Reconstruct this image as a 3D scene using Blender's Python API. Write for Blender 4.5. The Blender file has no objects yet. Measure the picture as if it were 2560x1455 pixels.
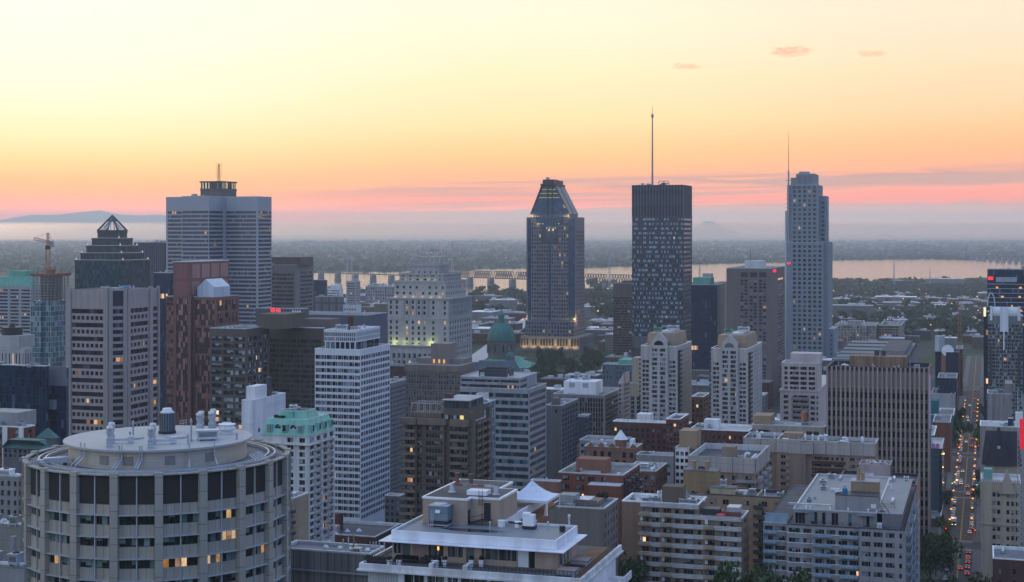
import bpy,math,random
from mathutils import Vector,Matrix
R=math.radians
sc=bpy.context.scene
col=sc.collection
F=3792.0
HY=575.0
EYE=142.0
AZ=R(17.4)
# -- camera
cam=bpy.data.objects.new("camera",bpy.data.cameras.new("camera"))
col.objects.link(cam)
cam.location=(0,0,EYE)
cam.rotation_euler=(R(90),0,0)
cam.data.sensor_width=36
cam.data.lens=F/2560*36
cam.data.shift_y=-(727.5-HY)/2560
cam.data.clip_start=1
cam.data.clip_end=200000
sc.camera=cam
sc.view_settings.view_transform='Standard'
sc.view_settings.look='None'
sc.view_settings.exposure=0.0
sc.view_settings.gamma=1
sc.render.engine='CYCLES'
cy=sc.cycles
cy.use_denoising=True
cy.denoiser='OPENIMAGEDENOISE'
cy.max_bounces=8;cy.diffuse_bounces=3;cy.glossy_bounces=3;cy.volume_bounces=4;cy.transmission_bounces=3
cy.sample_clamp_indirect=3.0
cy.caustics_reflective=False;cy.caustics_refractive=False
def lin(c):
 return tuple((x/12.92 if x<=.04045 else((x+.055)/1.055)**2.4)for x in[v/255 for v in c])
 # -- node helper
class G:
 def __init__(s,nt):
  s.nt=nt
 def n(s,t,**k):
  nd=s.nt.nodes.new('ShaderNode'+t)
  for a,b in k.items():
   if a.startswith('i_'):
    key=a[2:]
    key=int(key)if key.isdigit()else key.replace('_',' ')
    s.set(nd,key,b)
   else:
    setattr(nd,a,b)
  return nd
 def set(s,nd,key,b):
  sock=nd.inputs[key]
  if isinstance(b,bpy.types.NodeSocket):
   s.nt.links.new(b,sock)
  elif isinstance(b,bpy.types.Node):
   s.nt.links.new(b.outputs[0],sock)
  else:
   if sock.type=='RGBA' and len(b)==3:b=tuple(b)+(1,)
   sock.default_value=b
 def m(s,op,a,b=None,c=None,clamp=False):
  nd=s.n('Math',operation=op,use_clamp=clamp)
  s.set(nd,0,a)
  if b is not None:s.set(nd,1,b)
  if c is not None:s.set(nd,2,c)
  return nd.outputs[0]
 def ss(s,x,lo,hi):
  nd=s.n('MapRange',interpolation_type='SMOOTHSTEP')
  s.set(nd,0,x);s.set(nd,1,lo);s.set(nd,2,hi);s.set(nd,3,0.0);s.set(nd,4,1.0)
  return nd.outputs[0]
 def mix(s,f,a,b,mode='MIX'):
  nd=s.n('MixRGB',blend_type=mode)
  s.set(nd,0,f);s.set(nd,1,a);s.set(nd,2,b)
  return nd.outputs[0]
 def ramp(s,x,pts,interp='LINEAR'):
  nd=s.n('ValToRGB');cr=nd.color_ramp;cr.interpolation=interp
  while len(cr.elements)<len(pts):cr.elements.new(0.5)
  for e,(p,c)in zip(cr.elements,sorted(pts)):
   e.position=p;e.color=tuple(c)+((1,)if len(c)==3 else())
  s.set(nd,0,x)
  return nd.outputs[0]
  # -- sky
w=bpy.data.worlds.new("World");sc.world=w;w.use_nodes=True
w.node_tree.nodes.clear()
g=G(w.node_tree)
tc=g.n('TexCoord')
sep=g.n('SeparateXYZ',i_0=tc.outputs['Generated'])
X,Y,Z=sep.outputs
az=g.m('ARCTAN2',X,Y)
el=g.m('ARCSINE',Z)
t=g.m('DIVIDE',el,0.16,clamp=True)
def yy(y):return max(0.0,min(1.0,math.atan((HY-y)/F)/0.16))
left=g.ramp(t,[(yy(575),lin((243,178,150))),(yy(540),lin((252,170,138))),(yy(500),lin((255,180,136))),(yy(460),lin((255,192,138))),(yy(415),lin((255,214,148))),(yy(350),lin((255,236,180))),(yy(250),lin((255,249,212))),(yy(120),lin((255,253,229))),(1.0,lin((255,253,236)))])
midr=g.ramp(t,[(yy(575),lin((222,180,160))),(yy(530),lin((240,172,150))),(yy(490),lin((254,178,144))),(yy(440),lin((255,184,138))),(yy(380),lin((255,205,140))),(yy(300),lin((255,227,170))),(yy(180),lin((255,239,194))),(yy(60),lin((255,245,214))),(1.0,lin((253,243,220)))])
right=g.ramp(t,[(yy(575),lin((206,180,165))),(yy(520),lin((222,170,158))),(yy(480),lin((248,170,150))),(yy(420),lin((252,180,140))),(yy(360),lin((254,194,138))),(yy(280),lin((254,213,164))),(yy(160),lin((254,225,188))),(yy(40),lin((254,231,203))),(1.0,lin((248,228,204)))])
base=g.mix(g.ss(az,-0.30,0.02),left,midr)
base=g.mix(g.ss(az,0.0,0.32),base,right)
cv=g.n('CombineXYZ',i_0=g.m('MULTIPLY',az,7.0),i_1=g.m('MULTIPLY',el,95.0),i_2=0.3)
n1=g.n('TexNoise',i_Vector=cv.outputs[0],i_Scale=1.0,i_Detail=5.0,i_Roughness=.55,i_Distortion=.35)
cv2=g.n('CombineXYZ',i_0=g.m('MULTIPLY',az,34.0),i_1=g.m('MULTIPLY',el,170.0),i_2=2.1)
n2=g.n('TexNoise',i_Vector=cv2.outputs[0],i_Scale=1.0,i_Detail=4.0,i_Roughness=.5)
edge=g.m('ADD',g.m('MULTIPLY',g.m('SUBTRACT',n1.outputs[0],.5),.022),g.m('MULTIPLY',g.m('SUBTRACT',n2.outputs[0],.5),.004))
elw=g.m('ADD',el,edge)
top=g.m('ADD',0.0335,g.m('MULTIPLY',az,0.028))
bot=g.m('ADD',0.0215,g.m('MULTIPLY',az,0.022))
sheet=g.m('MULTIPLY',g.ss(elw,bot,g.m('ADD',bot,.006)),g.m('SUBTRACT',1.0,g.ss(elw,g.m('SUBTRACT',top,.003),top)))
sheet=g.m('MULTIPLY',sheet,g.ss(az,-0.22,0.10))
streak=g.ss(n1.outputs[0],.40,.56)
sheet=g.m('MULTIPLY',sheet,g.m('ADD',.18,g.m('MULTIPLY',streak,.82)))
c1=g.mix(g.m('MULTIPLY',sheet,.92),base,lin((203,163,152)))
pk=g.m('MULTIPLY',g.ss(elw,.014,.019),g.m('SUBTRACT',1.0,g.ss(elw,.021,.030)))
pk=g.m('MULTIPLY',pk,g.ss(az,-0.22,-0.02))
c2=g.mix(g.m('MULTIPLY',pk,.6),c1,lin((255,156,138)))
cv3=g.n('CombineXYZ',i_0=g.m('MULTIPLY',az,5.0),i_1=g.m('ADD',g.m('MULTIPLY',el,300.0),g.m('MULTIPLY',az,-6.0)),i_2=7.7)
n3=g.n('TexNoise',i_Vector=cv3.outputs[0],i_Scale=1.0,i_Detail=5.0,i_Roughness=.5,i_Distortion=.6)
sk=g.m('MULTIPLY',g.ss(n3.outputs[0],.47,.60),g.m('MULTIPLY',g.ss(el,.010,.016),g.m('SUBTRACT',1.0,g.ss(el,g.m('ADD',.030,g.m('MULTIPLY',az,.03)),g.m('ADD',.036,g.m('MULTIPLY',az,.04))))))
sk=g.m('MULTIPLY',sk,g.ss(az,-.19,-.02))
c2=g.mix(g.m('MULTIPLY',sk,.82),c2,lin((206,168,154)))
wv=g.n('TexNoise',noise_dimensions='1D',i_W=g.m('MULTIPLY',az,26.0),i_Scale=1.0,i_Detail=5.0,i_Roughness=.6)
btop=g.m('ADD',g.m('ADD',0.0105,g.m('MULTIPLY',az,0.013)),g.m('MULTIPLY',wv.outputs[0],0.006))
bank=g.m('SUBTRACT',1.0,g.ss(g.m('ADD',el,g.m('MULTIPLY',g.m('SUBTRACT',n2.outputs[0],.5),.003)),g.m('SUBTRACT',btop,.0012),g.m('ADD',btop,.0012)))
bank=g.m('MULTIPLY',bank,g.ss(az,-0.20,0.02))
bankc=g.ramp(g.m('DIVIDE',el,0.02,clamp=True),[(0,lin((212,184,168))),(.45,lin((206,182,168))),(1,lin((186,166,164)))])
c3=g.mix(g.m('MULTIPLY',bank,.85),c2,bankc)
def puff(px,py,rx,ry,c):
 a0=math.atan((px-1280)/F);e0=math.atan((HY-py)/F*math.cos(a0))
 dx=g.m('DIVIDE',g.m('SUBTRACT',az,a0),rx/F)
 dy=g.m('DIVIDE',g.m('SUBTRACT',el,e0),ry/F)
 r2=g.m('ADD',g.m('MULTIPLY',dx,dx),g.m('MULTIPLY',dy,dy))
 pv=g.n('CombineXYZ',i_0=g.m('MULTIPLY',az,210.0),i_1=g.m('MULTIPLY',el,640.0),i_2=px*.013)
 nn=g.n('TexNoise',i_Vector=pv.outputs[0],i_Scale=1.0,i_Detail=6.0,i_Roughness=.68)
 k=g.m('SUBTRACT',g.m('MULTIPLY',nn.outputs[0],2.3),g.m('ADD',.62,g.m('MULTIPLY',r2,.62)))
 return g.m('MULTIPLY',g.ss(k,-.15,.65),c)
for a in((1978,128,58,15,.75),(1716,166,46,9,.6),(2180,134,38,10,.55)):
 c3=g.mix(puff(*a),c3,lin((244,184,150)))
path=g.m('MINIMUM',g.m('DIVIDE',433.0,g.m('MAXIMUM',el,.001)),30000.0)
T_=g.m('EXPONENT',g.m('MULTIPLY',path,-5.8e-5))
hz=g.n('VectorMath',operation='SCALE',i_0=(.36,.37,.40),i_Scale=g.m('SUBTRACT',1.0,T_))
df=g.n('VectorMath',operation='SUBTRACT',i_0=c3,i_1=hz.outputs[0])
c3=g.n('VectorMath',operation='MAXIMUM',i_0=g.n('VectorMath',operation='SCALE',i_0=df.outputs[0],i_Scale=g.m('DIVIDE',1.0,T_)).outputs[0],i_1=(.02,.02,.02)).outputs[0]
over=g.ramp(g.m('DIVIDE',el,math.pi/2,clamp=True),[(0.05,(1.0,.93,.72)),(0.16,(.98,.94,.84)),(.36,(.60,.74,.96)),(1,(.31,.50,.96))])
back0=g.ramp(g.m('DIVIDE',el,math.pi/2,clamp=True),[(0,(.40,.54,.78)),(0.12,(.46,.65,1.02)),(.5,(.36,.57,1.04)),(1,(.31,.50,.96))])
side=g.ss(g.m('SINE',az),-.75,.95)
back=g.mix(1.0,back0,g.mix(side,(1.66,1.36,1.10),(.52,.68,.94)),'MULTIPLY')
front=g.mix(g.ss(el,.14,.30),c3,over)
absaz=g.m('ABSOLUTE',az)
skyc=g.mix(g.ss(absaz,.9,2.0),front,back)
skyc=g.mix(g.ss(el,-.03,-.002),(.10,.11,.13),skyc)
bg=g.n('Background',i_Color=skyc,i_Strength=1.06)
g.n('OutputWorld',i_Surface=bg.outputs[0])
w.cycles.sampling_method='MANUAL';w.cycles.sample_map_resolution=1024
# -- sun, still at the horizon
sun=bpy.data.lights.new("sun",'SUN');sun.energy=0.7;sun.angle=R(4);sun.color=(1,.72,.45)
so=bpy.data.objects.new("sun",sun);col.objects.link(so)
sd=Vector((math.sin(R(-24))*math.cos(R(4)),math.cos(R(-24))*math.cos(R(4)),math.sin(R(4))))
so.rotation_euler=sd.to_track_quat('Z','Y').to_euler()
# -- materials
MATS={}
def pmat(name):
 m=bpy.data.materials.new(name);m.use_nodes=True;m.node_tree.nodes.clear()
 return m,G(m.node_tree)
def wall(name,c,var=.18,scale=.12,rough=.85,joint=None,jd=.72,streak=.2,c2=None,metal=0.0,sheen=.3):
 """mineral, metal or painted surface: broad blotches, fine grain, faint run-off streaks and panel joints"""
 if name in MATS:return MATS[name]
 m,g=pmat(name);MATS[name]=m
 tc=g.n('TexCoord');ob=tc.outputs['Object']
 n1=g.n('TexNoise',i_Vector=ob,i_Scale=scale,i_Detail=6.0,i_Roughness=.62)
 mp=g.n('Mapping',i_Vector=ob,i_Scale=(.5,.5,.022))
 n2=g.n('TexNoise',i_Vector=mp.outputs[0],i_Scale=1.0,i_Detail=3.0)
 n3=g.n('TexNoise',i_Vector=ob,i_Scale=scale*14,i_Detail=2.0)
 f=g.m('ADD',1-var-streak/2-.05,g.m('MULTIPLY',n1.outputs[0],2*var))
 f=g.m('ADD',f,g.m('MULTIPLY',g.ss(n2.outputs[0],.33,.62),streak));f=g.m('ADD',f,g.m('MULTIPLY',n3.outputs[0],.1))
 oi=g.n('ObjectInfo')
 f=g.m('MULTIPLY',f,g.m('ADD',.96,g.m('MULTIPLY',oi.outputs['Random'],.08)))
 bc=c if c2 is None else g.mix(g.ss(n1.outputs[0],.42,.6),c,c2)
 colr=g.mix(1.0,bc,g.n('CombineColor',i_0=f,i_1=f,i_2=f).outputs[0],'MULTIPLY')
 if joint:
  br=g.n('TexBrick',i_Vector=g.n('UVMap').outputs[0],i_Scale=1.0,i_Mortar_Size=joint[2]if len(joint)>2 else .05,i_Brick_Width=joint[0],i_Row_Height=joint[1],i_Color1=(1,1,1),i_Color2=(.92,.92,.92),i_Mortar=(jd,jd,jd),offset=joint[3]if len(joint)>3 else 0.0)
  colr=g.mix(1.0,colr,br.outputs[0],'MULTIPLY')
 rr=g.m('ADD',rough-.08,g.m('MULTIPLY',n1.outputs[0],.16))
 b=g.n('BsdfPrincipled',i_Base_Color=colr,i_Roughness=rr,i_Metallic=metal)
 b.inputs['Specular IOR Level'].default_value=sheen
 g.n('OutputMaterial',i_Surface=b.outputs[0])
 return m
def glass(name,per=1.5,vper=None,lit=.03,blind=.25,dark=(.010,.018,.036),blindc=(.30,.34,.36),fr=(.10,.11,.12),fw=.06,litc=(1,.42,.10),lits=1.1,rough=.05,ior=1.45,hb=None):
 """window glass: every light of it gets its own blind, its own darkness, a few are lit; UVs are metres"""
 if name in MATS:return MATS[name]
 m,g=pmat(name);MATS[name]=m
 uv=g.n('SeparateXYZ',i_0=g.n('UVMap').outputs[0])
 u=g.m('DIVIDE',uv.outputs[0],per)
 v=g.m('DIVIDE',uv.outputs[1],vper)if vper else None
 oi=g.n('ObjectInfo').outputs['Random'];isl=g.n('NewGeometry').outputs['Random Per Island']
 seed=g.m('ADD',g.m('MULTIPLY',oi,917.0),g.m('MULTIPLY',isl,511.0))
 cu=g.m('FLOOR',u)
 cvv=g.m('FLOOR',v)if vper else 0.0
 wn=g.n('TexWhiteNoise',noise_dimensions='3D',i_Vector=g.n('CombineXYZ',i_0=cu,i_1=cvv,i_2=seed).outputs[0])
 wc=g.n('SeparateColor',i_0=wn.outputs[1])
 r1,r2,r3=wc.outputs
 wf=g.n('TexWhiteNoise',noise_dimensions='2D',i_Vector=g.n('CombineXYZ',i_0=g.m('FLOOR',g.m('DIVIDE',u,4.0)),i_1=g.m('ADD',seed,cvv)).outputs[0]).outputs[0]
 fu=g.m('FRACT',u)
 isb=g.m('LESS_THAN',r1,blind)
 if hb:
  drop=g.m('GREATER_THAN',g.m('DIVIDE',uv.outputs[1],hb),g.m('SUBTRACT',1.0,g.m('ADD',.25,g.m('MULTIPLY',r3,1.1))))
  isb=g.m('MULTIPLY',isb,drop)
 bcol=g.mix(r2,blindc,tuple(x*.45 for x in blindc))
 dcol=g.mix(r3,tuple(x*.5 for x in dark),tuple(x*1.7 for x in dark))
 nz=g.n('TexNoise',i_Vector=g.n('CombineXYZ',i_0=g.m('MULTIPLY',u,1.7),i_1=uv.outputs[1],i_2=seed).outputs[0],i_Scale=1.3,i_Detail=3.0)
 dcol=g.mix(g.m('MULTIPLY',g.ss(nz.outputs[0],.5,.75),.35),dcol,tuple(x*.5 for x in blindc))
 c=g.mix(isb,dcol,bcol)
 halfw=fw/per/2
 fm=g.m('MAXIMUM',g.m('LESS_THAN',fu,halfw),g.m('GREATER_THAN',fu,1-halfw))
 if vper:
  fv=g.m('FRACT',v);hv=fw/vper/2
  fm=g.m('MAXIMUM',fm,g.m('MAXIMUM',g.m('LESS_THAN',fv,hv),g.m('GREATER_THAN',fv,1-hv)))
 c=g.mix(fm,c,fr)
 isl2=g.m('MULTIPLY',g.m('LESS_THAN',wf,lit*2.2),g.m('LESS_THAN',r2,.55))
 isl2=g.m('MULTIPLY',isl2,g.m('SUBTRACT',1.0,fm))
 es=g.m('MULTIPLY',isl2,g.m('MULTIPLY',lits,g.m('MULTIPLY',g.m('ADD',.25,r3),g.m('ADD',.2,g.m('MULTIPLY',nz.outputs[0],1.2)))))
 b=g.n('BsdfPrincipled',i_Base_Color=c,i_Roughness=g.m('ADD',rough,g.m('MULTIPLY',isb,.12)),i_IOR=ior,i_Emission_Color=g.mix(g.m('MULTIPLY',r3,.7),litc,(1,.80,.52)),i_Emission_Strength=es)
 bp=g.n('Bump',i_Strength=.04,i_Distance=.3,i_Height=g.m('ADD',nz.outputs[0],g.m('MULTIPLY',r1,2.0)))
 g.nt.links.new(bp.outputs[0],b.inputs['Normal'])
 g.n('OutputMaterial',i_Surface=b.outputs[0])
 m.cycles.emission_sampling='NONE'
 return m
def glow(name,c,s):
 if name in MATS:return MATS[name]
 m,g=pmat(name);MATS[name]=m
 g.n('OutputMaterial',i_Surface=g.n('Emission',i_Color=c,i_Strength=s).outputs[0])
 m.cycles.emission_sampling='NONE'
 return m
def leafmat(name,c,c2):
 m,g=pmat(name);MATS[name]=m
 r=g.n('NewGeometry').outputs['Random Per Island']
 oi=g.n('ObjectInfo').outputs['Random']
 ob=g.n('TexCoord').outputs['Object']
 n=g.n('TexNoise',i_Vector=ob,i_Scale=.25,i_Detail=3.0)
 cc=g.mix(g.m('ADD',g.m('MULTIPLY',r,.45),g.m('MULTIPLY',g.ss(n.outputs[0],.35,.65),.55)),c,c2)
 cc=g.mix(g.m('MULTIPLY',oi,.4),cc,tuple(x*.6 for x in c))
 b=g.n('BsdfPrincipled',i_Base_Color=cc,i_Roughness=.7)
 g.n('OutputMaterial',i_Surface=b.outputs[0])
 return m
 # -- mesh builder
class MB:
 def __init__(s):s.v=[];s.f=[];s.uv=[]
 def quad(s,*p,uv=None):
  i=len(s.v);s.v+=[tuple(x)for x in p];s.f.append(tuple(range(i,i+len(p))))
  if uv is None:
   n=(Vector(p[1])-Vector(p[0])).cross(Vector(p[2])-Vector(p[0]))
   if abs(n.z)>.8*(n.length+1e-9):uv=[(q[0],q[1])for q in p]
   elif abs(n.x)>abs(n.y):uv=[(q[1],q[2])for q in p]
   else:uv=[(q[0],q[2])for q in p]
  s.uv+=uv
  return s
 def box(s,x0,x1,y0,y1,z0,z1,bottom=True):
  a,b,c,d=(x0,y0),(x1,y0),(x1,y1),(x0,y1)
  s.prism((a,b,c,d),z0,z1,bottom);return s
 def prism(s,pts,z0,z1,bottom=True,top=True,s1=None):
  p2=s1 or pts;n=len(pts)
  for i in range(n):
   j=(i+1)%n
   L=math.hypot(pts[j][0]-pts[i][0],pts[j][1]-pts[i][1])
   s.quad((*pts[i],z0),(*pts[j],z0),(*p2[j],z1),(*p2[i],z1),uv=[(0,z0),(L,z0),(L,z1),(0,z1)])
  if top:s.quad(*[(*p,z1)for p in p2])
  if bottom:s.quad(*[(*p,z0)for p in reversed(pts)])
  return s
 def cyl(s,cx,cy,r,z0,z1,n=12,r2=None,bottom=False):
  r2=r if r2 is None else r2
  a=[(cx+r*math.cos(k*2*math.pi/n),cy+r*math.sin(k*2*math.pi/n))for k in range(n)]
  b=[(cx+r2*math.cos(k*2*math.pi/n),cy+r2*math.sin(k*2*math.pi/n))for k in range(n)]
  return s.prism(a,z0,z1,bottom,r2>1e-4,b)
 def lathe(s,cx,cy,prof,n=16):
  for(r0,z0),(r1,z1)in zip(prof,prof[1:]):
   s.cyl(cx,cy,max(r0,1e-3),z0,z1,n,max(r1,1e-3))
  return s
 def tube(s,p,q,r,n=5,r2=None):
  p,q=Vector(p),Vector(q);d=(q-p)
  if d.length<1e-6:return s
  d.normalize();a=d.orthogonal().normalized();b=d.cross(a);r2=r if r2 is None else r2
  P=[p+(a*math.cos(k*2*math.pi/n)+b*math.sin(k*2*math.pi/n))*r for k in range(n)]
  Q=[q+(a*math.cos(k*2*math.pi/n)+b*math.sin(k*2*math.pi/n))*r2 for k in range(n)]
  for k in range(n):
   j=(k+1)%n;s.quad(P[k],P[j],Q[j],Q[k])
  s.quad(*Q);s.quad(*reversed(P));return s
 def mesh(s,name,mat):
  me=bpy.data.meshes.new(name);me.from_pydata(s.v,[],s.f)
  ul=me.uv_layers.new(name="UVMap");ul.data.foreach_set("uv",[c for p in s.uv for c in p])
  if mat:me.materials.append(mat)
  me.update();return me
 def build(s,name,mat,parent=None,loc=(0,0,0),rz=0,label=None):
  if not s.f:return None
  o=bpy.data.objects.new(name,s.mesh(name,mat));col.objects.link(o)
  o.location=loc;o.rotation_euler=(0,0,rz)
  if parent:o.parent=parent
  if label:o['label']=label
  return o
def tag(o,label,cat,group=None):
 o['label']=label;o['category']=cat
 if group:o['group']=group
 return o
def thing(name,label,cat,loc=(0,0,0),rz=0,group=None):
 o=bpy.data.objects.new(name,None);col.objects.link(o)
 o.location=loc;o.rotation_euler=(0,0,rz);o.empty_display_size=3
 return tag(o,label,cat,group)
def inst(src,parent,loc,rz=0,name=None,scale=None):
 o=bpy.data.objects.new(name or src.name,src.data if hasattr(src,'data')else src);col.objects.link(o)
 o.location=loc;o.rotation_euler=(0,0,rz)
 if scale:o.scale=scale
 if parent:o.parent=parent
 return o
def P(px,py=None,d=None,z=None):
 """world point on the ray of photo pixel (px, py) at forward distance d (or where it meets height z)"""
 if d is None:d=(EYE-z)/(py-HY)*F
 return Vector(((px-1280)/F*d,d,EYE-(py-HY)/F*d if z is None else z))
def gz(py,d):return EYE-(py-HY)/F*d
SX,CX=math.sin(AZ),math.cos(AZ)
# -- building kit
PANE={}
def pane_mesh(wd,ht,mat,depth=0):
 k=(round(wd,2),round(ht,2),mat.name)
 if k not in PANE:
  PANE[k]=MB().quad((0,0,0),(wd,0,0),(wd,0,ht),(0,0,ht),uv=[(0,0),(wd,0),(wd,ht),(0,ht)]).mesh("window",mat)
 return PANE[k]
class Bld:
 """one building on the street grid: local x runs along the front (near corner at 0, front towards -x), local y away from the viewer"""
 def __init__(s,name,label,xl,xc,xr,ytop,d,cat="building",group=None,rz=None):
  s.xc,s.d=xc,d
  C=P(xc,HY,d);s.C=Vector((C.x,C.y,0));s.rz=-AZ if rz is None else rz
  s.cx,s.sx=math.cos(s.rz),-math.sin(s.rz)
  s.root=thing(name,label,cat,s.C,s.rz,group)
  s.W=s.w_at(xl);s.L=s.l_at(xr)if xr>xc else 20.0
  if xc>2300:s.L=min(s.L,40.0)
  s.H=gz(ytop,d);s.panes=[];s.k=d/F
 def w_at(s,px,y=0.0):
  k=(px-1280)/F;ox,oy=s.C.x+y*s.sx,s.C.y+y*s.cx
  return(ox-k*oy)/(s.cx+k*s.sx)
 def l_at(s,px,x=0.0):
  k=(px-1280)/F;ox,oy=s.C.x+x*s.cx,s.C.y-x*s.sx
  return(k*oy-ox)/(s.sx-k*s.cx)
 def depth(s,x,y):return s.C.y-x*s.sx+y*s.cx
 def z(s,py,x=0.0,y=0.0):return gz(py,s.depth(x,y))
 def facade(s,mb,o,ang,W,z0,z1,cols,rows,inset=.35,mat=None,order=0):
  """wall with real openings. o: left end seen from outside (x, y); ang: direction of u in local xy"""
  ux,uy=math.cos(ang),math.sin(ang);nx,ny=uy,-ux
  def pt(a,z,dd=0):return(o[0]+ux*a-nx*dd,o[1]+uy*a-ny*dd,z)
  def q(a,b,c,d,**k):mb.quad(pt(a,c),pt(b,c),pt(b,d),pt(a,d),uv=[(a,c),(b,c),(b,d),(a,d)])
  cur=z0
  for(c,d)in sorted(rows):
   if d>z1 or c<z0:continue
   if c>cur:q(0,W,cur,c)
   ca=0
   for(a,b)in cols:
    if a>ca:q(ca,a,c,d)
    mb.quad(pt(a,c),pt(b,c),pt(b,c,inset),pt(a,c,inset));mb.quad(pt(a,d,inset),pt(b,d,inset),pt(b,d),pt(a,d))
    mb.quad(pt(a,c),pt(a,c,inset),pt(a,d,inset),pt(a,d));mb.quad(pt(b,c,inset),pt(b,c),pt(b,d),pt(b,d,inset))
    if mat:s.panes.append((order,b-a,d-c,pt(a,c,inset),ang,mat))
    ca=b
   if ca<W:q(ca,W,c,d)
   cur=d
  if cur<z1:q(0,W,cur,z1)
 def emit(s,limit=100,name="window"):
  ps=sorted(s.panes,key=lambda p:(-round(p[1]*p[2],1),p[0],-p[3][2]));s.panes=[]
  for i,(od,wd,ht,p,ang,mat)in enumerate(ps[:limit]):
   o=bpy.data.objects.new(name,pane_mesh(wd,ht,mat));col.objects.link(o)
   o.parent=s.root;o.location=p;o.rotation_euler=(0,0,ang)
  rest={}
  for(od,wd,ht,p,ang,mat)in ps[limit:]:
   mb=rest.setdefault(mat.name,(MB(),mat))[0];c,sn=math.cos(ang),math.sin(ang)
   mb.quad(p,(p[0]+c*wd,p[1]+sn*wd,p[2]),(p[0]+c*wd,p[1]+sn*wd,p[2]+ht),(p[0],p[1],p[2]+ht),uv=[(0,0),(wd,0),(wd,ht),(0,ht)])
  for mb,mat in rest.values():
   o=mb.build(name,mat,s.root);o['kind']='stuff'
 def grid(s,W,top,n=0,wf=.7,mt=0,fh=1,wh=.5,rows=10,ml=.0,mr=.0,group=1,gap=0,zmin=1.0,cols=None):
  """px measures -> columns and rows; group>1 splits each bay into narrow lights"""
  k=s.k;a0,a1=ml*W,W-mr*W
  if cols is None:
   cols=[]
   if n==0:cols=[(a0,a1)]
   else:
    cw=(a1-a0)/n
    for i in range(n):
     c0=a0+cw*(i+.5-wf/2);c1=a0+cw*(i+.5+wf/2)
     gw=(c1-c0-gap*cw*(group-1))/group
     for j in range(group):cols.append((c0+j*(gw+gap*cw),c0+j*(gw+gap*cw)+gw))
  rs=[]
  for i in range(rows):
   zt=top-(mt+fh*i)*k;zb=zt-wh*k
   if zb>zmin:rs.append((zb,zt))
  return cols,rs
 def shell(s,mat,front=None,side=None,gmat=None,gside=None,inset=.35,W=None,L=None,H=None,name="wall",x=0.0,y=0.0,z0=0.0,zvis=None):
  W=s.W if W is None else W;L=s.L if L is None else L;H=s.H if H is None else H
  mb=MB()
  for(o,ang,w_,sp,gm,od)in(((x-W,y),0,W,front,gmat,0),((x,y),math.pi/2,L,side,gside or gmat,1),((x,y+L),math.pi,W,None,None,2),((x-W,y+L),-math.pi/2,L,None,None,2)):
   c,r=s.grid(w_,H,**sp)if sp else([],[])
   s.facade(mb,o,ang,w_,z0,H,c,r,inset,gm,od)
  return mb.build(name,mat,s.root)
 def roof(s,mat,cop,W=None,L=None,H=None,x=0.0,y=0.0,ph=.9,t=.45,name="roof"):
  W=s.W if W is None else W;L=s.L if L is None else L;H=s.H if H is None else H
  MB().quad((x-W+.02,y+.02,H-ph),(x-.02,y+.02,H-ph),(x-.02,y+L-.02,H-ph),(x-W+.02,y+L-.02,H-ph)).build(name,mat,s.root)
  mb=MB();e=.07
  for(a,b,c,d)in((x-W-e,x+e,y-e,y+t),(x-W-e,x+e,y+L-t,y+L+e),(x-W-e,x-W+t,y+t,y+L-t),(x-t,x+e,y+t,y+L-t)):
   mb.box(a,b,c,d,H-.22,H+.12)
  for(a,b,c,d)in((x-W+t,x-t,y+t,y+t),(x-t,x-t,y+t,y+L-t),(x-t,x-W+t,y+L-t,y+L-t),(x-W+t,x-W+t,y+L-t,y+t)):
   mb.quad((b,d,H-ph),(a,c,H-ph),(a,c,H-.2),(b,d,H-.2))
  return mb.build("parapet",cop,s.root)
 def box(s,name,mat,x0,x1,y0,y1,z0,z1):
  return MB().box(x0,x1,y0,y1,z0,z1).build(name,mat,s.root)
 def pbox(s,name,mat,xl,xr,y0,dy,z0,ztop_px=None,h=None):
  """box on the roof between two pixel columns, front plane y0"""
  x0,x1=-s.w_at(xl,y0),-s.w_at(xr,y0)
  z1=s.z(ztop_px,x1,y0)if ztop_px else z0+h
  return s.box(name,mat,x0,x1,y0,y0+dy,z0,z1),(x0,x1,z1)
  # -- rooftop plant
def hvac(root,x,y,z,sx,sy,h,mat,fan=True,rz=0):
 mb=MB();e=.06*min(sx,sy)
 mb.box(-sx/2,sx/2,-sy/2,sy/2,.3,h*.82);mb.box(-sx/2-e,sx/2+e,-sy/2-e,sy/2+e,h*.82,h*.9)
 for a in(-.4,.4):
  mb.box(a*sx-.1,a*sx+.1,-sy/2,sy/2,0,.3)
 o=mb.build("air_handler",mat,root,(x,y,z),rz)
 if fan:MB().cyl(0,0,min(sx,sy)*.36,h*.9,h,14).cyl(0,0,min(sx,sy)*.08,h,h*1.05,8).build("fan",MATS['dark_metal'],o)
 g2=MB()
 for i in range(4):g2.box(-sx*.42,sx*.42,-sy/2-.05,-sy/2-.01,h*(.36+i*.1),h*(.41+i*.1))
 g2.build("louvre",MATS['dark_metal'],o);return o
def vent(root,x,y,z,r,h,mat,cap=True):
 mb=MB().cyl(x,y,r*1.7,z,z+h*.12,8).cyl(x,y,r,z+h*.12,z+h,8)
 if cap:mb.cyl(x,y,r*1.7,z+h,z+h*1.06,8).cyl(x,y,r*1.7,z+h*1.06,z+h*1.25,8,r*.3)
 return mb.build("vent_pipe",mat,root)
def dome_vent(root,x,y,z,r,mat):
 return MB().cyl(x,y,r*.7,z,z+r*.7,10).lathe(x,y,[(r*1.1,z+r*.7),(r,z+r*1.1),(r*.75,z+r*1.45),(r*.3,z+r*1.65),(0,z+r*1.7)],12).build("turbine_vent",mat,root)
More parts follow.
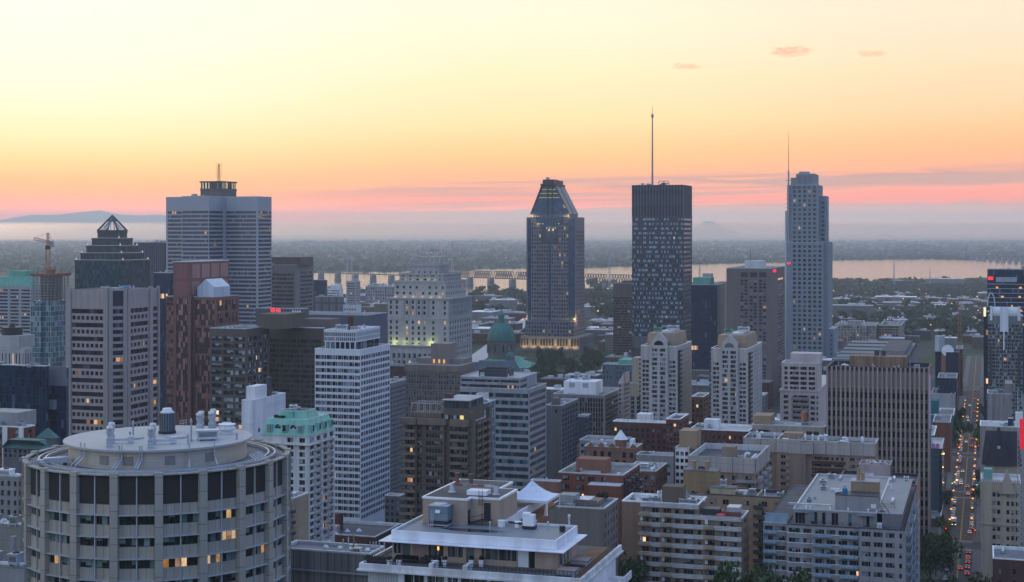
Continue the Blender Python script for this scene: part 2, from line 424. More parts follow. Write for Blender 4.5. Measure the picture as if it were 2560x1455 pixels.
def goose(root,x,y,z,r,h,mat,a=0):
 mb=MB();pts=[(0,0,0),(0,0,h)]+[(r*2*(1-math.cos(t)),0,h+r*2*math.sin(t))for t in(.6,1.2,1.8,2.5)]
 for p,q in zip(pts,pts[1:]):mb.tube(p,q,r,7)
 return mb.build("gooseneck_vent",mat,root,(x,y,z),a)
def clutter(root,x0,x1,y0,y1,z,seed,n=6,big=1.0):
 r=random.Random(seed)
 for i in range(n):
  x,y=r.uniform(x0,x1),r.uniform(y0,y1);k=r.random()
  mt=MATS[r.choice(('galv','galv','white_metal','duct_grey'))]
  if k<.3:hvac(root,x,y,z,big*r.uniform(1.6,3.4),big*r.uniform(1.4,2.4),big*r.uniform(1.4,2.4),mt,r.random()<.7)
  elif k<.55:vent(root,x,y,z,big*r.uniform(.15,.3),big*r.uniform(.9,2.0),mt)
  elif k<.7:dome_vent(root,x,y,z,big*r.uniform(.4,.8),mt)
  elif k<.82:goose(root,x,y,z,big*r.uniform(.25,.45),big*r.uniform(.7,1.3),mt,r.uniform(0,6))
  else:
   l=big*r.uniform(3,7);mb=MB().box(-l/2,l/2,-.4*big,.4*big,.3,.3+.7*big)
   for q in(-.4,.4):mb.box(q*l-.1,q*l+.1,-.4*big,.4*big,0,.3)
   mb.build("duct",mt,root,(x,y,z),r.choice((0,math.pi/2)))
def mast(root,x,y,z,h,r,mat,name="antenna_mast"):
 return MB().tube((x,y,z),(x,y,z+h),r,6,r*.35).build(name,mat,root)
def rail(root,pts,z,h=1.1,mat=None,step=1.5,name="railing",bars=2):
 mb=MB()
 for(a,b)in zip(pts,pts[1:]):
  L=math.hypot(b[0]-a[0],b[1]-a[1]);n=max(1,int(L/step))
  for i in range(n+1):
   x,y=a[0]+(b[0]-a[0])*i/n,a[1]+(b[1]-a[1])*i/n
   mb.tube((x,y,z),(x,y,z+h),.035,4)
  for j in range(bars):mb.tube((*a,z+h*(1-j/bars)),(*b,z+h*(1-j/bars)),.035,4)
 return mb.build(name,mat or MATS['dark_metal'],root)
wall('galv',(.50,.53,.56),rough=.45,metal=.55,var=.12);wall('white_metal',(.72,.73,.72),rough=.5,var=.08)
wall('duct_grey',(.32,.35,.38),rough=.5,var=.1);wall('dark_metal',(.03,.032,.036),rough=.5,var=.1)
wall('roof_grey',(.19,.195,.20),c2=(.12,.125,.135),var=.3,scale=.14,rough=.7,joint=(9,1.4,.05,.4),jd=.8,streak=0);wall('roof_dark',(.085,.088,.095),c2=(.05,.052,.06),var=.3,scale=.14,rough=.7,joint=(9,1.4,.05,.4),jd=.75,streak=0)
wall('roof_light',(.46,.46,.455),c2=(.33,.335,.335),var=.25,scale=.12,rough=.6,joint=(9,1.6,.05,.4),jd=.82,streak=0);wall('coping',(.50,.50,.49),rough=.5,var=.1);wall('coping_white',(.80,.80,.78),rough=.45,var=.1)
wall('brick_dark',(.10,.045,.036),var=.2,scale=.3);wall('brick_red',(.20,.075,.05),var=.22,scale=.3,joint=(.8,.3,.03,.5));wall('brick_tan',(.34,.245,.17),var=.16,scale=.25,joint=(.8,.3,.03,.5))
wall('copper_green',(.13,.36,.27),var=.2,scale=.3,rough=.6,joint=(.6,60,.05));wall('rust_metal',(.22,.14,.09),var=.35,scale=.25,rough=.8,joint=(3,60,.1),streak=.5)
wall('steel_dark',(.045,.05,.06),rough=.5);wall('concrete',(.30,.295,.28),joint=(3.2,3.4,.06));wall('concrete_plain',(.30,.295,.28),streak=.3)
# -- ground, river, street
def ground_mat():
 m,g=pmat("city_ground");MATS["city_ground"]=m
 ob=g.n('TexCoord').outputs['Object']
 n1=g.n('TexNoise',i_Vector=ob,i_Scale=.004,i_Detail=8.0,i_Roughness=.65)
 n2=g.n('TexNoise',i_Vector=ob,i_Scale=.03,i_Detail=6.0)
 vo=g.n('TexVoronoi',i_Vector=ob,i_Scale=.016)
 urban=g.mix(n2.outputs[0],(.035,.037,.04),(.10,.10,.10))
 green=g.mix(n2.outputs[0],(.018,.035,.014),(.06,.085,.03))
 roofs=g.mix(.97,vo.outputs['Color'],(.13,.13,.13))
 c=g.mix(g.ss(n1.outputs[0],.40,.56),urban,green)
 c=g.mix(g.m('MULTIPLY',g.ss(vo.outputs['Distance'],.42,.30),g.m('MULTIPLY',g.ss(n1.outputs[0],.62,.44),.35)),c,roofs)
 b=g.n('BsdfPrincipled',i_Base_Color=c,i_Roughness=.95);b.inputs['Specular IOR Level'].default_value=.1
 g.n('OutputMaterial',i_Surface=b.outputs[0]);return m
def water_mat():
 m,g=pmat("river_water");MATS["river_water"]=m
 ob=g.n('TexCoord').outputs['Object']
 mp=g.n('Mapping',i_Vector=ob,i_Scale=(.004,.03,1));n1=g.n('TexNoise',i_Vector=mp.outputs[0],i_Scale=1.0,i_Detail=6.0)
 n2=g.n('TexNoise',i_Vector=ob,i_Scale=.06,i_Detail=4.0)
 bp=g.n('Bump',i_Strength=.32,i_Distance=2.0,i_Height=g.m('ADD',g.m('MULTIPLY',n1.outputs[0],1.4),n2.outputs[0]))
 b=g.n('BsdfPrincipled',i_Base_Color=(.04,.05,.055),i_Roughness=g.m('ADD',.05,g.m('MULTIPLY',n1.outputs[0],.10)),i_IOR=3.5,i_Normal=bp.outputs[0])
 g.n('OutputMaterial',i_Surface=b.outputs[0]);return m
def kind(o,k):o['kind']=k;return o
gm=ground_mat()
mb=MB()
xs=[-40000,-9000,-3000,0,3000,9000,40000];ys=[-1500,0,1500,5000,12000,40000]
for a,b in zip(xs,xs[1:]):
 for c,d in zip(ys,ys[1:]):mb.quad((a,c,0),(b,c,0),(b,d,0),(a,d,0))
kind(mb.build("ground",gm),'structure')
def gp(px,py):return P(px,py,z=0)
def sheet(name,mat,pts,z,k='structure'):
 mb=MB();mb.quad(*[(p[0],p[1],z)for p in pts]);o=mb.build(name,mat);return kind(o,k)
wm=water_mat()
near=[(400,745),(780,743),(900,748),(1000,746),(1180,738),(1320,727),(1470,722),(1540,716),(1700,706),(2080,706),(2470,694),(2900,690)]
far=[(2900,657),(2560,652),(2330,648),(2100,650),(1960,655),(1740,660),(1480,668),(1320,672),(1200,674),(1000,680),(790,681),(400,682)]
mbw=MB()
N=len(far)
def interp(pts,x):
 for(a,b),(c,d)in zip(pts,pts[1:]):
  if a<=x<=c:return b+(d-b)*(x-a)/(c-a)
farr=list(reversed(far));X0=400
for i in range(50):
 xa,xb=400+i*50,450+i*50
 r_=random.Random(i)
 pa,pb=gp(xa,interp(near,xa)),gp(xb,interp(near,xb));fa,fb=gp(xa,interp(farr,xa)),gp(xb,interp(farr,xb))
 mbw.quad((pa.x,pa.y,.6),(pb.x,pb.y,.6),(fb.x,fb.y,.6),(fa.x,fa.y,.6))
kind(mbw.build("river",wm),'structure')
for nm,pts in(("channel",[(1180,664),(1320,661),(1320,658),(1180,660.5)]),("channel",[(1730,648),(1960,643),(1960,640.5),(1730,645.5)]),("channel",[(2073,641),(2400,638),(2560,636),(2560,634),(2400,635.5),(2073,638)]),("channel",[(1480,660),(1578,657),(1578,655),(1480,657.5)])):
 sheet(nm,wm,[gp(*p)for p in pts],.6)
S0=P(2392,1455,z=0)
def st(s,t,z=0.0):return Vector((S0.x+s*CX+t*SX,S0.y-s*SX+t*CX,z))
asph=wall('asphalt',(.036,.038,.043),c2=(.055,.056,.058),var=.3,scale=.15,sheen=.15,rough=.68,streak=0);pavem=wall('pavement_stone',(.11,.108,.105),var=.2,scale=.3,joint=(1.5,1.5,.05))
paint=wall('road_paint',(.55,.55,.52),var=.2,scale=1,rough=.7);ypaint=wall('road_paint_yellow',(.50,.33,.06),var=.2,scale=1,rough=.7)
def strip(mb,s0,s1,t0,t1,z,z0=None):
 if z0 is None:mb.quad(st(s0,t0,z),st(s1,t0,z),st(s1,t1,z),st(s0,t1,z))
 else:
  a=[(st(*q)[0],st(*q)[1])for q in((s0,t0),(s1,t0),(s1,t1),(s0,t1))];mb.prism(a,z0,z)
RW=5.6
mb=MB();strip(mb,-RW,RW,-160,1150,.05);kind(mb.build("road",asph),'structure')
CROSS=[(67,16),(203,16),(354,14),(540,12),(780,14)]
mb=MB()
for t0,wd in CROSS:strip(mb,-140,-RW-.01,t0,t0+wd,.05);strip(mb,RW+.01,140,t0,t0+wd,.05)
kind(mb.build("cross_street",asph),'structure')
mb=MB();cuts=[-160]+[v for t0,wd in CROSS for v in(t0-.3,t0+wd+.3)]+[1150]
for a,b in zip(cuts[::2],cuts[1::2]):
 strip(mb,-RW-4.6,-RW,a,b,.2,0);strip(mb,RW,RW+4.6,a,b,.2,0)
kind(mb.build("pavement",pavem),'structure')
mb=MB();my=MB()
for a,b in zip(cuts[::2],cuts[1::2]):
 strip(my,-.28,-.14,a+3,b-3,.058);strip(my,.06,.2,a+3,b-3,.058)
 for e in(a+1.5,b-2.0):
  strip(mb,-RW+.3,RW-.3,e,e+.45,.06);strip(mb,-RW+.3,RW-.3,e+(2.4 if e<0.5*(a+b)else-2.4)*-1,e+(2.4 if e<0.5*(a+b)else-2.4)*-1+.3,.06)
kind(mb.build("road_markings",paint),'structure');kind(my.build("centre_line",ypaint),'structure')
def hill_z(x,y):return max(0.0,(590-y-max(0.0,x)*.1)*.185)if y>60 else 98.0
mb=MB();gx_=[-600+i*50 for i in range(25)];gy_=[20+i*30 for i in range(20)]
for a,b in zip(gx_,gx_[1:]):
 for c,d in zip(gy_,gy_[1:]):mb.quad(*[(x,y,hill_z(x,y)+.02)for x,y in((a,c),(b,c),(b,d),(a,d))])
kind(mb.build("hillside",gm),'structure')
hm=wall('hill_forest',(.05,.065,.06),var=.2,scale=.002,streak=0)
def hill(prof,d,dep,name):
 mb=MB();pts=[P(x,y,d)for x,y in prof];n=6
 ring=[]
 for p in pts:
  ring.append([(p.x,d+dep*(k/n-.5),p.z*max(0.0,math.cos((k/n-.5)*math.pi))**1.3+0.0)for k in range(n+1)])
 for a,b in zip(ring,ring[1:]):
  for k in range(n):mb.quad(a[k],b[k],b[k+1],a[k+1])
 o=mb.build(name,hm);return kind(o,'structure')
def dz(y):return y
hill([(-120,580),(-40,566),(8,552),(40,542.5),(80,536.5),(120,537),(150,536),(180,532),(215,529),(240,526.5),(252,525.5),(268,530),(285,533),(310,537),(345,538),(400,536),(430,543),(470,552),(520,566),(570,580)],32000,6000,"hill")
hill([(1700,579),(1732,570),(1750,560),(1762,554),(1774,552),(1786,555),(1798,561),(1815,570),(1845,579)],32000,1400,"hill")
# -- plain towers, far to near
glass('gl_dark',1.5,3.6,lit=0.007,blind=.05,dark=(.008,.022,.052),blindc=(.10,.15,.22),fw=.12,fr=(.05,.07,.10),rough=.05,ior=1.5)
glass('gl_office',1.4,None,lit=0.0105,blind=.30,blindc=(.26,.31,.34))
glass('gl_blinds',1.5,None,lit=0.01225,blind=.44,blindc=(.34,.46,.54),dark=(.02,.028,.04),litc=(1,.62,.16),lits=.6,fw=.22,fr=(.07,.08,.09))
glass('gl_teal',1.5,None,lit=0.0175,blind=.28,dark=(.012,.03,.04),blindc=(.12,.24,.26),fw=.10,lits=.8)
glass('gl_punched',50,None,lit=0.0175,blind=.30,blindc=(.22,.26,.28),lits=1.0)
glass('gl_home',1.1,None,lit=0.0042,blind=.38,blindc=(.34,.40,.40),dark=(.012,.016,.022),fr=(.30,.31,.30),fw=.09,hb=3.0)
glass('gl_strip',1.1,None,lit=0.014,blind=.12,dark=(.014,.018,.03),blindc=(.16,.18,.2),fw=.14,fr=(.16,.17,.19),lits=.7)
glass('gl_warm',2.0,None,lit=0.021,blind=.2,dark=(.016,.018,.024),lits=1.4)
glass('gl_rose',1.5,3.4,lit=0.007,blind=.36,dark=(.035,.016,.022),blindc=(.40,.17,.15),fw=.16,fr=(.09,.05,.05),rough=.09,ior=1.8)
glass('gl_green',1.6,3.2,lit=0.0035,blind=.5,dark=(.018,.03,.032),blindc=(.07,.11,.11),fw=.2,fr=(.09,.08,.075),lits=.6)
glass('gl_blue',1.5,3.6,lit=0,blind=.2,dark=(.012,.05,.11),blindc=(.03,.09,.17),fw=.10,fr=(.02,.045,.075),rough=.05)
glass('gl_aqua',1.6,3.4,lit=0.0035,blind=.4,dark=(.03,.085,.105),blindc=(.22,.33,.36),fw=.25,fr=(.42,.46,.48))
def tower(name,label,xl,xc,xr,ytop,d,wm,front=None,side=None,gm='gl_office',gs=None,roof='roof_grey',cop='coping',inset=.35,limit=100,box=None,n=7,seed=0,ph=.9,group=None,wname="window"):
 b=Bld(name,label,xl,xc,xr,ytop,d,group=group)
 b.shell(wm,front,side,MATS[gm],MATS[gs or gm],inset)
 b.roof(MATS[roof],MATS[cop],ph=ph)
 b.emit(limit,wname)
 if box:
  for(pl,pr,y0,dy,pyt,mt)in box:b.pbox("penthouse",MATS[mt]if isinstance(mt,str)else mt,pl,pr,y0,dy,b.H-ph,pyt)
 if n:clutter(b.root,-b.W*.92,-b.W*.08,min(3,b.L*.2),b.L*.85,b.H-ph,seed or int(xl),n,big=max(1.0,d/900))
 return b
 # --- behind the tall ones
tower('office_tower',"dark ribbed tower with white pinstripe fins, behind the pyramid topped tower",335,412,436,606,1500,wall('fin_dark',(.06,.065,.08),joint=(2.4,200,.35),jd=2.4,streak=0),n=8)
b=tower('office_block',"glass block with rounded corner squeezed between grey tower and red granite tower",384,425,441,682,1150,MATS['gl_dark'],n=2)
tower('office_tower',"brown grey tower with pale floor bands and dark cap, right beside the cruciform tower",640,737,784,662,1560,wall('band_grey',(.20,.19,.175)),dict(n=0,ml=.0,mr=.03,mt=22,fh=10.3,wh=6.2,rows=22),dict(n=0,ml=.28,mr=.06,mt=18,fh=10.3,wh=6.2,rows=22),'gl_strip',box=[(676,752,6,30,643,wall('cap_brown',(.13,.11,.10),joint=(1.6,40,.3)))],n=3)
tower('office_block',"dark block with sloped glass crown just before the river bridge",770,812,818,700,1900,MATS['gl_dark'],n=0)
tower('office_block',"grey and navy block with vertical glass bay below the sloped crown block",786,852,860,742,1700,wall('plain_grey',(.16,.165,.175),joint=(9,60,1.2),jd=.5),n=4)
tower('residential_tower',"slim pale slab tower standing against the river left of the stone insurance palace",866,889,901,703,2600,wall('slab_pale',(.30,.30,.29)),dict(n=0,ml=.12,mr=.1,mt=5,fh=6,wh=3,rows=9),dict(n=4,wf=.5,mt=5,fh=6,wh=3,rows=9),'gl_strip',n=3,limit=30)
tower('warehouse_block',"wide old waterfront block with a row of roof chimneys, left of stone insurance palace",914,985,1000,716,2500,wall('old_stone',(.24,.23,.23)),dict(n=12,wf=.5,mt=4,fh=8,wh=4.5,rows=5),None,'gl_punched',n=14,limit=60)
tower('white_apartment_block',"small white stepped block by the water between dark crown and slab tower",815,848,858,722,2300,wall('white_paint',(.66,.66,.65)),dict(n=0,mt=4,fh=6,wh=2.6,rows=6),None,'gl_strip',box=[(826,848,3,12,712,'white_paint')],n=4,limit=30)
tower('office_block',"low white roofed block with plant boxes left of the stone insurance palace",858,890,903,762,1650,MATS['white_paint'],dict(n=5,wf=.6,mt=10,fh=9,wh=4,rows=3),None,'gl_punched',n=6,limit=15)
tower('office_block',"blunt brown concrete block next to the left wall of stone palace",935,972,976,760,1500,wall('blunt_brown',(.20,.17,.145)),None,None,n=1)
tower('retail_block',"long low blue grey mall roof behind the white slab tower",720,920,968,788,1180,wall('mall_blue',(.09,.105,.14)),n=3)
tower('retail_block',"flat dark penthouse block behind the red rooftop sign",640,762,772,772,1150,wall('mall_dark',(.10,.095,.11)),n=0)
# --- beside the tallest towers on the right
tower('office_tower',"brown banded office tower hugging the left side of the tall antenna tower",1533,1586,1592,708,1600,wall('band_brown',(.12,.10,.09)),dict(n=0,mt=36,fh=6.6,wh=4.0,rows=26),None,'gl_strip',box=[(1556,1586,4,12,702,'band_brown')],n=2)
tower('office_tower',"dark blue gridded glass tower with a green rooftop box beside the antenna tower",1728,1793,1812,712,1290,MATS['gl_dark'],n=4,box=[(1732,1776,5,18,694,'copper_green')])
tower('concrete_tower',"thin pale tower peeking from behind dark glass tower",1795,1806,1815,705,1500,MATS['slab_pale'],n=0)
tower('silo_tower',"small round shouldered pale block near the river above the dark glass tower",1756,1778,1783,684,2800,MATS['slab_pale'],n=0)
b=tower('office_tower',"taupe concrete tower with three columns of paired square windows and louvres",1816,1928,1962,671,1250,wall('taupe',(.165,.135,.125),streak=.1),dict(n=3,wf=.74,group=2,gap=.12,ml=.29,mr=.09,mt=29,fh=8.2,wh=5.2,rows=38),dict(n=1,wf=.82,ml=.42,mr=.06,mt=29,fh=8.2,wh=4.6,rows=38),'gl_punched',n=3,box=[(1862,1908,9,18,652,'galv')])
mbl=MB()
for i in range(3):
 x1=-b.W*(1-.29-(i+.14)*.207);mbl.box(x1,x1+b.W*.16,-.12,.0,b.H-7.2,b.H-3.4)
mbl.build("louvre",MATS['dark_metal'],b.root)
s=MB().box(.02,.3,b.L*.12,b.L*.32,b.H-3.6,b.H-1.4).build("red_sign",glow('sign_red',(1,.03,.05),1.6),b.root)
mast(b.root,-b.W*.52,15,b.H+6,9,.3,MATS['dark_metal'])
# --- left flank
b=tower('office_block',"grey office block with a green copper roof at the left edge",-60,78,100,716,1150,wall('office_grey',(.32,.32,.33)),dict(n=5,wf=.78,group=1,mt=8,fh=8.6,wh=4.4,rows=18),dict(n=6,wf=.5,mt=8,fh=8.6,wh=5,rows=18),'gl_strip',roof='copper_green',n=0)
MB().prism([(-b.W-.3,-.3),(.3,-.3),(.3,b.L+.3),(-b.W-.3,b.L+.3)],b.H+.14,b.H+7,s1=[(-b.W+3,3),(-2,3),(-2,b.L-2),(-b.W+3,b.L-2)]).build("copper_roof",MATS['copper_green'],b.root)
MB().box(-b.W*.52,-b.W*.2,8,20,b.H+7,b.H+11.5).build("penthouse",MATS['copper_green'],b.root)
b=tower('stone_building',"cream ribbed art deco block with round tower drum at left edge",-40,62,80,872,880,wall('cream_stone',(.40,.385,.36)),dict(n=12,wf=.34,mt=12,fh=40,wh=34,rows=1),dict(n=3,wf=.4,mt=12,fh=40,wh=34,rows=1),'gl_punched',n=2)
MB().box(-b.W*.98,-b.W*.25,4,20,b.H,b.H+7).build("upper_storey",MATS['cream_stone'],b.root)
MB().cyl(-b.W*.62,12,6,b.H+7,b.H+11.5,20).cyl(-b.W*.62,12,2.2,b.H+11.5,b.H+14,10,1.0).build("drum",MATS['dark_metal'],b.root)
b=tower('office_block',"wide navy glass office block with notched right end behind the round tower",-60,115,122,915,640,MATS['gl_dark'],n=7,roof='roof_grey')
b=tower('office_block',"navy glass wing with grey cap and slanted glass bays next to taupe grey tower",114,166,172,918,645,MATS['gl_dark'],n=2)
MB().box(-b.W-.1,.05,-.25,.0,b.H-8,b.H+.3).build("cap_panel",wall('cap_grey',(.16,.175,.2)),b.root)
for i in range(4):
 z=b.H-14-i*14.5
 MB().prism([(-b.W+.2,-.1),(-b.W*.45,-2.2),(-b.W*.45,-.1)],z-4,z).build("slanted_bay",wall('bay_pale',(.25,.28,.31)),b.root)
b=tower('apartment_block',"red brick and white block with window strips at left edge",-60,62,88,1068,500,MATS['brick_red'],dict(n=3,wf=.25,mt=8,fh=14,wh=9,rows=5),dict(n=1,wf=.3,mt=8,fh=14,wh=9,rows=5),'gl_home',roof='roof_light',cop='coping_white',n=3,box=[(-40,46,5,10,1032,'slab_pale')])
for i in range(3):MB().box(-b.W*(.78-i*.33),-b.W*(.68-i*.33),-.25,-.01,2,b.H-.3).build("white_strip",MATS['white_paint'],b.root)
b=Bld('gallery_building',"low dark pavilion with hipped green copper roof, left of the round tower",8,118,128,1124,440)
b.shell(wall('dark_stone',(.12,.12,.13)),dict(n=9,wf=.5,mt=4,fh=12,wh=8,rows=2),None,MATS['gl_punched']);b.emit(20)
MB().prism([(-b.W-.4,-.4),(.4,-.4),(.4,b.L+.4),(-b.W-.4,b.L+.4)],b.H,b.H+2.6,s1=[(-b.W+2.5,3),(-2.5,3),(-2.5,b.L-3),(-b.W+2.5,b.L-3)]).build("copper_roof",wall('copper_dark',(.09,.19,.17),joint=(.7,40,.06)),b.root)
b=Bld('gallery_building',"small square pavilion with green pyramid roof behind the hipped pavilion",92,138,146,1096,480)
b.shell(MATS['dark_stone']);MB().prism([(-b.W-.3,-.3),(.3,-.3),(.3,b.L+.3),(-b.W-.3,b.L+.3)],b.H,b.H+3,s1=[(-b.W/2-.3,b.L/2),(-b.W/2+.3,b.L/2),(-b.W/2+.3,b.L/2+.3),(-b.W/2-.3,b.L/2+.3)]).build("copper_roof",MATS['copper_dark'],b.root)
b=tower('college_building',"weathered grey stone block with square bays left of the round tower",-50,46,60,1190,330,wall('grey_stone',(.27,.265,.25),joint=(2.4,1.2,.05)),dict(n=6,wf=.42,mt=14,fh=24,wh=13,rows=5),dict(n=2,wf=.6,mt=14,fh=24,wh=13,rows=5),'gl_punched',n=6,inset=.7,roof='roof_light')
b=tower('service_building',"pale flat roof with one tall concrete flue at bottom left corner",-60,62,66,1408,255,MATS['concrete'],roof='roof_light',cop='coping_white',n=2,ph=.5)
MB().cyl(-b.W*.67,6,1.2,b.H-.5,b.H-.1,14).cyl(-b.W*.67,6,.5,b.H-.1,b.H+3.0,16).build("flue",MATS['concrete_plain'],b.root)
tower('service_building',"flat grey roof yard with white roof units behind the flue roof",-60,58,66,1310,300,MATS['grey_stone'],roof='roof_dark',cop='coping_white',n=5,ph=.6)
b=Bld('office_tower',"taupe chamfered concrete tower with alternating ribbon and square windows, far left",166,300,397,726,800);W,L,H,k,c=b.W,b.L,b.H,b.k,6.8
tp_=wall('taupe_concrete',(.36,.305,.28),var=.1,streak=.18,joint=(5,3.6,.04),jd=.88);g1=glass('gl_taupe',2.2,None,lit=.03,blind=.16,dark=(.012,.014,.022),blindc=(.10,.12,.15),fw=.1,fr=(.03,.03,.04),litc=(1,.40,.06),lits=.9)
mb=MB();fa=[((-W,0),0,W-c,7),((-c,0),math.pi/4,c*2**.5,0),((0,c),math.pi/2,L-c,5)]
for(o,ang,w_,n_)in fa:
 m_=3.2 if ang!=math.pi/4 else 1.6;sg_=[(m_,w_-m_)]if n_!=5 else[(2.6,w_*.66),(w_*.80,w_-1.5)];cur=H
 for i in range(26):
  zt=H-(48+17.4*i)*k;zb=zt-(11.2 if i%2==0 else 10)*k
  if zb<2:break
  cols=sg_
  if i%2 and n_:cw=(sg_[0][1]-sg_[0][0])/n_;cols=[(sg_[0][0]+cw*(j+.16),sg_[0][0]+cw*(j+.84))for j in range(n_)]+sg_[1:]
  b.facade(mb,o,ang,w_,zb,cur,cols,[(zb,zt)],.5,g1,0);cur=zb
 if cur>0:b.facade(mb,o,ang,w_,0,cur,[],[])
mb.quad((0,L,0),(-W,L,0),(-W,L,H),(0,L,H));mb.quad((-W,L,0),(-W,0,0),(-W,0,H),(-W,L,H));mb.build("wall",tp_,b.root);b.emit(100)
MB().prism([(-W+.1,.1),(-c,.1),(-.1,c),(-.1,L),(-W+.1,L)],H-1.2,H-1.0).build("roof",MATS['roof_grey'],b.root)
def pier_(x,y,w_,rz,h=1.2):MB().box(-w_/2,w_/2,-.8,.5,0,H+h).build("pier",tp_,b.root,(x,y,0),rz)
pier_(-W+1.6,0,3.0,0);pier_(-c-1.5,0,2.6,0);pier_(-c+.7,.7,2.0,math.pi/4);pier_(-.7,c-.7,2.0,math.pi/4);pier_(0,c+1.2,2.4,math.pi/2);pier_(0,c+(L-c)*.73,3.0,math.pi/2);pier_(0,L-.8,1.4,math.pi/2)
MB().box(1.5,c*2**.5-1.5,-.25,-.02,H-40*k,H-2*k).build("dark_panel",wall('panel_navy',(.035,.035,.05)),b.root,(-c,0,0),math.pi/4)
MB().box(-.25,.02,-.1,.1,0,1).build("edge",tp_,b.root)if False else None
clutter(b.root,-W*.8,-5,8,L-6,H-1.0,6,14,1.2);MB().cyl(-6,16,1.6,H-1,H+1.2,14).cyl(-6,16,2.1,H+1.2,H+1.8,14).build("blue_cooling_fan",wall('fan_pale_blue',(.12,.30,.48)),b.root)
# --- middle of the picture
def sign_blobs(b):
 pass
b=tower('office_block',"dark brown concrete office block with wide blind filled windows, left of its twin",524,617,674,822,900,wall('umber',(.12,.098,.082),streak=.12,joint=(5,60,.08)),dict(n=3,wf=.86,ml=.03,mr=.03,mt=21,fh=16.9,wh=10.5,rows=14),dict(n=4,wf=.8,ml=.03,mr=.06,mt=21,fh=16.6,wh=10.5,rows=14),'gl_big',n=6,seed=7,inset=.5)if glass('gl_big',2.3,None,lit=0.0245,blind=.52,blindc=(.46,.56,.58),dark=(.010,.014,.02),fw=.10,fr=(.10,.10,.09),litc=(1,.48,.13),lits=1.2,hb=3.2)else None
b.pbox("penthouse",MATS['umber'],645,716,b.L*.62,26,b.H-1,786)
zt=b.z(778,-b.w_at(690,b.L*.62),b.L*.62)
mb=MB();xs0=-b.w_at(676,b.L*.62);xs1=-b.w_at(699,b.L*.62);yb=b.L*.62+.8
mb.cyl(xs0+1.1,yb,1.2,zt-.5,zt+1.9,12);mb.box(xs1-2.4,xs1,yb-.3,yb+.3,zt-.4,zt+1.4)
mb.build("red_sign",MATS['sign_red'],b.root)
MB().box(xs0+2.4,xs1-2.5,yb-.2,yb+.2,zt+.2,zt+.6).build("sign_bar",MATS['white_metal'],b.root)
b=tower('office_block',"dark brown concrete block with green tinted grid windows, right hand twin",671,806,812,820,935,MATS['umber'],dict(n=5,wf=.9,ml=.02,mr=.02,mt=30,fh=12.6,wh=8.8,rows=24),None,'gl_green',n=5,seed=5,roof='roof_light',cop='coping_white')
b.pbox("penthouse",MATS['taupe'],758,828,14,14,b.H-.9,798)
for i in range(4):vent(b.root,-b.w_at(732+i*6,10),10,b.H-.9,.55,9,MATS['galv'])
b=Bld('windowless_block',"white windowless block with narrow slots, before brown office block",604,632,714,1001,640)
wh=wall('white_wall',(.74,.73,.72),joint=(6,60,.08),var=.1)
b.shell(wh,None,dict(n=9,wf=.16,ml=.42,mr=.05,mt=16,fh=40,wh=13,rows=1),MATS['gl_punched']);b.roof(MATS['roof_light'],MATS['coping_white']);b.emit(20)
MB().box(-b.W*.9,-b.W*.1,3,14,b.H-.9,b.H+5.5).build("penthouse",wh,b.root)
MB().box(-b.W*.6,-b.W*.3,18,21,b.H-.9,b.H+8).build("chimney_stack",MATS['steel_dark'],b.root)
mb=MB()
for i in range(4):mb.box(.01,.12,5,6.3,b.H-14-i*9,b.H-12.4-i*9)
mb.build("small_window",MATS['gl_punched'],b.root);clutter(b.root,-b.W*.8,-1,24,b.L-6,b.H-.9,3,7)
b=Bld('office_tower',"white aluminium slab tower with glassed rooftop pavilion, mid left",787,901,975,874,700)
al=wall('white_alu',(.68,.68,.69),var=.06,streak=.04,joint=(1.9,60,.05),jd=.8)
glass('gl_slab',1.75,None,lit=0.0028,blind=.34,blindc=(.20,.245,.29),dark=(.014,.017,.026),hb=2.1,fw=.14,fr=(.62,.62,.63),litc=(1,.7,.3),lits=.5)
b.shell(al,dict(n=8,wf=.95,ml=.01,mr=.01,mt=16,fh=16.45,wh=10.2,rows=25),dict(n=12,wf=.9,ml=.02,mr=.01,mt=16,fh=16.0,wh=10.0,rows=26),MATS['gl_slab'],inset=.25)
b.roof(MATS['roof_grey'],MATS['coping_white'],ph=.6);b.emit(100)
x0,x1=-b.w_at(810,4),-b.w_at(889,4);y1=4+(b.l_at(951,x1)-b.l_at(890,x1));zb,zm,zt=b.z(871,x1,4),b.z(856,x1,4),b.z(826,x1,4)
MB().box(x0+.6,x1-.6,4.6,y1-.6,b.H-.6,zm).build("recessed_storey",MATS['gl_office'],b.root)
pv=Bld.__new__(Bld);pv.__dict__.update(b.__dict__);pv.panes=[]
mbp=MB()
for(o,ang,w_)in(((x0,4),0,x1-x0),((x1,4),math.pi/2,y1-4)):
 n_=int(w_/1.0);cw=w_/n_;cols=[(i*cw+.14,(i+1)*cw-.14)for i in range(n_)]
 pv.facade(mbp,o,ang,w_,zm,zt,cols,[(zm+.5,zm+(zt-zm)*.40),(zm+(zt-zm)*.47,zt-1.1)],.3,MATS['gl_strip'],1)
mbp.quad((x1,y1,zm),(x0,y1,zm),(x0,y1,zt),(x1,y1,zt));mbp.quad((x0,y1,zm),(x0,4,zm),(x0,4,zt),(x0,y1,zt));mbp.quad((x0,4,zm),(x0,y1,zm),(x1,y1,zm),(x1,4,zm))
mbp.build("rooftop_pavilion",al,b.root);pv.emit(0,"pavilion_window")
pv.roof(MATS['roof_light'],MATS['coping_white'],W=x1-x0,L=y1-4,H=zt+.05,x=x1,y=4,ph=.5)
MB().cyl(x1-6,12,1.5,zt-.5,zt+6,12).build("chimney_stack",MATS['brick_dark'],b.root)
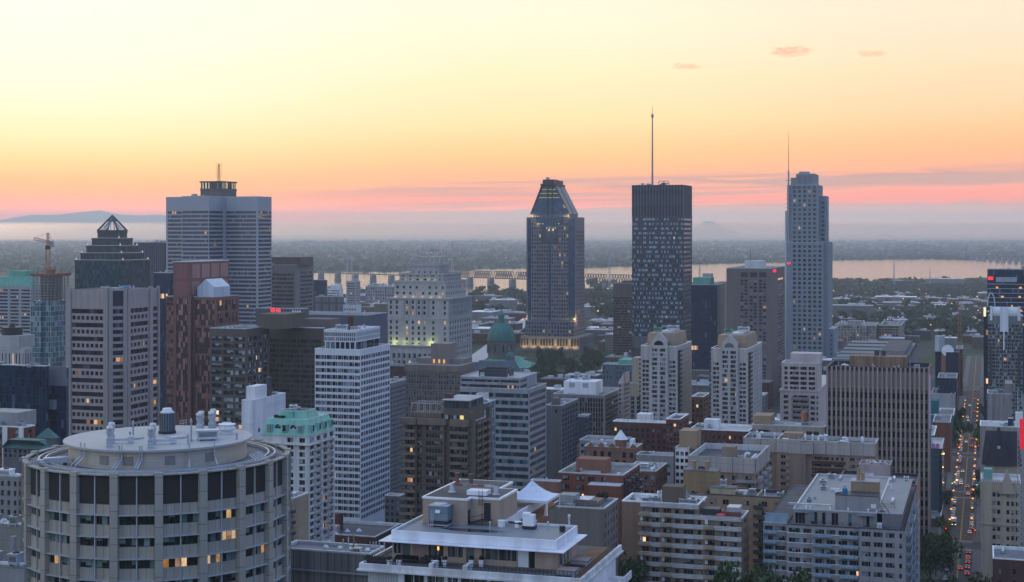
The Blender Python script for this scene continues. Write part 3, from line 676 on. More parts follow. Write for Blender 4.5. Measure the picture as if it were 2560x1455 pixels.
hvac(b.root,x0+7,10,zt-.5,6,3.4,3,MATS['galv']);hvac(b.root,x0+13,11,zt-.5,4,3,2.2,MATS['galv']);clutter(b.root,x0+3,x1-3,7,y1-3,zt-.5,9,4)
mb=MB()
for i in range(7):mb.box(x0+.4+(x1-x0-1)*i/6,x0+.8+(x1-x0-1)*i/6,4.1,4.5,b.H-.6,zm)
mb.build("pavilion_post",al,b.root)
tower('office_block',"grey slab with small paired windows tucked behind the white slab tower",940,976,1016,958,790,wall('slab_grey',(.19,.19,.20)),None,dict(n=9,wf=.72,group=2,gap=.1,mt=12,fh=11.5,wh=6.5,rows=30),'gl_punched',n=3)
b=tower('hotel_building',"brown concrete hotel with heavy cornice band and square roof tower, before stone palace",1014,1150,1187,917,950,wall('hotel_brown',(.18,.15,.125)),dict(n=10,wf=.84,group=2,gap=.08,mt=20,fh=14.2,wh=11,rows=12),None,'gl_grid',n=8)if glass('gl_grid',1.0,2.0,lit=0,blind=.5,blindc=(.16,.19,.22),fw=.2,fr=(.28,.27,.25))else None
MB().box(-b.W-.5,.5,-.5,b.L+.4,b.H-3.4,b.H+.6).build("cornice_band",wall('cornice_brown',(.20,.17,.14),joint=(1.5,60,.08)),b.root)
b.roof(MATS['roof_dark'],MATS['coping'],H=b.H+.75,name="roof_deck",ph=.2)
_,(xa,xb,zz)=b.pbox("roof_tower",wall('conc_brown',(.22,.19,.165)),1077,1124,10,14,b.H,860)
b.pbox("penthouse",MATS['conc_brown'],1040,1160,12,16,b.H,898)
for i,px in enumerate((1085,1098,1110)):MB().box(-b.w_at(px,9.8)-.6,-b.w_at(px,9.8)+.6,9.7,9.95,b.H+1,b.H+3.4).build("lit_doorway",glow('warm_door',(1,.5,.16),.9),b.root)
b=Bld('office_tower',"pale grey office slab with teal ribbon windows and setback top, centre",1150,1323,1366,973,720)
pg=wall('pale_grey',(.34,.34,.335),joint=(1.5,60,.06),jd=.75,var=.1)
b.shell(pg,dict(n=0,ml=.0,mr=.015,mt=12,fh=18.4,wh=10.6,rows=16),dict(n=0,ml=.04,mr=.05,mt=11,fh=17.6,wh=10.0,rows=17),MATS['gl_teal'],MATS['gl_strip'],inset=.3)
b.roof(MATS['roof_grey'],MATS['coping']);b.emit(60)
x0,x1=-b.w_at(1152,2),-b.w_at(1300,2);y1=2+b.l_at(1343,x1)-b.l_at(1301,x1);zt=b.z(945,x1,2)
pv=Bld.__new__(Bld);pv.__dict__.update(b.__dict__);pv.panes=[];mbp=MB()
for(o,ang,w_)in(((x0,2),0,x1-x0),((x1,2),math.pi/2,y1-2)):
 cc=[(.3,w_-.5)]if ang==0 else[(.6,w_*.4)]
 pv.facade(mbp,o,ang,w_,b.H-.9,zt,cc,[(b.H-.2,b.H+1.3),(b.H+2.6,zt-1.2)],.3,MATS['gl_strip'],1)
mbp.quad((x1,y1,b.H-.9),(x0,y1,b.H-.9),(x0,y1,zt),(x1,y1,zt));mbp.quad((x0,y1,b.H-.9),(x0,2,b.H-.9),(x0,2,zt),(x0,y1,zt));mbp.build("setback_storey",pg,b.root);pv.emit(9,"setback_window")
pv.roof(MATS['roof_light'],MATS['coping'],W=x1-x0,L=y1-2,H=zt,x=x1,y=2,ph=.4,name="upper_roof")
xa,xb=-b.w_at(1197,8),-b.w_at(1266,8);pv.shell(MATS['steel_dark'],W=xb-xa,L=12,H=b.z(925,xb,8),x=xb,y=8,z0=zt-.4,name="plant_screen");pv.roof(MATS['roof_dark'],MATS['steel_dark'],W=xb-xa,L=12,H=b.z(925,xb,8),x=xb,y=8,ph=1.5)
clutter(b.root,x0+2,x1-2,5,y1-3,zt-.4,4,6)
b=tower('office_block',"slim aqua glass block glimpsed right of the balconied brown tower",1180,1214,1239,1008,620,MATS['gl_aqua'],n=2,roof='roof_light')
b=tower('office_block',"white panelled stair block behind the aqua glass block",1190,1214,1222,985,650,MATS['white_alu'],n=0)
b=tower('concrete_block',"bare board marked concrete tower with gridded right side, centre",1364,1403,1446,1014,770,wall('bare_concrete',(.17,.165,.16),joint=(4,3,.06),streak=.25),dict(n=1,wf=.4,ml=.45,mr=.1,mt=10,fh=13,wh=9,rows=1),dict(n=6,wf=.84,ml=.04,mr=.04,mt=10,fh=12.4,wh=10,rows=15),'gl_strip',n=4,box=[(1380,1394,8,6,996,'taupe')])
tower('office_block',"low blue grey annex right of the bare concrete tower",1440,1462,1478,1042,800,wall('annex_blue',(.10,.11,.13)),None,dict(n=5,wf=.8,mt=8,fh=12,wh=9,rows=8),'gl_strip',n=2)
b=tower('office_block',"black glass block with white fins and a white rooftop plant box, centre right",1383,1512,1556,988,850,wall('fin_grey',(.21,.205,.20)),dict(n=18,wf=.8,ml=.04,mr=.03,mt=8,fh=12.2,wh=11.2,rows=12),dict(n=0,ml=.05,mr=.05,mt=12,fh=12,wh=8,rows=12),'gl_tall','gl_strip',n=4,inset=.9)if glass('gl_tall',50,3.4,lit=0.014,blind=.08,dark=(.012,.015,.024),fw=.3,fr=(.02,.022,.03),litc=(1,.6,.2),lits=.35)else None
wpb=wall('plant_white',(.76,.76,.76),joint=(1.2,60,.04),var=.06)
_,(xa,xb,zz)=b.pbox("plant_box",wpb,1409,1490,8,16,b.H-.9,955)
for px in(1430,1463):MB().box(-b.w_at(px,7.9)-1.6,-b.w_at(px,7.9)+1.6,7.75,7.95,b.H+3.2,b.H+5.6).build("louvre",MATS['duct_grey'],b.root)
clutter(b.root,xa+2,xb-1,10,22,zz,5,6,1.2)
b=tower('apartment_block',"white framed lattice balcony block right of the white plant box",1546,1560,1574,955,860,wall('lattice_white',(.50,.45,.44)),dict(n=2,wf=.7,mt=6,fh=11,wh=8,rows=14),dict(n=3,wf=.75,mt=6,fh=11,wh=8,rows=14),'gl_warm',inset=1.2,n=1)
MB().prism([(-b.W,0),(0,0),(0,b.L),(-b.W,b.L)],b.H,b.H+5,s1=[(-.2,0),(0,0),(0,b.L),(-.2,b.L)]).build("gable",MATS['lattice_white'],b.root)
b=tower('apartment_tower',"beige stepped tower with blue window strips left of the twin condominium towers",1574,1604,1614,958,850,wall('beige_stone',(.36,.30,.24)),dict(n=2,wf=.6,mt=34,fh=11,wh=9,rows=12),None,'gl_blue',box=[(1580,1606,2,12,895,'beige_stone')],n=1)
tower('office_block',"low block with green copper mansard behind the beige tower",1506,1580,1592,912,1150,wall('mansard_slate',(.09,.12,.14)),dict(n=9,wf=.4,mt=6,fh=12,wh=6,rows=3),None,'gl_punched',roof='copper_green',box=[(1546,1588,5,20,900,'copper_green')],n=0)
b=tower('brick_building',"dark red brick warehouse with white coping below left twin tower",1532,1722,1730,1060,690,MATS['brick_dark'],dict(n=14,wf=.4,mt=16,fh=14,wh=8,rows=6),None,'gl_punched',cop='coping_white',n=3,box=[(1592,1626,12,7,1036,'white_paint')])
b=tower('brick_building',"red brick corner block with dark flat roof right of the warehouse",1665,1700,1722,1048,665,wall('brick_wine',(.13,.05,.04)),dict(n=4,wf=.7,mt=12,fh=12,wh=7,rows=7),dict(n=4,wf=.5,mt=12,fh=12,wh=7,rows=7),'gl_punched',cop='coping_white',roof='roof_dark',n=0)
b=tower('brick_building',"long dark brick block with pale roof below the right twin tower",1724,1872,1890,1078,660,MATS['brick_dark'],dict(n=11,wf=.35,mt=14,fh=14,wh=8,rows=5),None,'gl_punched',cop='coping_white',roof='roof_light',n=4,box=[(1760,1796,9,6,1050,'white_paint')])
tower('brick_building',"brown brick infill between the twin towers",1728,1758,1776,992,860,wall('brick_brown',(.16,.085,.06)),dict(n=3,wf=.5,mt=8,fh=12,wh=7,rows=8),dict(n=3,wf=.5,mt=8,fh=12,wh=7,rows=8),'gl_punched',n=1,cop='coping_white')
b=Bld('condominium_tower',"cream stepped condominium tower with balconies in front of tall stepped skyscraper",1950,2046,2086,978,850)
cr=wall('cream_condo',(.54,.46,.41),joint=(1.6,.9,.04),jd=.85,var=.1)
k=b.k
b.shell(cr,dict(cols=[(2,4.6),(7,16),(17,19.4),(20.3,21.2)],mt=12,fh=13.6,wh=8,rows=10),None,MATS['gl_home'],inset=1.3);b.roof(MATS['roof_grey'],MATS['coping']);b.emit(60)
pv=Bld.__new__(Bld);pv.__dict__.update(b.__dict__);pv.panes=[]
x0,x1=-b.w_at(1954,1),-b.w_at(2046,1)
pv.shell(cr,dict(cols=[(1.5,3.4),(4.6,9.6),(10.4,14),(15,18.6)],mt=10,fh=12.6,wh=8,rows=5),None,MATS['gl_home'],inset=1.5,W=x1-x0,L=18,H=b.z(908,x1,1),x=x1,y=1,z0=b.H-.9,name="upper_storeys");pv.emit(30,"upper_window")
pv.roof(MATS['roof_grey'],MATS['coping_white'],W=x1-x0,L=18,H=b.z(908,x1,1),x=x1,y=1)
b.pbox("penthouse",cr,1976,2050,5,14,b.z(908,x1,1)-.9,885)
mb=MB()
for i in range(10):
 z=b.H-(12+13.6*i+8.6)*k
 if z>3:mb.box(-b.W+6.6,-b.W+16.4,-1.4,-.02,z-.3,z);mb.box(-b.W+6.6,-b.W+16.4,-1.45,-1.36,z,z+1.0)
mb.build("balcony",wall('balcony_grey',(.30,.27,.25)),b.root)
MB().box(-b.W-.4,.4,-.4,b.L,b.H-.5,b.H+.5).build("cornice",cr,b.root)
b=Bld('office_tower',"broad brown office tower with slim vertical stone ribs beside the avenue",2068,2322,2328,922,640)
rb=wall('rib_stone',(.36,.285,.25),joint=(60,3.3,.06),var=.08);sp=wall('spandrel_brown',(.15,.115,.115))
k=b.k;W=b.W;n=22;cw=W/n
rows=[b.H-(64+24.2*i)*k for i in range(18)]
mbw=MB();mb2=MB()
b.facade(mbw,(-W,.5),0,W,0,b.H-1.2,[(.2,W-.2)],[(z-15*k,z)for z in rows if z-15*k>2]+[(b.H-54*k,b.H-5*k)],.3,None,0)
mbw.quad((0,.5,0),(0,b.L,0),(0,b.L,b.H),(0,.5,b.H));mbw.quad((0,b.L,0),(-W,b.L,0),(-W,b.L,b.H),(0,b.L,b.H));mbw.quad((-W,b.L,0),(-W,.5,0),(-W,.5,b.H),(-W,b.L,b.H))
mbw.build("wall",sp,b.root)
glass('gl_rib',50,None,lit=0.0175,blind=.22,dark=(.010,.012,.018),blindc=(.07,.085,.12),litc=(1,.5,.14),lits=.55)
for z in rows:
 if z-15*k>2:
  for i in range(n):b.panes.append((0,cw-.7,15*k,(-W+i*cw+.35,.8,z-15*k),0,MATS['gl_rib']))
for i in range(n):b.panes.append((0,cw-.7,49*k,(-W+i*cw+.35,.8,b.H-54*k),0,MATS['gl_rib']))
b.emit(100)
for i in range(n+1):
 MB().box(-W+i*cw-.40,-W+i*cw+.40,-.35,.62,0,b.H).build("rib",rb,b.root)
mb=MB()
for i in range(n):
 for q in(.36,.64):mb.box(-W+(i+q)*cw-.14,-W+(i+q)*cw+.14,.1,.7,b.H-54*k,b.H-2)
mb.build("crown_fin",rb,b.root)
b.roof(MATS['roof_dark'],MATS['steel_dark'],y=.5,L=b.L-.5,ph=1.6)
_,(xa,xb,zz)=b.pbox("rust_penthouse",MATS['rust_metal'],2124,2266,14,12,b.H-1.6,893)
MB().cyl(xb-13,20,1.0,zz,zz+2.4,12).cyl(xb-10,20,1.0,zz,zz+2.2,12).build("flue",MATS['steel_dark'],b.root)
for p in((-W+8,8),(-14,8),(-6,16),(-24,9),(-W+4,20)):clutter(b.root,p[0]-2,p[0]+2,p[1],p[1]+3,b.H-1.6,int(p[0]*7),2)
MB().box(.05,.35,3,6,b.H-26,b.H-3).build("blue_sign",glow('sign_blue',(.35,.4,1),1.0),b.root)
mast(b.root,-8,6,b.H,8,.12,MATS['galv'])
# -- landmark towers
def sub(b):
 pv=Bld.__new__(Bld);pv.__dict__.update(b.__dict__);pv.panes=[];return pv
b=Bld('cruciform_tower',"tall grey cross shaped office tower with striped floors, glass penthouse and lattice mast",454,522,560,490,1440)
gr=wall('pvm_metal',(.40,.41,.43),var=.06,streak=.03,joint=(1.15,60,.14),jd=.70)
gp_=glass('gl_pvm',1.15,None,lit=.012,blind=.06,dark=(.012,.016,.028),fw=.34,fr=(.16,.17,.19),lits=.8)
W,L,H,k=b.W,b.L,b.H,b.k
rowsd=dict(n=0,ml=.02,mr=.02,mt=37,fh=10.35,wh=6.4,rows=30)
wl=b.w_at(415,L)-W;wr=-b.w_at(645,L)
for(x,y,w_,l_)in((0,0,W,L),(wr+.0,L,wr+W+wl,W),):
 b.shell(gr,rowsd,rowsd,gp_,gp_,.3,W=w_,L=l_,x=x,y=y)
 b.roof(MATS['roof_grey'],MATS['coping'],W=w_,L=l_,x=x,y=y,ph=.7)
MB().box(.02,2.4,L-2.6,L-.02,0,H-.3).build("corner_pier",gr,b.root)
MB().box(-W*1.0,0,L+W+.05,L+W+26,0,H).build("rear_wing",gr,b.root)
b.emit(100)
xa,xb,y0=-b.w_at(501,L+2),-b.w_at(556,L+2),L+2
y1=y0+b.l_at(591,xb)-b.l_at(556,xb)
za,zb_,zc,zd=H-.7,b.z(471,xb,y0),b.z(456,xb,y0),b.z(452.5,xb,y0)
MB().box(xa,xb,y0,y1,za,zb_-1.6).build("penthouse",wall('pent_brown',(.15,.13,.12)),b.root)
MB().box(xa-.4,xb+.4,y0-.4,y1+.4,zb_-1.6,zb_).build("penthouse_rim",MATS['pent_brown'],b.root)
MB().box(xa+.3,xb-.3,y0+.3,y1-.3,zb_,zc).build("penthouse_glazing",glass('gl_pent',1.6,None,lit=.25,blind=.2,dark=(.02,.025,.02),fw=.3,fr=(.08,.08,.08),litc=(1,.75,.35),lits=.7),b.root)
MB().box(xa-.7,xb+.7,y0-.7,y1+.7,zc,zd).build("penthouse_roof",MATS['steel_dark'],b.root)
ym=(y0+y1)/2;mb=MB();xm=-b.w_at(547,ym);r_=.45
for(i,j)in((-1,-1),(1,-1),(1,1),(-1,1)):mb.tube((xm+i,ym+j,zd),(xm+i*.6,ym+j*.6,zd+17.5),.16,4)
for q in range(9):
 z=zd+q*1.95;s_=1-.4*q/9
 mb.tube((xm-s_,ym-s_,z),(xm+s_,ym-s_,z+1.9),.1,4);mb.tube((xm+s_,ym+s_,z),(xm-s_,ym+s_,z+1.9),.1,4);mb.tube((xm+s_,ym-s_,z),(xm+s_,ym+s_,z+1.9),.1,4)
mb.build("lattice_mast",wall('mast_rust',(.20,.09,.06)),b.root)
mb=MB()
for sx in(-3.0,3.0):mb.tube((xm+sx,ym,zd+4.5),(xm+sx,ym,zd+19),.09,4)
for q in range(6):mb.tube((xm-3.0,ym,zd+5.5+q*2.5),(xm+3.0,ym,zd+5.5+q*2.5),.08,4)
mb.build("aerial_frame",MATS['mast_rust'],b.root)
clutter(b.root,-W*.9,-W*.2,5,L-3,H-.6,4,6,1.5);rail(b.root,[(wr-2,L+4),(-4,L+4)],H,2.2,MATS['steel_dark'],2,bars=1)
b=Bld('stepped_tower',"dark glass stepped tower with lit ledges and open pyramid crown, far left",187,308,373,650,1250)
W,L,H=b.W,b.L,b.H
dg=glass('gl_step',1.6,3.9,lit=.004,lits=.4,blind=.25,dark=(.010,.040,.056),blindc=(.03,.10,.11),fw=.12,fr=(.03,.035,.045),rough=.05)
MB().box(-W,0,0,L,0,H).build("glass_wall",dg,b.root)
wl_=glow('ledge_light',(.95,.93,1.0),.4)
lamp_=glow('finial_lamp',(.85,.88,1),.7)
ytiers=[632,613.5,595,577.5];e=3.3;zprev=H
trim=MB();fin=MB();line=MB()
tiers=[(0,H)]
for i,yv in enumerate(ytiers):
 d_=e*(i+1);z=b.z(yv,-d_,d_)
 MB().box(-W+d_,-d_,d_,L-d_,zprev,z).build("setback_storey",dg,b.root);tiers.append((d_,z));zprev=z
for(d_,z)in tiers:
 for(x0,x1,y0,y1)in((-W+d_-.3,-d_+.3,d_-.35,d_-.02),(-d_+.02,-d_+.35,d_-.3,L-d_+.3)):
  MB().box(x0,x1,y0,y1,z-1.5,z-.3).build("parapet",MATS['steel_dark'],b.root)
  if d_<13:MB().box(x0,x1,y0,y1,z-.14,z+.06).build("ledge_light",wl_,b.root)
 if d_<13:
  for(x,y)in((-W+d_+.8,d_+.8),(-d_-.8,d_+.8),(-d_-.8,L-d_-.8)):
   MB().cyl(x,y,.5,z+.1,z+.8,8,.42).cyl(x,y,.42,z+.8,z+1.7,8,.1).build("finial_lamp",lamp_,b.root)
d_,z=tiers[-1];cx_,cy_=-W/2,L/2;za=b.z(538,cx_,cy_)
cs=[(-W+d_,d_),(-d_,d_),(-d_,L-d_),(-W+d_,L-d_)]
mb=MB()
for(x,y)in cs:mb.tube((x,y,z),(cx_,cy_,za),.95,4,.5)
for p_,q_ in zip(cs,cs[1:]+cs[:1]):
 mb.tube((*p_,z+.3),(*q_,z+.3),.7,4)
 f=.36;a=[(cx_+(p[0]-cx_)*f,cy_+(p[1]-cy_)*f,z+(za-z)*(1-f))for p in(p_,q_)]
 mb.tube(a[0],a[1],.6,4)
mb.build("pyramid_frame",MATS['steel_dark'],b.root)
mb=MB();cap=[(cx_+(p[0]-cx_)*.35,cy_+(p[1]-cy_)*.35)for p in cs]
mb.prism(cap,z+(za-z)*.645,za-.5,s1=[(cx_+(p[0]-cx_)*.02,cy_+(p[1]-cy_)*.02)for p in cs]).build("pyramid_glazing",glass('gl_pyr',1.5,1.5,lit=0,blind=.5,dark=(.05,.12,.24),blindc=(.12,.26,.42),fw=.12,fr=(.03,.04,.06)),b.root)
mb=MB()
for p_,q_ in zip(cs,cs[1:]+cs[:1]):
 mx,my=(p_[0]+q_[0])/2,(p_[1]+q_[1])/2;f=.42
 for c_ in(p_,q_):
  tx,ty=cx_+(mx-cx_)*f*.6,cy_+(my-cy_)*f*.6
  mb.tube((mx*.75+c_[0]*.25,my*.75+c_[1]*.25,z+.4),(tx,ty,z+(za-z)*.62),.42,4)
mb.build("inner_strut",wall('strut_pale',(.40,.44,.52)),b.root)
b=Bld('granite_tower',"dark red granite tower with blank windowed crown and white gabled skylight",433,477,573,654,950)
W,L,H,k=b.W,b.L,b.H,b.k
rg=wall('red_granite',(.17,.080,.070),var=.1,streak=.05,rough=.55);rp=wall('rose_panel',(.32,.18,.165),var=.08,rough=.5)
zs=b.z(742,0,0)
b.shell(rg,dict(n=1,wf=.66,mt=92,fh=0,wh=300,rows=1),None,MATS['gl_rose'],inset=.4)
b.emit(10,"window_bay");b.roof(MATS['roof_light'],MATS['coping_white'],ph=.6)
for i,(z0,z1)in enumerate(((H-43*k,H-7*k),(H-86*k,H-50*k))):
 MB().box(-W*.86,-W*.12,-.12,.0,z0,z1).build("blank_panel",wall('wine_panel',(.22,.085,.09),var=.08,rough=.5),b.root)
for i in range(4):MB().box(.0,.12,L*(.03+i*.245),L*(.03+i*.245+.2),H-42*k,H-7*k).build("blank_panel",rp,b.root)
for i in range(4):MB().box(.0,.12,L*(.03+i*.245),L*(.03+i*.245+.2),H-84*k,H-50*k).build("blank_panel",rp,b.root)
x1=-b.w_at(540,3);L2=b.l_at(597,x1)-b.l_at(540,x1)
pv=sub(b);pv.shell(rg,dict(cols=[(1.2,(x1)-1.0)],mt=8,fh=70,wh=64,rows=5),dict(n=3,wf=.82,ml=.03,mr=.03,mt=10,fh=32,wh=26,rows=9),MATS['gl_rose'],MATS['gl_rose'],.4,W=x1,L=L2,H=zs,x=x1,y=3)
pv.emit(60,"window_bay");pv.roof(MATS['roof_dark'],MATS['coping'],W=x1,L=L2,H=zs,x=x1,y=3,ph=.6)
xl_=b.w_at(415,4)-W
pv=sub(b);pv.shell(rg,dict(n=1,wf=.9,mt=4,fh=11.6,wh=8.4,rows=32),None,MATS['gl_orange_reflection'],None,.3,W=xl_,L=30,H=zs,x=-W-.01,y=4)if glass('gl_orange_reflection',1.5,None,lit=.02,blind=.5,dark=(.06,.03,.03),blindc=(.34,.20,.15),fr=(.13,.08,.08),fw=.2)else 0  # orange reflection on this strip is put into the pane colours
pv.emit(40);pv.roof(MATS['roof_grey'],MATS['coping'],W=xl_,L=30,H=zs,x=-W-.01,y=4)
gx0,gx1=1.5,-b.w_at(538,6)-.5;gy0,gy1=5.5,5.5+(b.l_at(578,gx1)-b.l_at(538,gx1));zr=b.z(697,gx0+3,gy0+6);ze=b.z(718,gx1,gy0)
gl_=wall('skylight_white',(.50,.57,.62),var=.05,rough=.25,joint=(1.6,60,.06),jd=.75);mb=MB();xr_=gx0+(gx1-gx0)*.5
mb.prism([(gx0,gy0),(gx1,gy0),(gx1,gy1),(gx0,gy1)],zs-.5,ze,top=False)
mb.quad((gx1,gy0,ze),(gx1,gy1,ze),(xr_,gy1,zr),(xr_,gy0,zr));mb.quad((gx0,gy1,ze),(gx0,gy0,ze),(xr_,gy0,zr),(xr_,gy1,zr));mb.quad((gx0,gy0,ze),(gx1,gy0,ze),(xr_,gy0,zr));mb.quad((gx1,gy1,ze),(gx0,gy1,ze),(xr_,gy1,zr))
mb.build("gabled_skylight",gl_,b.root)
b=Bld('skyscraper',"granite and blue glass skyscraper with sloping trapezoid crown and amber lit setbacks",1317,1436,1460,543,1775)
W,L,H,k=b.W,b.L,b.H,b.k
ga=wall('granite_grey',(.145,.15,.165),var=.08,streak=.05,rough=.6);gd=glass('gl_crown',1.6,3.9,lit=.01,blind=.1,dark=(.014,.062,.13),blindc=(.03,.10,.18),fw=.14,fr=(.008,.02,.04),rough=.05,ior=1.4)
gw=glass('gl_gran',50,None,lit=.026,blind=.3,dark=(.012,.024,.045),blindc=(.10,.14,.18),litc=(1,.45,.12),lits=.5)
fx0,fx1=-b.w_at(1328),-b.w_at(1421)
MB().box(-W,0,.8,L,0,H).build("glass_core",MATS['gl_blue'],b.root)
cw=(fx1-fx0)/15
zmid,zlow=b.z(572,-W/2,0),b.z(611,-W/2,0)
cols=[(i*cw+cw*.2,i*cw+cw*.86)for i in range(15)if i!=7]
pv=sub(b)
def granite(o0,o1,z0,z1,skip=()):
 mb=MB();c2=[(max(a+fx0,o0)-o0+0,c+fx0-o0)for(a,c)in cols if a+fx0>=o0-.01 and c+fx0<=o1+.01]
 rws=[(H-(5+9.62*i+6.3)*k,H-(5+9.62*i)*k)for i in range(1,28)]
 pv.facade(mb,(o0,0),0,o1-o0,z0,z1,c2,[r for r in rws if r[0]>z0+.3 and r[1]<z1-.3],.4,gw,0)
 a=[(o1,0),(o1,.8),(o0,.8),(o0,0)]
 mb.quad((o1,0,z0),(o1,.8,z0),(o1,.8,z1),(o1,0,z1));mb.quad((o0,.8,z0),(o0,0,z0),(o0,0,z1),(o0,.8,z1));mb.quad((o0,0,z1),(o1,0,z1),(o1,.8,z1),(o0,.8,z1))
 return mb.build("granite_front",ga,b.root)
gx=[fx0+cw*i for i in range(16)]
zst=b.z(800,-W/2,0)
granite(gx[0],gx[2],zst,b.z(544));granite(gx[2],gx[4],zst,b.z(564));granite(gx[4],gx[7]-cw*.0,zst,zlow);granite(gx[8],gx[11],zst,zlow);granite(gx[11],gx[13],zst,b.z(564));granite(gx[13],gx[15],zst,b.z(544))
MB().box(gx[7]-.3,gx[8]+.3,.3,.78,zst,zlow+4).build("centre_bay",MATS['gl_blue'],b.root)
mb=MB();c2=[(L*.10+i*L*.062,L*.10+i*L*.062+L*.036)for i in range(14)]
pv.facade(mb,(.5,0.0+L*.04),math.pi/2,L*.96,0,H,c2,[(H-(34+9.62*i+6.3)*k,H-(34+9.62*i)*k)for i in range(27)],.3,MATS['gl_punched'],2)
mb.quad((.02,L*.04,0),(.5,L*.04,0),(.5,L*.04,H),(.02,L*.04,H));mb.quad((.02,L*.04,H),(.5,L*.04,H),(.5,L,H),(.02,L,H))
mb.build("granite_side",ga,b.root)
MB().box(-W-.4,-W+.9,-.1,L,0,H).build("granite_edge",ga,b.root)
pv.emit(100)
y0=2.0;zc0,zc1,zt=b.z(536,0,y0),b.z(463,0,y0),b.z(448,0,y0)
cl,crr=-b.w_at(1327,y0),-b.w_at(1423,y0);tl,tr=-b.w_at(1360,10),-b.w_at(1391,10)
yb=L-3;ty0,ty1=9,9+(b.l_at(1416,tr)-b.l_at(1391,tr))
MB().box(cl,crr,y0,yb,H-.1,zc0).build("crown_base",ga,b.root)
MB().prism([(cl,y0+.0),(crr,y0+.0),(crr,yb),(cl,yb)],zc0,zc1,s1=[(tl,y0+2),(tr,y0+2),(tr,yb-2),(tl,yb-2)],bottom=False).build("glass_crown",gd,b.root)
def slab(p,q,y0_,y1_,th,name,mat):
 mb=MB();n_=Vector((q[1]-p[1],0,-(q[0]-p[0]))).normalized()*th
 if n_.z<0:n_=-n_
 a=[(p[0],p[1]),(q[0],q[1]),(q[0]+n_.x,q[1]+n_.z),(p[0]+n_.x,p[1]+n_.z)]
 f=[(x,y0_,z)for x,z in a];r=[(x,y1_,z)for x,z in a]
 mb.quad(*f)if False else mb.quad(*reversed(f));mb.quad(*r)
 for i in range(4):
  j=(i+1)%4;mb.quad(f[i],f[j],r[j],r[i])
 return mb.build(name,mat,b.root)
rib=wall('crown_rib',(.055,.045,.045),rough=.5);ribl=wall('crown_slab',(.22,.212,.21),rough=.6,var=.06)
Lm=yb-y0
for(a,c,m_)in((-.6,.8,rib),(.8,Lm*.42,ribl),(Lm*.52,Lm+.5,ribl)):
 slab((crr,zc0),(tr,zc1),y0+a,y0+c,.9,"crown_slope",m_);slab((cl,zc0),(tl,zc1),y0+a,y0+c,.9,"crown_slope",m_ if m_ is rib else rib)
for(x0,x1,zz)in((tl-2.2,tr+2.2,zt-5),(tl+.5,tr-.5,zt)):
 MB().box(x0,x1,y0+.5,y0+Lm*.45,zc1-1,zz).build("crown_cap",rib,b.root);MB().box(x0,x1,y0+Lm*.52,yb+.4,zc1-1,zz-.5).build("crown_cap",rib,b.root)
for xx in(.44,.56):MB().box(cl+(crr-cl)*xx-.5,cl+(crr-cl)*xx+.5,y0-.5,y0+2.4,zlow+12,zc1-1).build("crown_mullion",rib,b.root)
MB().box(cl+(crr-cl)*.30,cl+(crr-cl)*.70,.25,.79,zlow,zmid).build("centre_recess",MATS['gl_dark'],b.root)
for i,yv in enumerate((473,483,493.5)):
 z=b.z(yv,0,y0);f=(z-zc0)/(zc1-zc0);a,c=cl+(tl-cl)*f,crr+(tr-crr)*f
 MB().box(a+1.5,c-1.5,y0-.12+2*f,y0+2*f-.02,z-.5,z+.5).build("lit_floor",glow('floor_light',(.75,.8,.25),.35),b.root)
hvac(b.root,(tl+tr)/2-3,y0+8,zt,4,3,3,MATS['galv']);MB().tube(((tl+tr)/2,y0+8,zt+3),((tl+tr)/2+7,y0+8,zt+3.3),.3,4).build("crane_arm",MATS['galv'],b.root)
xb=-b.w_at(1435,-5);xa=-b.w_at(1313,-5);zz=b.z(803,xb,-5)
pv=sub(b);pv.shell(ga,dict(n=17,wf=.62,mt=4,fh=9.62,wh=6.4,rows=8),dict(n=16,wf=.5,mt=4,fh=9.62,wh=6,rows=8),gw,MATS['gl_punched'],.4,W=xb-xa,L=L+8,H=zz,x=xb,y=-5)
xb2=-b.w_at(1448,-14);xa2=-b.w_at(1301,-14);z2=b.z(843,xb2,-14)
gb=glass('gl_base',50,8,lit=.10,blind=.1,dark=(.012,.02,.035),litc=(1,.5,.16),lits=.5)
pv.shell(ga,dict(n=21,wf=.66,mt=5,fh=21,wh=18,rows=3),dict(n=18,wf=.5,mt=5,fh=21,wh=17,rows=3),gb,gb,.5,W=xb2-xa2,L=L+22,H=z2,x=xb2,y=-14,name="base_wall");pv.emit(60)
MB().quad((xa2,-14,z2-.02),(xb2,-14,z2-.02),(xb2,L+8,z2-.02),(xa2,L+8,z2-.02)).build("roof",MATS['roof_grey'],b.root)
MB().quad((xa,-5,zz-.02),(xb,-5,zz-.02),(xb,L+3,zz-.02),(xa,L+3,zz-.02)).build("roof",MATS['roof_grey'],b.root)
gx_=-b.w_at(1372,-16);MB().prism([(gx_-11,-19),(gx_+11,-19),(gx_+11,-13.9),(gx_-11,-13.9)],0,z2-14,s1=[(gx_-2.5,-15),(gx_+2.5,-15),(gx_+2.5,-13.9),(gx_-2.5,-13.9)]).build("atrium_roof",MATS['gl_dark'],b.root)
amber=(1,.55,.16)
def lamp(root,name,p,energy,c,size=.6,spot=None,aim=None):
 ld=bpy.data.lights.new(name,'SPOT' if spot else 'POINT');ld.energy=energy;ld.color=c;ld.shadow_soft_size=size
 if spot:ld.spot_size=R(spot);ld.spot_blend=.8
 o=bpy.data.objects.new(name,ld);col.objects.link(o);o.parent=root;o.location=p
 if aim:o.rotation_euler=(Vector(aim)-Vector(p)).to_track_quat('-Z','Y').to_euler()
 return o
for i in range(7):lamp(b.root,"uplight",(xa2+(xb2-xa2)*(i+.5)/7,-19,3),5500,amber,1,150,(xa2+(xb2-xa2)*(i+.5)/7,-14,16))
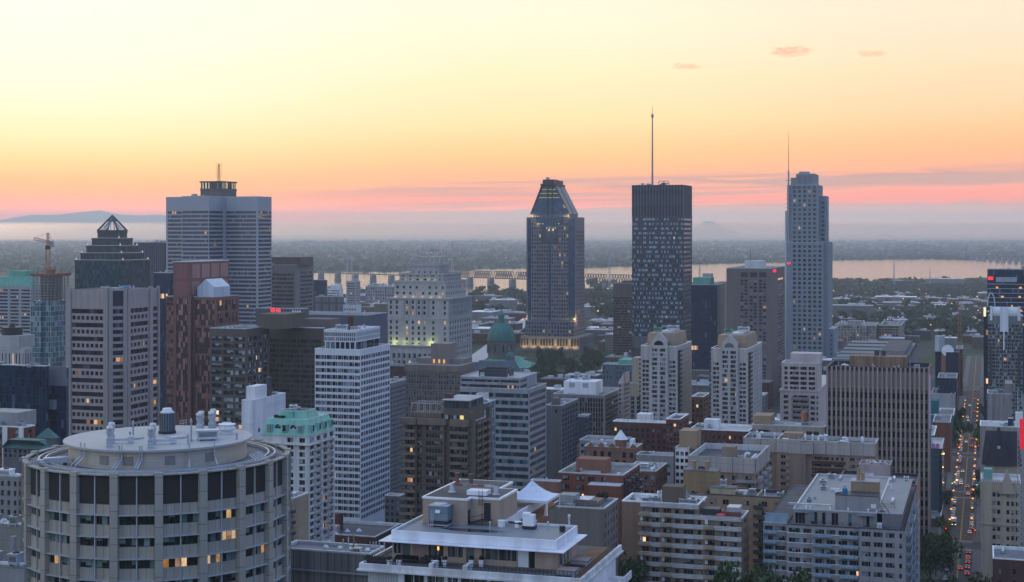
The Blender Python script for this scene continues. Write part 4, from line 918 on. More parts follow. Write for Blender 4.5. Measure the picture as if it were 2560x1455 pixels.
for p,e_ in(((cl+1,y0-2.5,zc0-1.5),1400),((crr+.5,y0-2.5,zc0-1.5),2200),((-W/2-2.5,-1.6,zlow+17),900),((-W/2+2.5,-1.6,zlow+17),900),((gx[2]+1.5,-1.2,b.z(560)),700),((-1.5,-4,zz+2),3000),((3.5,3,zz+2),5000),((-W-1,-3,zz+2),2200)):lamp(b.root,"uplight",p,e_,amber,.5)
tiny=glow('amber_spot',(1,.7,.25),2.2)
for(px,py)in((1331,541),(1338,541),(1344,541),(1350,560),(1357,560),(1367,571),(1374,571),(1383,571),(1388,571),(1397,560),(1411,541),(1416,541)):
 MB().cyl(-b.w_at(px,-.3),-.3,.35,b.z(py),b.z(py)+.6,6).build("amber_lamp",tiny,b.root)
b=Bld('office_tower',"tall slim dark tower with pale blinds in every row and a very tall antenna",1580,1708,1730,462,1463)
W,L,H,k=b.W,b.L,b.H,b.k
ci=wall('cibc_slate',(.050,.058,.072),var=.1,streak=.05)
b.shell(ci,dict(n=1,wf=.985,mt=83,fh=11.65,wh=5.9,rows=26),dict(n=0,ml=.06,mr=.03,mt=84,fh=11.65,wh=5,rows=26),MATS['gl_blinds'],MATS['gl_dark'],.3);b.emit(60)
mb=MB();nf=17
for i in range(nf+1):mb.box(-W+W*i/nf-.13,-W+W*i/nf+.13,-.4,-.01,b.z(545),H+.3)
mb.build("pinstripe_fin",wall('fin_pale',(.30,.31,.33)),b.root)
for(ya,yb_)in((474,486),(513,540)):MB().box(-W+.3,-.3,-.12,-.01,b.z(yb_),b.z(ya)).build("louvre_band",wall('louvre_black',(.035,.036,.045)),b.root)
MB().box(-W+.3,-.3,-.1,-.01,b.z(872),b.z(842)).build("mechanical_band",wall('mech_grey',(.13,.145,.16),joint=(1.2,60,.3)),b.root)
b.roof(MATS['roof_dark'],MATS['steel_dark'],ph=.6)
xm,ym=-b.w_at(1631,14),14;zt=b.z(266,xm,ym);mb=MB()
mb.tube((xm,ym,H-.5),(xm,ym,H+(zt-H)*.88),1.0,8,.55);mb.tube((xm,ym,H+(zt-H)*.88),(xm,ym,zt),.35,6,.2)
mb.cyl(xm,ym,1.3,H+(zt-H)*.86,H+(zt-H)*.9,8);mb.build("antenna_mast",wall('mast_pale',(.34,.33,.34)),b.root)
xa,xb=-b.w_at(1646,10),-b.w_at(1670,10);mb=MB()
for x in(xa,(xa+xb)/2,xb):
 for y in(10,15):mb.tube((x,y,H-.6),(x,y,H+4.2),.2,4)
for y in(10,15):mb.tube((xa,y,H+4.2),(xb,y,H+4.2),.25,4);mb.tube((xa,y,H+.5),(xb,y,H+2),.2,4)
mb.build("roof_gantry",MATS['steel_dark'],b.root);hvac(b.root,(xa+xb)/2,12.5,H-.6,5,3,3.4,MATS['duct_grey']);clutter(b.root,-W+3,-W*.6,6,16,H-.6,8,6,1.3)
b=Bld('skyscraper',"tall stepped grey tower with paired windows and mast on its left edge",1968,2046,2057,462,1470)
W,L,H,k=b.W,b.L,b.H,b.k
ib=wall('granite_cool',(.245,.275,.305),var=.06,streak=.04,joint=(3.1,4.45,.1),jd=.82)
gi=glass('gl_pair',2.4,None,lit=.03,blind=.22,dark=(.010,.018,.03),blindc=(.09,.14,.18),fw=.4,fr=(.14,.15,.17),litc=(1,.68,.2),lits=.4)
b.shell(ib,dict(n=5,wf=.62,ml=.16,mr=.04,mt=13,fh=11.42,wh=6.6,rows=37),dict(n=0,ml=.15,mr=.1,mt=16,fh=11.42,wh=.8,rows=12),gi,MATS['steel_dark'],.35);b.emit(100)
b.roof(MATS['roof_light'],MATS['coping'])
for i in range(5):MB().box(-W*(.84-i*.16)+.3,-W*(.84-i*.16)+W*.12,-.1,.0,H-10*k,H-2*k).build("crown_glazing",MATS['gl_aqua2']if 'gl_aqua2' in MATS else glass('gl_aqua2',2.0,None,lit=0,blind=.3,dark=(.03,.08,.10),blindc=(.08,.15,.18)),b.root)
x0=-b.w_at(2066,L*.35);
pv=sub(b);pv.shell(ib,dict(n=1,wf=.5,mt=14,fh=11.42,wh=6.6,rows=34),dict(n=0,ml=.1,mr=.1,mt=16,fh=11.42,wh=.7,rows=34),gi,MATS['steel_dark'],.3,W=x0+.0,L=L*.62,H=b.z(490,x0,L*.3),x=x0,y=L*.3,name="wing_wall")if x0>1 else None;pv.emit(20);pv.roof(MATS['roof_light'],MATS['coping'],W=x0,L=L*.62,H=b.z(490,x0,L*.3),x=x0,y=L*.3)
x1=-b.w_at(2059,-2);z1=b.z(606,x1,-2);x1l=-b.w_at(1966,-2)
pv=sub(b);pv.shell(ib,dict(n=6,wf=.62,ml=.15,mr=.03,mt=7,fh=11.5,wh=6.6,rows=34),None,gi,None,.35,W=x1-x1l,L=L+3,H=z1,x=x1,y=-2,name="lower_wall");pv.emit(60)
pv.roof(MATS['roof_light'],MATS['coping'],W=x1-x1l,L=L+3,H=z1,x=x1,y=-2)
x2=-b.w_at(2072,6);pv.shell(ib,None,dict(n=0,ml=.1,mr=.1,mt=12,fh=11.5,wh=.7,rows=30),None,MATS['steel_dark'],.3,W=x2-x1,L=L,H=z1,x=x2,y=2.5,name="lower_wing_wall");pv.emit(0)
x3=-b.w_at(2085,8);pv.shell(ib,dict(n=1,wf=.25,mt=14,fh=11.5,wh=6,rows=6),None,gi,None,.3,W=x3-x2,L=L,H=b.z(822,x3,8),x=x3,y=8,name="base_wing_wall");pv.roof(MATS['roof_light'],MATS['coping_white'],W=x3-x2,L=L,H=b.z(822,x3,8),x=x3,y=8);pv.emit(8)
xa,xb=-b.w_at(1990,4),-b.w_at(2035,4);zt=b.z(434,xb,4);ly=b.l_at(2044,xb)-b.l_at(2035,xb)
pv.shell(ib,dict(n=3,wf=.72,ml=.06,mr=.02,mt=6,fh=1,wh=18,rows=1),None,wall('crown_panel',(.21,.19,.20)),None,.2,W=xb-xa,L=ly+10,H=zt,x=xb,y=4,z0=H-.9,name="crown_wall");pv.emit(3,"crown_panel");pv.roof(MATS['roof_light'],MATS['coping'],W=xb-xa,L=ly+10,H=zt,x=xb,y=4)
MB().box(xa+2.5,xb-5,6,14,zt-.9,zt+2.2).build("plant_box",MATS['duct_grey'],b.root)
b.box("crown_block",ib,-b.w_at(1977,5),xa-.02,5,14,H-.9,b.z(444,xa,5))
xm,ym=-b.w_at(1971.5,-1),-1.0;zt=b.z(328,xm,ym);zb_=b.z(700,xm,ym)
mb=MB();zh=b.z(426,xm,ym);mb.tube((xm,ym,zb_),(xm,ym,zh),.85,8,.75);mb.tube((xm,ym,zh),(xm,ym,zt),.42,6,.12);mb.build("side_mast",MATS['mast_pale'],b.root)
for yv in(451,485,496.5,508,519):MB().prism([(xm-2.6,ym-.2),(xm+3.0,ym-.5),(xm+3.0,ym+.6),(xm-2.6,ym+.2)],b.z(yv)-.3,b.z(yv)+.35).build("mast_bracket",MATS['mast_pale'],b.root)
MB().box(x1l-1.6,x1l-.05,0,4,0,b.z(527,x1l,0)).build("edge_strip",MATS['galv'],b.root)
MB().box(x1l+1,x1l+4,-2.3,-2.02,b.z(661),b.z(656)).build("red_sign",MATS['sign_red'],b.root)
b=Bld('stone_palace',"huge stepped classical stone office block with lit windows and colonnades, flags on top",970,1122,1180,746,1400)
W,L,H,k=b.W,b.L,b.H,b.k
sg=wall('palace_granite',(.42,.40,.36),var=.1,streak=.15,joint=(2.6,1.5,.07),jd=.86)
gl_s=glass('gl_palace',50,None,lit=.11,blind=.2,dark=(.016,.02,.024),blindc=(.14,.16,.16),litc=(1,.46,.10),lits=.75)
def xs(pxs,w_,base):return[(-b.w_at(p-w_/2)-base,-b.w_at(p+w_/2)-base)for p in pxs]
cl_=xs((977,992,1017,1032,1047,1061,1083,1112),5.4,-W)
rw=[(b.z(y+8.2),b.z(y))for y in(753,766,780,803,817.5,831,845,858)]
sc_=[(L*(.05+i*.104),L*(.05+i*.104)+L*.048)for i in range(9)]
mb=MB()
b.facade(mb,(-W,0),0,W,0,H,cl_,rw,.6,gl_s,0);b.facade(mb,(0,0),math.pi/2,L,0,H,sc_,rw+[(b.z(y+8),b.z(y))for y in(872,886)],.6,MATS['gl_punched'],1)
mb.quad((0,L,0),(-W,L,0),(-W,L,H),(0,L,H));mb.quad((-W,L,0),(-W,0,0),(-W,0,H),(-W,L,H));mb.build("wall",sg,b.root);b.emit(100)
b.roof(MATS['roof_grey'],sg,ph=.5)
for yv,e_ in((746,1.3),(796,.6),(800,.3),(862,.5)):MB().box(-W-e_,e_,-e_,L+e_,b.z(yv+3.2),b.z(yv)).build("cornice",sg,b.root)
for px in(1009.5,1024.5,1039.5,1054,1068.5):MB().cyl(-b.w_at(px),-.35,.85,b.z(792),b.z(752),10).build("column",sg,b.root)
for i in range(10):MB().cyl(.35,L*(.023+i*.104),.75,b.z(792),b.z(752),8).build("column",sg,b.root)
tt=[(4.5,703,[(716,6.5),(731,6.5)],8,9),(8.2,684,[(689,3),(697,4.5)],6,9),None]
zp=H-.5
for(e_,yt,rws,nf,ns)in tt[:2]:
 zt=b.z(yt,-e_,e_);pv=sub(b);cw=(W-2*e_)/nf;cs_=(L-2*e_)/ns;mb=MB();rr=[(b.z(y+h,-e_,e_),b.z(y,-e_,e_))for y,h in rws]
 pv.facade(mb,(-W+e_,e_),0,W-2*e_,zp,zt,[(cw*(i+.32),cw*(i+.68))for i in range(nf)],rr,.5,gl_s if yt>690 else MATS['gl_punched'],0)
 pv.facade(mb,(-e_,e_),math.pi/2,L-2*e_,zp,zt,[(cs_*(i+.3),cs_*(i+.7))for i in range(ns)],rr,.5,MATS['gl_punched'],1)
 mb.quad((-e_,L-e_,zp),(-W+e_,L-e_,zp),(-W+e_,L-e_,zt),(-e_,L-e_,zt));mb.quad((-W+e_,L-e_,zp),(-W+e_,e_,zp),(-W+e_,e_,zt),(-W+e_,L-e_,zt))
 mb.build("setback_wall",sg,b.root);pv.emit(34,"setback_window");pv.roof(MATS['roof_grey'],sg,W=W-2*e_,L=L-2*e_,H=zt,x=-e_,y=e_,ph=.5)
 MB().box(-W+e_-.7,-e_+.7,e_-.7,L-e_+.7,zt-1.6,zt-.5).build("cornice",sg,b.root);zp=zt-.5
e_=14.0;xa,xb=-b.w_at(1026,e_),-b.w_at(1098,e_);zt=b.z(660,xb,e_);ly=b.l_at(1123,xb)-b.l_at(1098,xb);pv=sub(b)
pv.shell(sg,dict(n=5,wf=.22,mt=18,fh=9,wh=6,rows=1),dict(n=4,wf=.22,mt=18,fh=9,wh=6,rows=1),MATS['gl_punched'],None,.4,W=xb-xa,L=ly,H=zt,x=xb,y=e_,z0=zp,name="attic_wall");pv.emit(9,"attic_window")
MB().box(xa-.9,xb+.9,e_-.9,e_+ly+.9,zt-2.2,zt-.9).build("cornice",sg,b.root)
for i in range(10):MB().box(xa+(xb-xa)*i/9-.5,xa+(xb-xa)*i/9+.5,e_+.1,e_+.8,zt,zt+1.3).build("merlon",sg,b.root)
pv.roof(MATS['roof_dark'],sg,W=xb-xa,L=ly,H=zt,x=xb,y=e_)
bx0,bx1=-b.w_at(966,-9),-b.w_at(1082,-9);zt=b.z(868,bx1,-9);pv=sub(b)
pv.shell(sg,dict(n=9,wf=.42,mt=17,fh=18,wh=12,rows=2),None,gl_s,None,.8,W=bx1-bx0,L=8.9,H=zt,x=bx1,y=-9,name="base_wall");pv.emit(18)
for i in range(10):MB().cyl(bx0+(bx1-bx0)*(i/9*.98+.01),-9.5,.75,b.z(908),b.z(883),8).build("column",sg,b.root)
MB().box(bx0-.8,bx1+.8,-10.4,-.05,zt,zt+1.3).build("cornice",sg,b.root)
for px,en in((985,750),(1010,380),(1040,380),(1075,900)):lamp(b.root,"uplight",(-b.w_at(px,-3),-3.2,zt+3),en,(.8,.9,.28),.5)
for px in(990,1010,1030,1050,1070,1085):lamp(b.root,"uplight",(-b.w_at(px,6.6),6.9,b.z(703,-4.5,4.5)+.8),45,(.9,1,.4),.3)
for px in(988,1010,1032,1054,1076,1098):lamp(b.root,"uplight",(-b.w_at(px,3),3.0,H+.4),80,(1,.65,.3),.3)
root_palace=b
def leaf_pts():return[(0,-.42),(.05,-.15),(.3,-.2),(.25,-.08),(.45,.08),(.36,.14),(.4,.3),(.22,.26),(.24,.34),(.1,.22),(.12,.5),(0,.62)]
for i,(px,lab)in enumerate(((1085,"blue flag with white cross flying on the stone palace roof"),(1099,"red and white maple leaf flag on the stone palace roof"),(1112,"white flag with red cross, last on the stone palace roof"))):
 x_,y_=-b.w_at(px,e_+3),e_+3;wp=b.root.matrix_basis@Vector((x_,y_,zt));zr=b.z(659,x_,y_)
 zr=gz(660,b.depth(x_,y_))-.5
 t_=thing("flagpole",lab,"flagpole",(b.C.x+x_*b.cx+y_*b.sx,b.C.y-x_*b.sx+y_*b.cx,zr),-AZ)
 hh=gz(622,b.depth(x_,y_))-zr
 MB().tube((0,0,0),(0,0,hh),.14,6,.07).build("pole",MATS['white_paint'],t_)
 fc=[(.02,.08,.42),(.6,.02,.03),(.7,.7,.7)][i];fw_,fh_=3.4,2.2
 def fl(u,v,y=0):return(-.2-u*fw_,.35*math.sin(u*5.5)+y,hh-.3-fh_+v*fh_-.25*u)
 mbf=MB();n_=8
 for q in range(n_):mbf.quad(fl(q/n_,0),fl((q+1)/n_,0),fl((q+1)/n_,1),fl(q/n_,1))
 f_=mbf.build("flag",wall('flag_%d'%i,fc,rough=.8,var=.05,streak=0),t_)
 em=MB();wm_=MATS['white_paint']
 def band(u0,u1,v0,v1,y=-.06):
  n2=5
  for q in range(n2):
   a_,c_=u0+(u1-u0)*q/n2,u0+(u1-u0)*(q+1)/n2
   em.quad(fl(c_,v0,y),fl(a_,v0,y),fl(a_,v1,y),fl(c_,v1,y))
 if i==0:band(0,1,.42,.58);band(.44,.56,0,.42);band(.44,.56,.58,1)
 elif i==1:band(.25,.75,0,1)
 else:band(0,1,.4,.6);band(.42,.58,0,.4);band(.42,.58,.6,1);wm_=MATS['flag_1']
 em.build("flag_cross" if i!=1 else "flag_panel",wm_,f_)
 if i==1:
  em=MB();pts=leaf_pts();full=pts+[(-x,y)for x,y in reversed(pts[1:-1])]
  em.quad(*[fl(.5+x*.36,.45+y*.62,-.12)for x,y in full]);em.build("maple_leaf",MATS['flag_1'],f_)
 if i==0:
  for(u_,v_)in((.22,.78),(.78,.78),(.22,.22),(.78,.22)):
   em=MB();em.quad(*[fl(u_+x*.12,v_+y*.2,-.1)for x,y in((0,-.8),(.25,-.1),(.7,.1),(.3,.25),(0,.9),(-.3,.25),(-.7,.1),(-.25,-.1))]);em.build("lily_emblem",MATS['white_paint'],f_)
t_=P(1253,905,1545);root=thing('cathedral',"stone cathedral with big ribbed green copper dome and small side dome","church",(t_.x,t_.y,0),-AZ)
cu=wall('dome_copper',(.055,.20,.165),var=.2,scale=.2,rough=.6,streak=.2);ds=wall('cathedral_stone',(.17,.165,.155),var=.15)
def zc(py):return gz(py,1545)
m_=1545/F
def dome(cx,cy,r,y0,y1,y2,n,ribs,name,lant):
 MB().cyl(cx,cy,r*1.0,zc(y0),zc(y1+3),n).cyl(cx,cy,r*1.1,zc(y1+3),zc(y1),n).build("drum",ds,root)
 dp=[];zb,zt=zc(y1),zc(y2)
 for i in range(9):
  a=i/8*math.pi/2*.93;dp.append((r*1.02*math.cos(a)**.85,zb+(zt-zb)*math.sin(a)))
 d_=MB().lathe(cx,cy,dp,24).build(name,cu,root)
 for i in range(ribs):
  a=i*2*math.pi/ribs;mb=MB()
  for(r0,z0),(r1,z1)in zip(dp,dp[1:]):mb.tube((cx+r0*math.cos(a),cy+r0*math.sin(a),z0),(cx+r1*math.cos(a),cy+r1*math.sin(a),z1),.035*r,4)
  mb.build("rib",cu,d_)
 lr=r*.24;h=(zc(lant)-zt)
 MB().cyl(cx,cy,lr*1.3,zt-.5,zt+h*.12,12).cyl(cx,cy,lr,zt+h*.12,zt+h*.42,12).cyl(cx,cy,lr*1.25,zt+h*.42,zt+h*.47,12).lathe(cx,cy,[(lr*1.1,zt+h*.47),(lr*.9,zt+h*.58),(lr*.35,zt+h*.68),(lr*.2,zt+h*.8),(.05,zt+h)],10).build("lantern",cu,root)
 mb=MB()
 return d_
dome(0,0,33.5*m_,896,848,806,24,16,"dome",768)
for i in range(20):
 a=i*2*math.pi/20;r=33.5*m_
 MB().box(-.5,.5,-.5,.5,zc(882),zc(855)).build("pilaster",ds,root,(r*1.04*math.cos(a),r*1.04*math.sin(a),0),a)
 if i%2:MB().box(-.7,.7,-.06,.06,zc(879),zc(860)).build("drum_window",MATS['gl_punched'],root,(r*1.0*math.cos(a-.157),r*1.0*math.sin(a-.157),0),a-.157+math.pi/2)
dome(34*m_,-14,11*m_,900,889,876,14,8,"small_dome",862)
MB().box(-28*m_,42*m_,-20,30,0,zc(900)).build("nave_wall",ds,root)
MB().prism([(-32*m_,-21),(44*m_,-21),(44*m_,31),(-32*m_,31)],zc(900),zc(892),s1=[(-16*m_,-6),(30*m_,-6),(30*m_,16),(-16*m_,16)]).build("copper_roof",MATS['copper_green'],root)
MB().box(44*m_,88*m_,-30,16,0,zc(912)).build("transept_wall",ds,root)
MB().prism([(43*m_,-31),(90*m_,-31),(90*m_,17),(43*m_,17)],zc(912),zc(893),s1=[(50*m_,-8),(52*m_,-8),(52*m_,-6),(50*m_,-6)]).build("transept_roof",MATS['copper_green'],root)
b=tower('heritage_building',"grey stone house with hipped slate roof before the cathedral",1184,1290,1302,934,1130,wall('heritage_stone',(.36,.35,.33)),dict(n=12,wf=.5,mt=4,fh=12,wh=9,rows=3),None,'gl_punched',n=2)
MB().prism([(-b.W-.6,-.6),(.6,-.6),(.6,b.L),(-b.W-.6,b.L)],b.H+.13,b.z(905),s1=[(-b.W+3,4),(-3,4),(-3,b.L-4),(-b.W+3,b.L-4)]).build("slate_roof",MATS['mansard_slate'],b.root)
for(px,py,d_,r,lab)in((1440,905,1500,9,"small dark green dome at the foot of granite skyscraper"),(1497,890,1650,10,"dark grey dome on a stone hall right of the granite skyscraper base")):
 p=P(px,py,d_);t_=thing('domed_hall',lab,"hall",(p.x,p.y,0),-AZ);rr=r*d_/F
 MB().box(-rr*1.8,rr*1.8,-rr,rr*1.6,0,p.z-2).build("hall_wall",ds,t_)
 MB().cyl(0,0,rr*1.05,p.z-2,p.z+.6,18).build("drum",ds,t_)
 MB().lathe(0,0,[(rr,p.z+.6),(rr*.92,p.z+rr*.45),(rr*.7,p.z+rr*.8),(rr*.35,p.z+rr*1.05),(.1,p.z+rr*1.12)],20).build("dome",wall('dome_dark',(.06,.10,.11)),t_)
def condo(xl,xc,xr,ytop,d,lab,gab):
 b=Bld('condominium_tower',lab,xl,xc,xr,ytop,d,group="twin condominium towers")
 W,L,H,k=b.W,b.L,b.H,b.k;st_=wall('condo_stone',(.46,.425,.39),joint=(1.4,.9,.05),jd=.84,var=.08);tn=wall('condo_tan',(.36,.27,.18),joint=(.7,60,.06))
 fx=[(W*a,W*c)for a,c in((.05,.22),(.31,.46),(.53,.68),(.77,.94))]
 b.shell(st_,dict(cols=[q for a,c in fx for q in((a,a+(c-a)*.47),(a+(c-a)*.53,c))],mt=36,fh=11.6,wh=7.4,rows=16),dict(n=6,wf=.34,ml=.22,mr=.04,mt=12,fh=11.3,wh=7,rows=18),MATS['gl_home'],inset=.4)
 b.emit(100);b.roof(MATS['roof_grey'],MATS['coping_white'])
 for(a,c,h)in((.0,.25,9),(.75,1.0,9)):MB().box(-W*(1-a),-W*(1-c),-.5,-.02,0,H-14*k).build("corner_bay",st_,b.root)if False else None
 MB().box(-W*.74,-W*.26,-.9,-.02,0,H+1.0).build("centre_bay",st_,b.root)
 pv=sub(b)
 for i in range(17):
  zt=H-(6+11.6*i)*k
  for a,c in((.31,.46),(.53,.68)):
   if zt>6:
    MB().quad((-W*(1-a),-.93,zt-7.6*k),(-W*(1-c),-.93,zt-7.6*k),(-W*(1-c),-.93,zt),(-W*(1-a),-.93,zt)).build("bay_window",MATS['gl_home'],b.root)
 zp,zs_=H+10*k+2,H+1.0;mid=-W/2
 mb=MB();hw=W*.22
 f=[(mid-hw,zs_),(mid+hw,zs_),(mid+hw,zs_+1.5),(mid,zs_+6.2),(mid-hw,zs_+1.5)]
 mb.quad(*[(x,-.9,z)for x,z in f]);mb.quad(*[(x,5,z)for x,z in reversed(f)])
 for i in range(5):
  j=(i+1)%5;mb.quad((f[i][0],-.9,f[i][1]),(f[i][0],5,f[i][1]),(f[j][0],5,f[j][1]),(f[j][0],-.9,f[j][1]))
 mb.build("gable",st_,b.root)
 mb=MB();ar=[(mid+2.6*math.cos(a),zs_-.5+2.4*math.sin(a))for a in[math.pi*i/10 for i in range(11)]]
 mb.quad(*[(x,-.95,z)for x,z in ar]);mb.build("arched_window",MATS['gl_punched'],b.root)
 xa,xb=-W*.86,-W*.06
 MB().prism([(xa,3.5),(xb,3.5),(xb,L*.8),(xa,L*.8)],H-.9,H+2.5).prism([(xa,3.5),(xb,3.5),(xb,L*.8),(xa,L*.8)],H+2.5,H+6.6,s1=[(xa+.5,4.2),(xb-.5,4.2),(xb-.5,L*.8-.7),(xa+.5,L*.8-.7)],bottom=False).build("mansard_penthouse",tn,b.root)
 MB().box(xa+7,xb-3,7,L*.7,H+6.6,H+7.6).build("plant_deck",MATS['galv'],b.root);hvac(b.root,mid-4,L*.4,H+6.6,4,3,2.4,MATS['copper_green']);hvac(b.root,mid+4,L*.45,H+7.6,6,3,2.6,MATS['galv'])
 for i in range(18):
  z=H-(14+11.4*i)*k
  if z>4:MB().box(.02,1.3,L*.03,L*.17,z-.25,z+.75).build("balcony",MATS['steel_dark'],b.root)
  if z>4:MB().box(-W-1.2,-W-.02,1,4.5,z-.25,z+.75).build("balcony",MATS['steel_dark'],b.root)
 MB().box(.0,.12,L*.03,L*.17,3,H-12*k).build("balcony_shade_strip",MATS['dark_metal'],b.root)  # dark strip laid on the wall, painted shade of a recess behind the balconies
 for yv in(70,190):MB().box(-W-.2,.2,-.25,-.02,H-yv*k,H-yv*k+.5).build("string_course",st_,b.root)
 return b
condo(1602,1694,1729,866,800,"pale stone condominium tower with gabled top, left one of the twins",1)
condo(1778,1870,1905,872,790,"pale stone condominium tower with gabled top, right one of the twins",1)
# -- round medical tower, bottom left
D0,RO=290.0,24.8
pc=P(397,HY,D0);root=thing('round_tower',"round pale panelled tower with dark louvre band and drum penthouse, lower left","building",(pc.x,pc.y,0),-math.atan2(pc.x,pc.y))
NB=20;ZT=gz(1197,D0-RO)+.9
con=wall('med_panel',(.39,.35,.285),var=.1,streak=.22,joint=(1.35,60,.05),jd=.55);pil=wall('med_pillar',(.37,.34,.285),joint=(3,2.9,.07,0),jd=.5,var=.12,streak=.25)
lou=wall('med_louvre',(.062,.058,.054),joint=(.28,.28,.07),jd=.5,var=.15);led=wall('med_ledge',(.40,.41,.42),rough=.5)
gmed=glass('gl_med',1.05,None,lit=.045,blind=.42,dark=(.012,.022,.024),blindc=(.26,.36,.36),fr=(.06,.07,.07),fw=.08,litc=(1,.45,.08),lits=.6,hb=1.5)
glass('gl_med_lit',1.05,None,lit=.45,blind=.2,dark=(.02,.02,.02),fr=(.06,.06,.05),fw=.08,litc=(1,.40,.05),lits=.8)
step=2*math.pi/NB;FH=3.84
def ring(a,r):return(r*math.sin(a),-r*math.cos(a))
z_l0,z_l1=ZT-.5,ZT-5.6
floors=[ZT-7.55-FH*i for i in range(12)]
lit_set={(0,2),(-2,3),(1,0),(2,2),(-5,2)}
for i in range(-7,8):
 a0,a1=i*step,(i+1)*step
 rr=RO-.55;p0,p1=ring(a0,rr),ring(a1,rr);bw=math.hypot(p1[0]-p0[0],p1[1]-p0[1]);ang=math.atan2(p1[1]-p0[1],p1[0]-p0[0])
 mbw=MB();bay=Bld.__new__(Bld);bay.root=root;bay.panes=[]
 rows=[(z-1.62,z)for z in floors]
 bay.facade(mbw,p0,ang,bw,0,z_l1,[(.75,bw/2-.12),(bw/2+.12,bw-.75)],rows,.28,gmed,0)
 mbw.build("wall_bay",con,root)
 for(od,wd,ht,p,an,mt)in bay.panes:
  fi=round((floors[0]-ht-p[2])/FH)
  o=bpy.data.objects.new("window",pane_mesh(wd,ht,MATS['gl_med_lit']if(i,fi)in lit_set and p[0]>p0[0]+(bw*.3 if i%2 else-9)else gmed));col.objects.link(o);o.parent=root;o.location=p;o.rotation_euler=(0,0,an)
 MB().box(.7,bw/2-.12,-.02,.25,z_l1+.05,z_l0).build("louvre_panel",lou,root,(*p0,0),ang)
 MB().box(bw/2+.12,bw-.7,-.02,.25,z_l1+.05,z_l0).build("louvre_panel",lou,root,(*p0,0),ang)
 MB().box(bw/2-.1,bw/2+.1,-.28,.2,0,z_l0).build("mullion",led,root,(*p0,0),ang)
 for k_,z in enumerate(floors):
  if k_<8:MB().box(.55,bw/2-.1,-.75,.0,z+.06,z+.2).box(bw/2+.1,bw-.55,-.75,.0,z+.06,z+.2).build("sunshade",led,root,(*p0,0),ang)
for i in range(-7,9):
 a=i*step;p=ring(a,RO-.3)
 MB().box(-.72,.72,-.55,.6,0,ZT+.05).build("pillar",pil,root,(*p,0),a)
back=MB();pts=[ring(k*step,RO-.6)for k in range(8,14)]
for p,q in zip(pts,pts[1:]):back.quad((*p,0),(*q,0),(*q,ZT-.3),(*p,ZT-.3))
back.build("rear_wall",con,root)
rf=MB();pr=[ring(k*step/2,RO-.4)for k in range(40)]
rf.quad(*[(x,y,ZT-.75)for x,y in pr]);rf.build("roof_terrace",MATS['roof_grey'],root)
def annulus(r0,r1,z0,z1,n=80):
 mb=MB()
 for k in range(n):
  a,c=k*2*math.pi/n,(k+1)*2*math.pi/n
  p0,p1,q0,q1=ring(a,r0),ring(c,r0),ring(a,r1),ring(c,r1)
  mb.quad((*q0,z0),(*q1,z0),(*q1,z1),(*q0,z1));mb.quad((*q0,z1),(*q1,z1),(*p1,z1),(*p0,z1));mb.quad((*p1,z0),(*p0,z0),(*p0,z1),(*p1,z1))
 return mb
annulus(RO-.9,RO+.02,ZT-.45,ZT-.2).build("parapet",pil,root)
for r_ in(RO-3.0,RO-4.2):annulus(r_,r_+.28,ZT-.6,ZT-.1).build("maintenance_rail",MATS['galv'],root)
RD=16.6;ZR=gz(1127,D0-17.5)
drum=wall('drum_metal',(.52,.46,.38),joint=(4.6,.42,.035),jd=.78,var=.06,streak=.06,rough=.5,metal=.25,sheen=.5)
mb=MB();n=96
for k in range(n):
 a,c=k*2*math.pi/n,(k+1)*2*math.pi/n;p,q=ring(a,RD),ring(c,RD)
 mb.quad((*p,ZT-.75),(*q,ZT-.75),(*q,ZR-.3),(*p,ZR-.3),uv=[(a*RD,0),(c*RD,0),(c*RD,ZR-ZT),(a*RD,ZR-ZT)])
mb.build("drum_wall",drum,root)
mb=MB();mb.quad(*[(*ring(k*2*math.pi/n,17.6),ZR+.06)for k in range(n)])
for k in range(n):
 a,c=k*2*math.pi/n,(k+1)*2*math.pi/n;p,q=ring(a,17.6),ring(c,17.6);p2,q2=ring(a,RD-.1),ring(c,RD-.1)
 mb.quad((*p,ZR-.3),(*q,ZR-.3),(*q,ZR+.06),(*p,ZR+.06));mb.quad((*p2,ZR-.31),(*q2,ZR-.31),(*q,ZR-.3),(*p,ZR-.3))
mb.build("drum_roof",wall('drum_roofing',(.40,.40,.385),var=.22,scale=.12,rough=.6,streak=0),root)
for a in(-.33,.12,.58,-.62):
 p=ring(a,RD+.02);MB().box(-.9,.9,-.1,.03,ZT+.15,ZT+1.7).build("vent_grille",wall('grille_pale',(.34,.32,.29),joint=(40,.2,.06),jd=.5),root,(*p,0),a)
for a in(-.42,-.39,-.20,-.175,.32,.62,-.95,-.88):
 p,q,r2=ring(a,RD+.5),ring(a,RD+.5),ring(a-.03,RD+2.1)
 MB().tube((*r2,ZT-.7),(*r2,ZT-.2),.16,7).tube((*r2,ZT-.2),(*p,ZT+1.2),.14,7).tube((*p,ZT+1.2),(*p,ZR+.9),.14,7).build("vent_pipe",MATS['galv'],root)
def rp(px,py,z=None):
 z=ZR+.06 if z is None else z;w_=P(px,py,z=z);c,s_=math.cos(root.rotation_euler.z),math.sin(root.rotation_euler.z)
 dx,dy=w_.x-pc.x,w_.y-pc.y;return(c*dx+s_*dy,-s_*dx+c*dy,z)
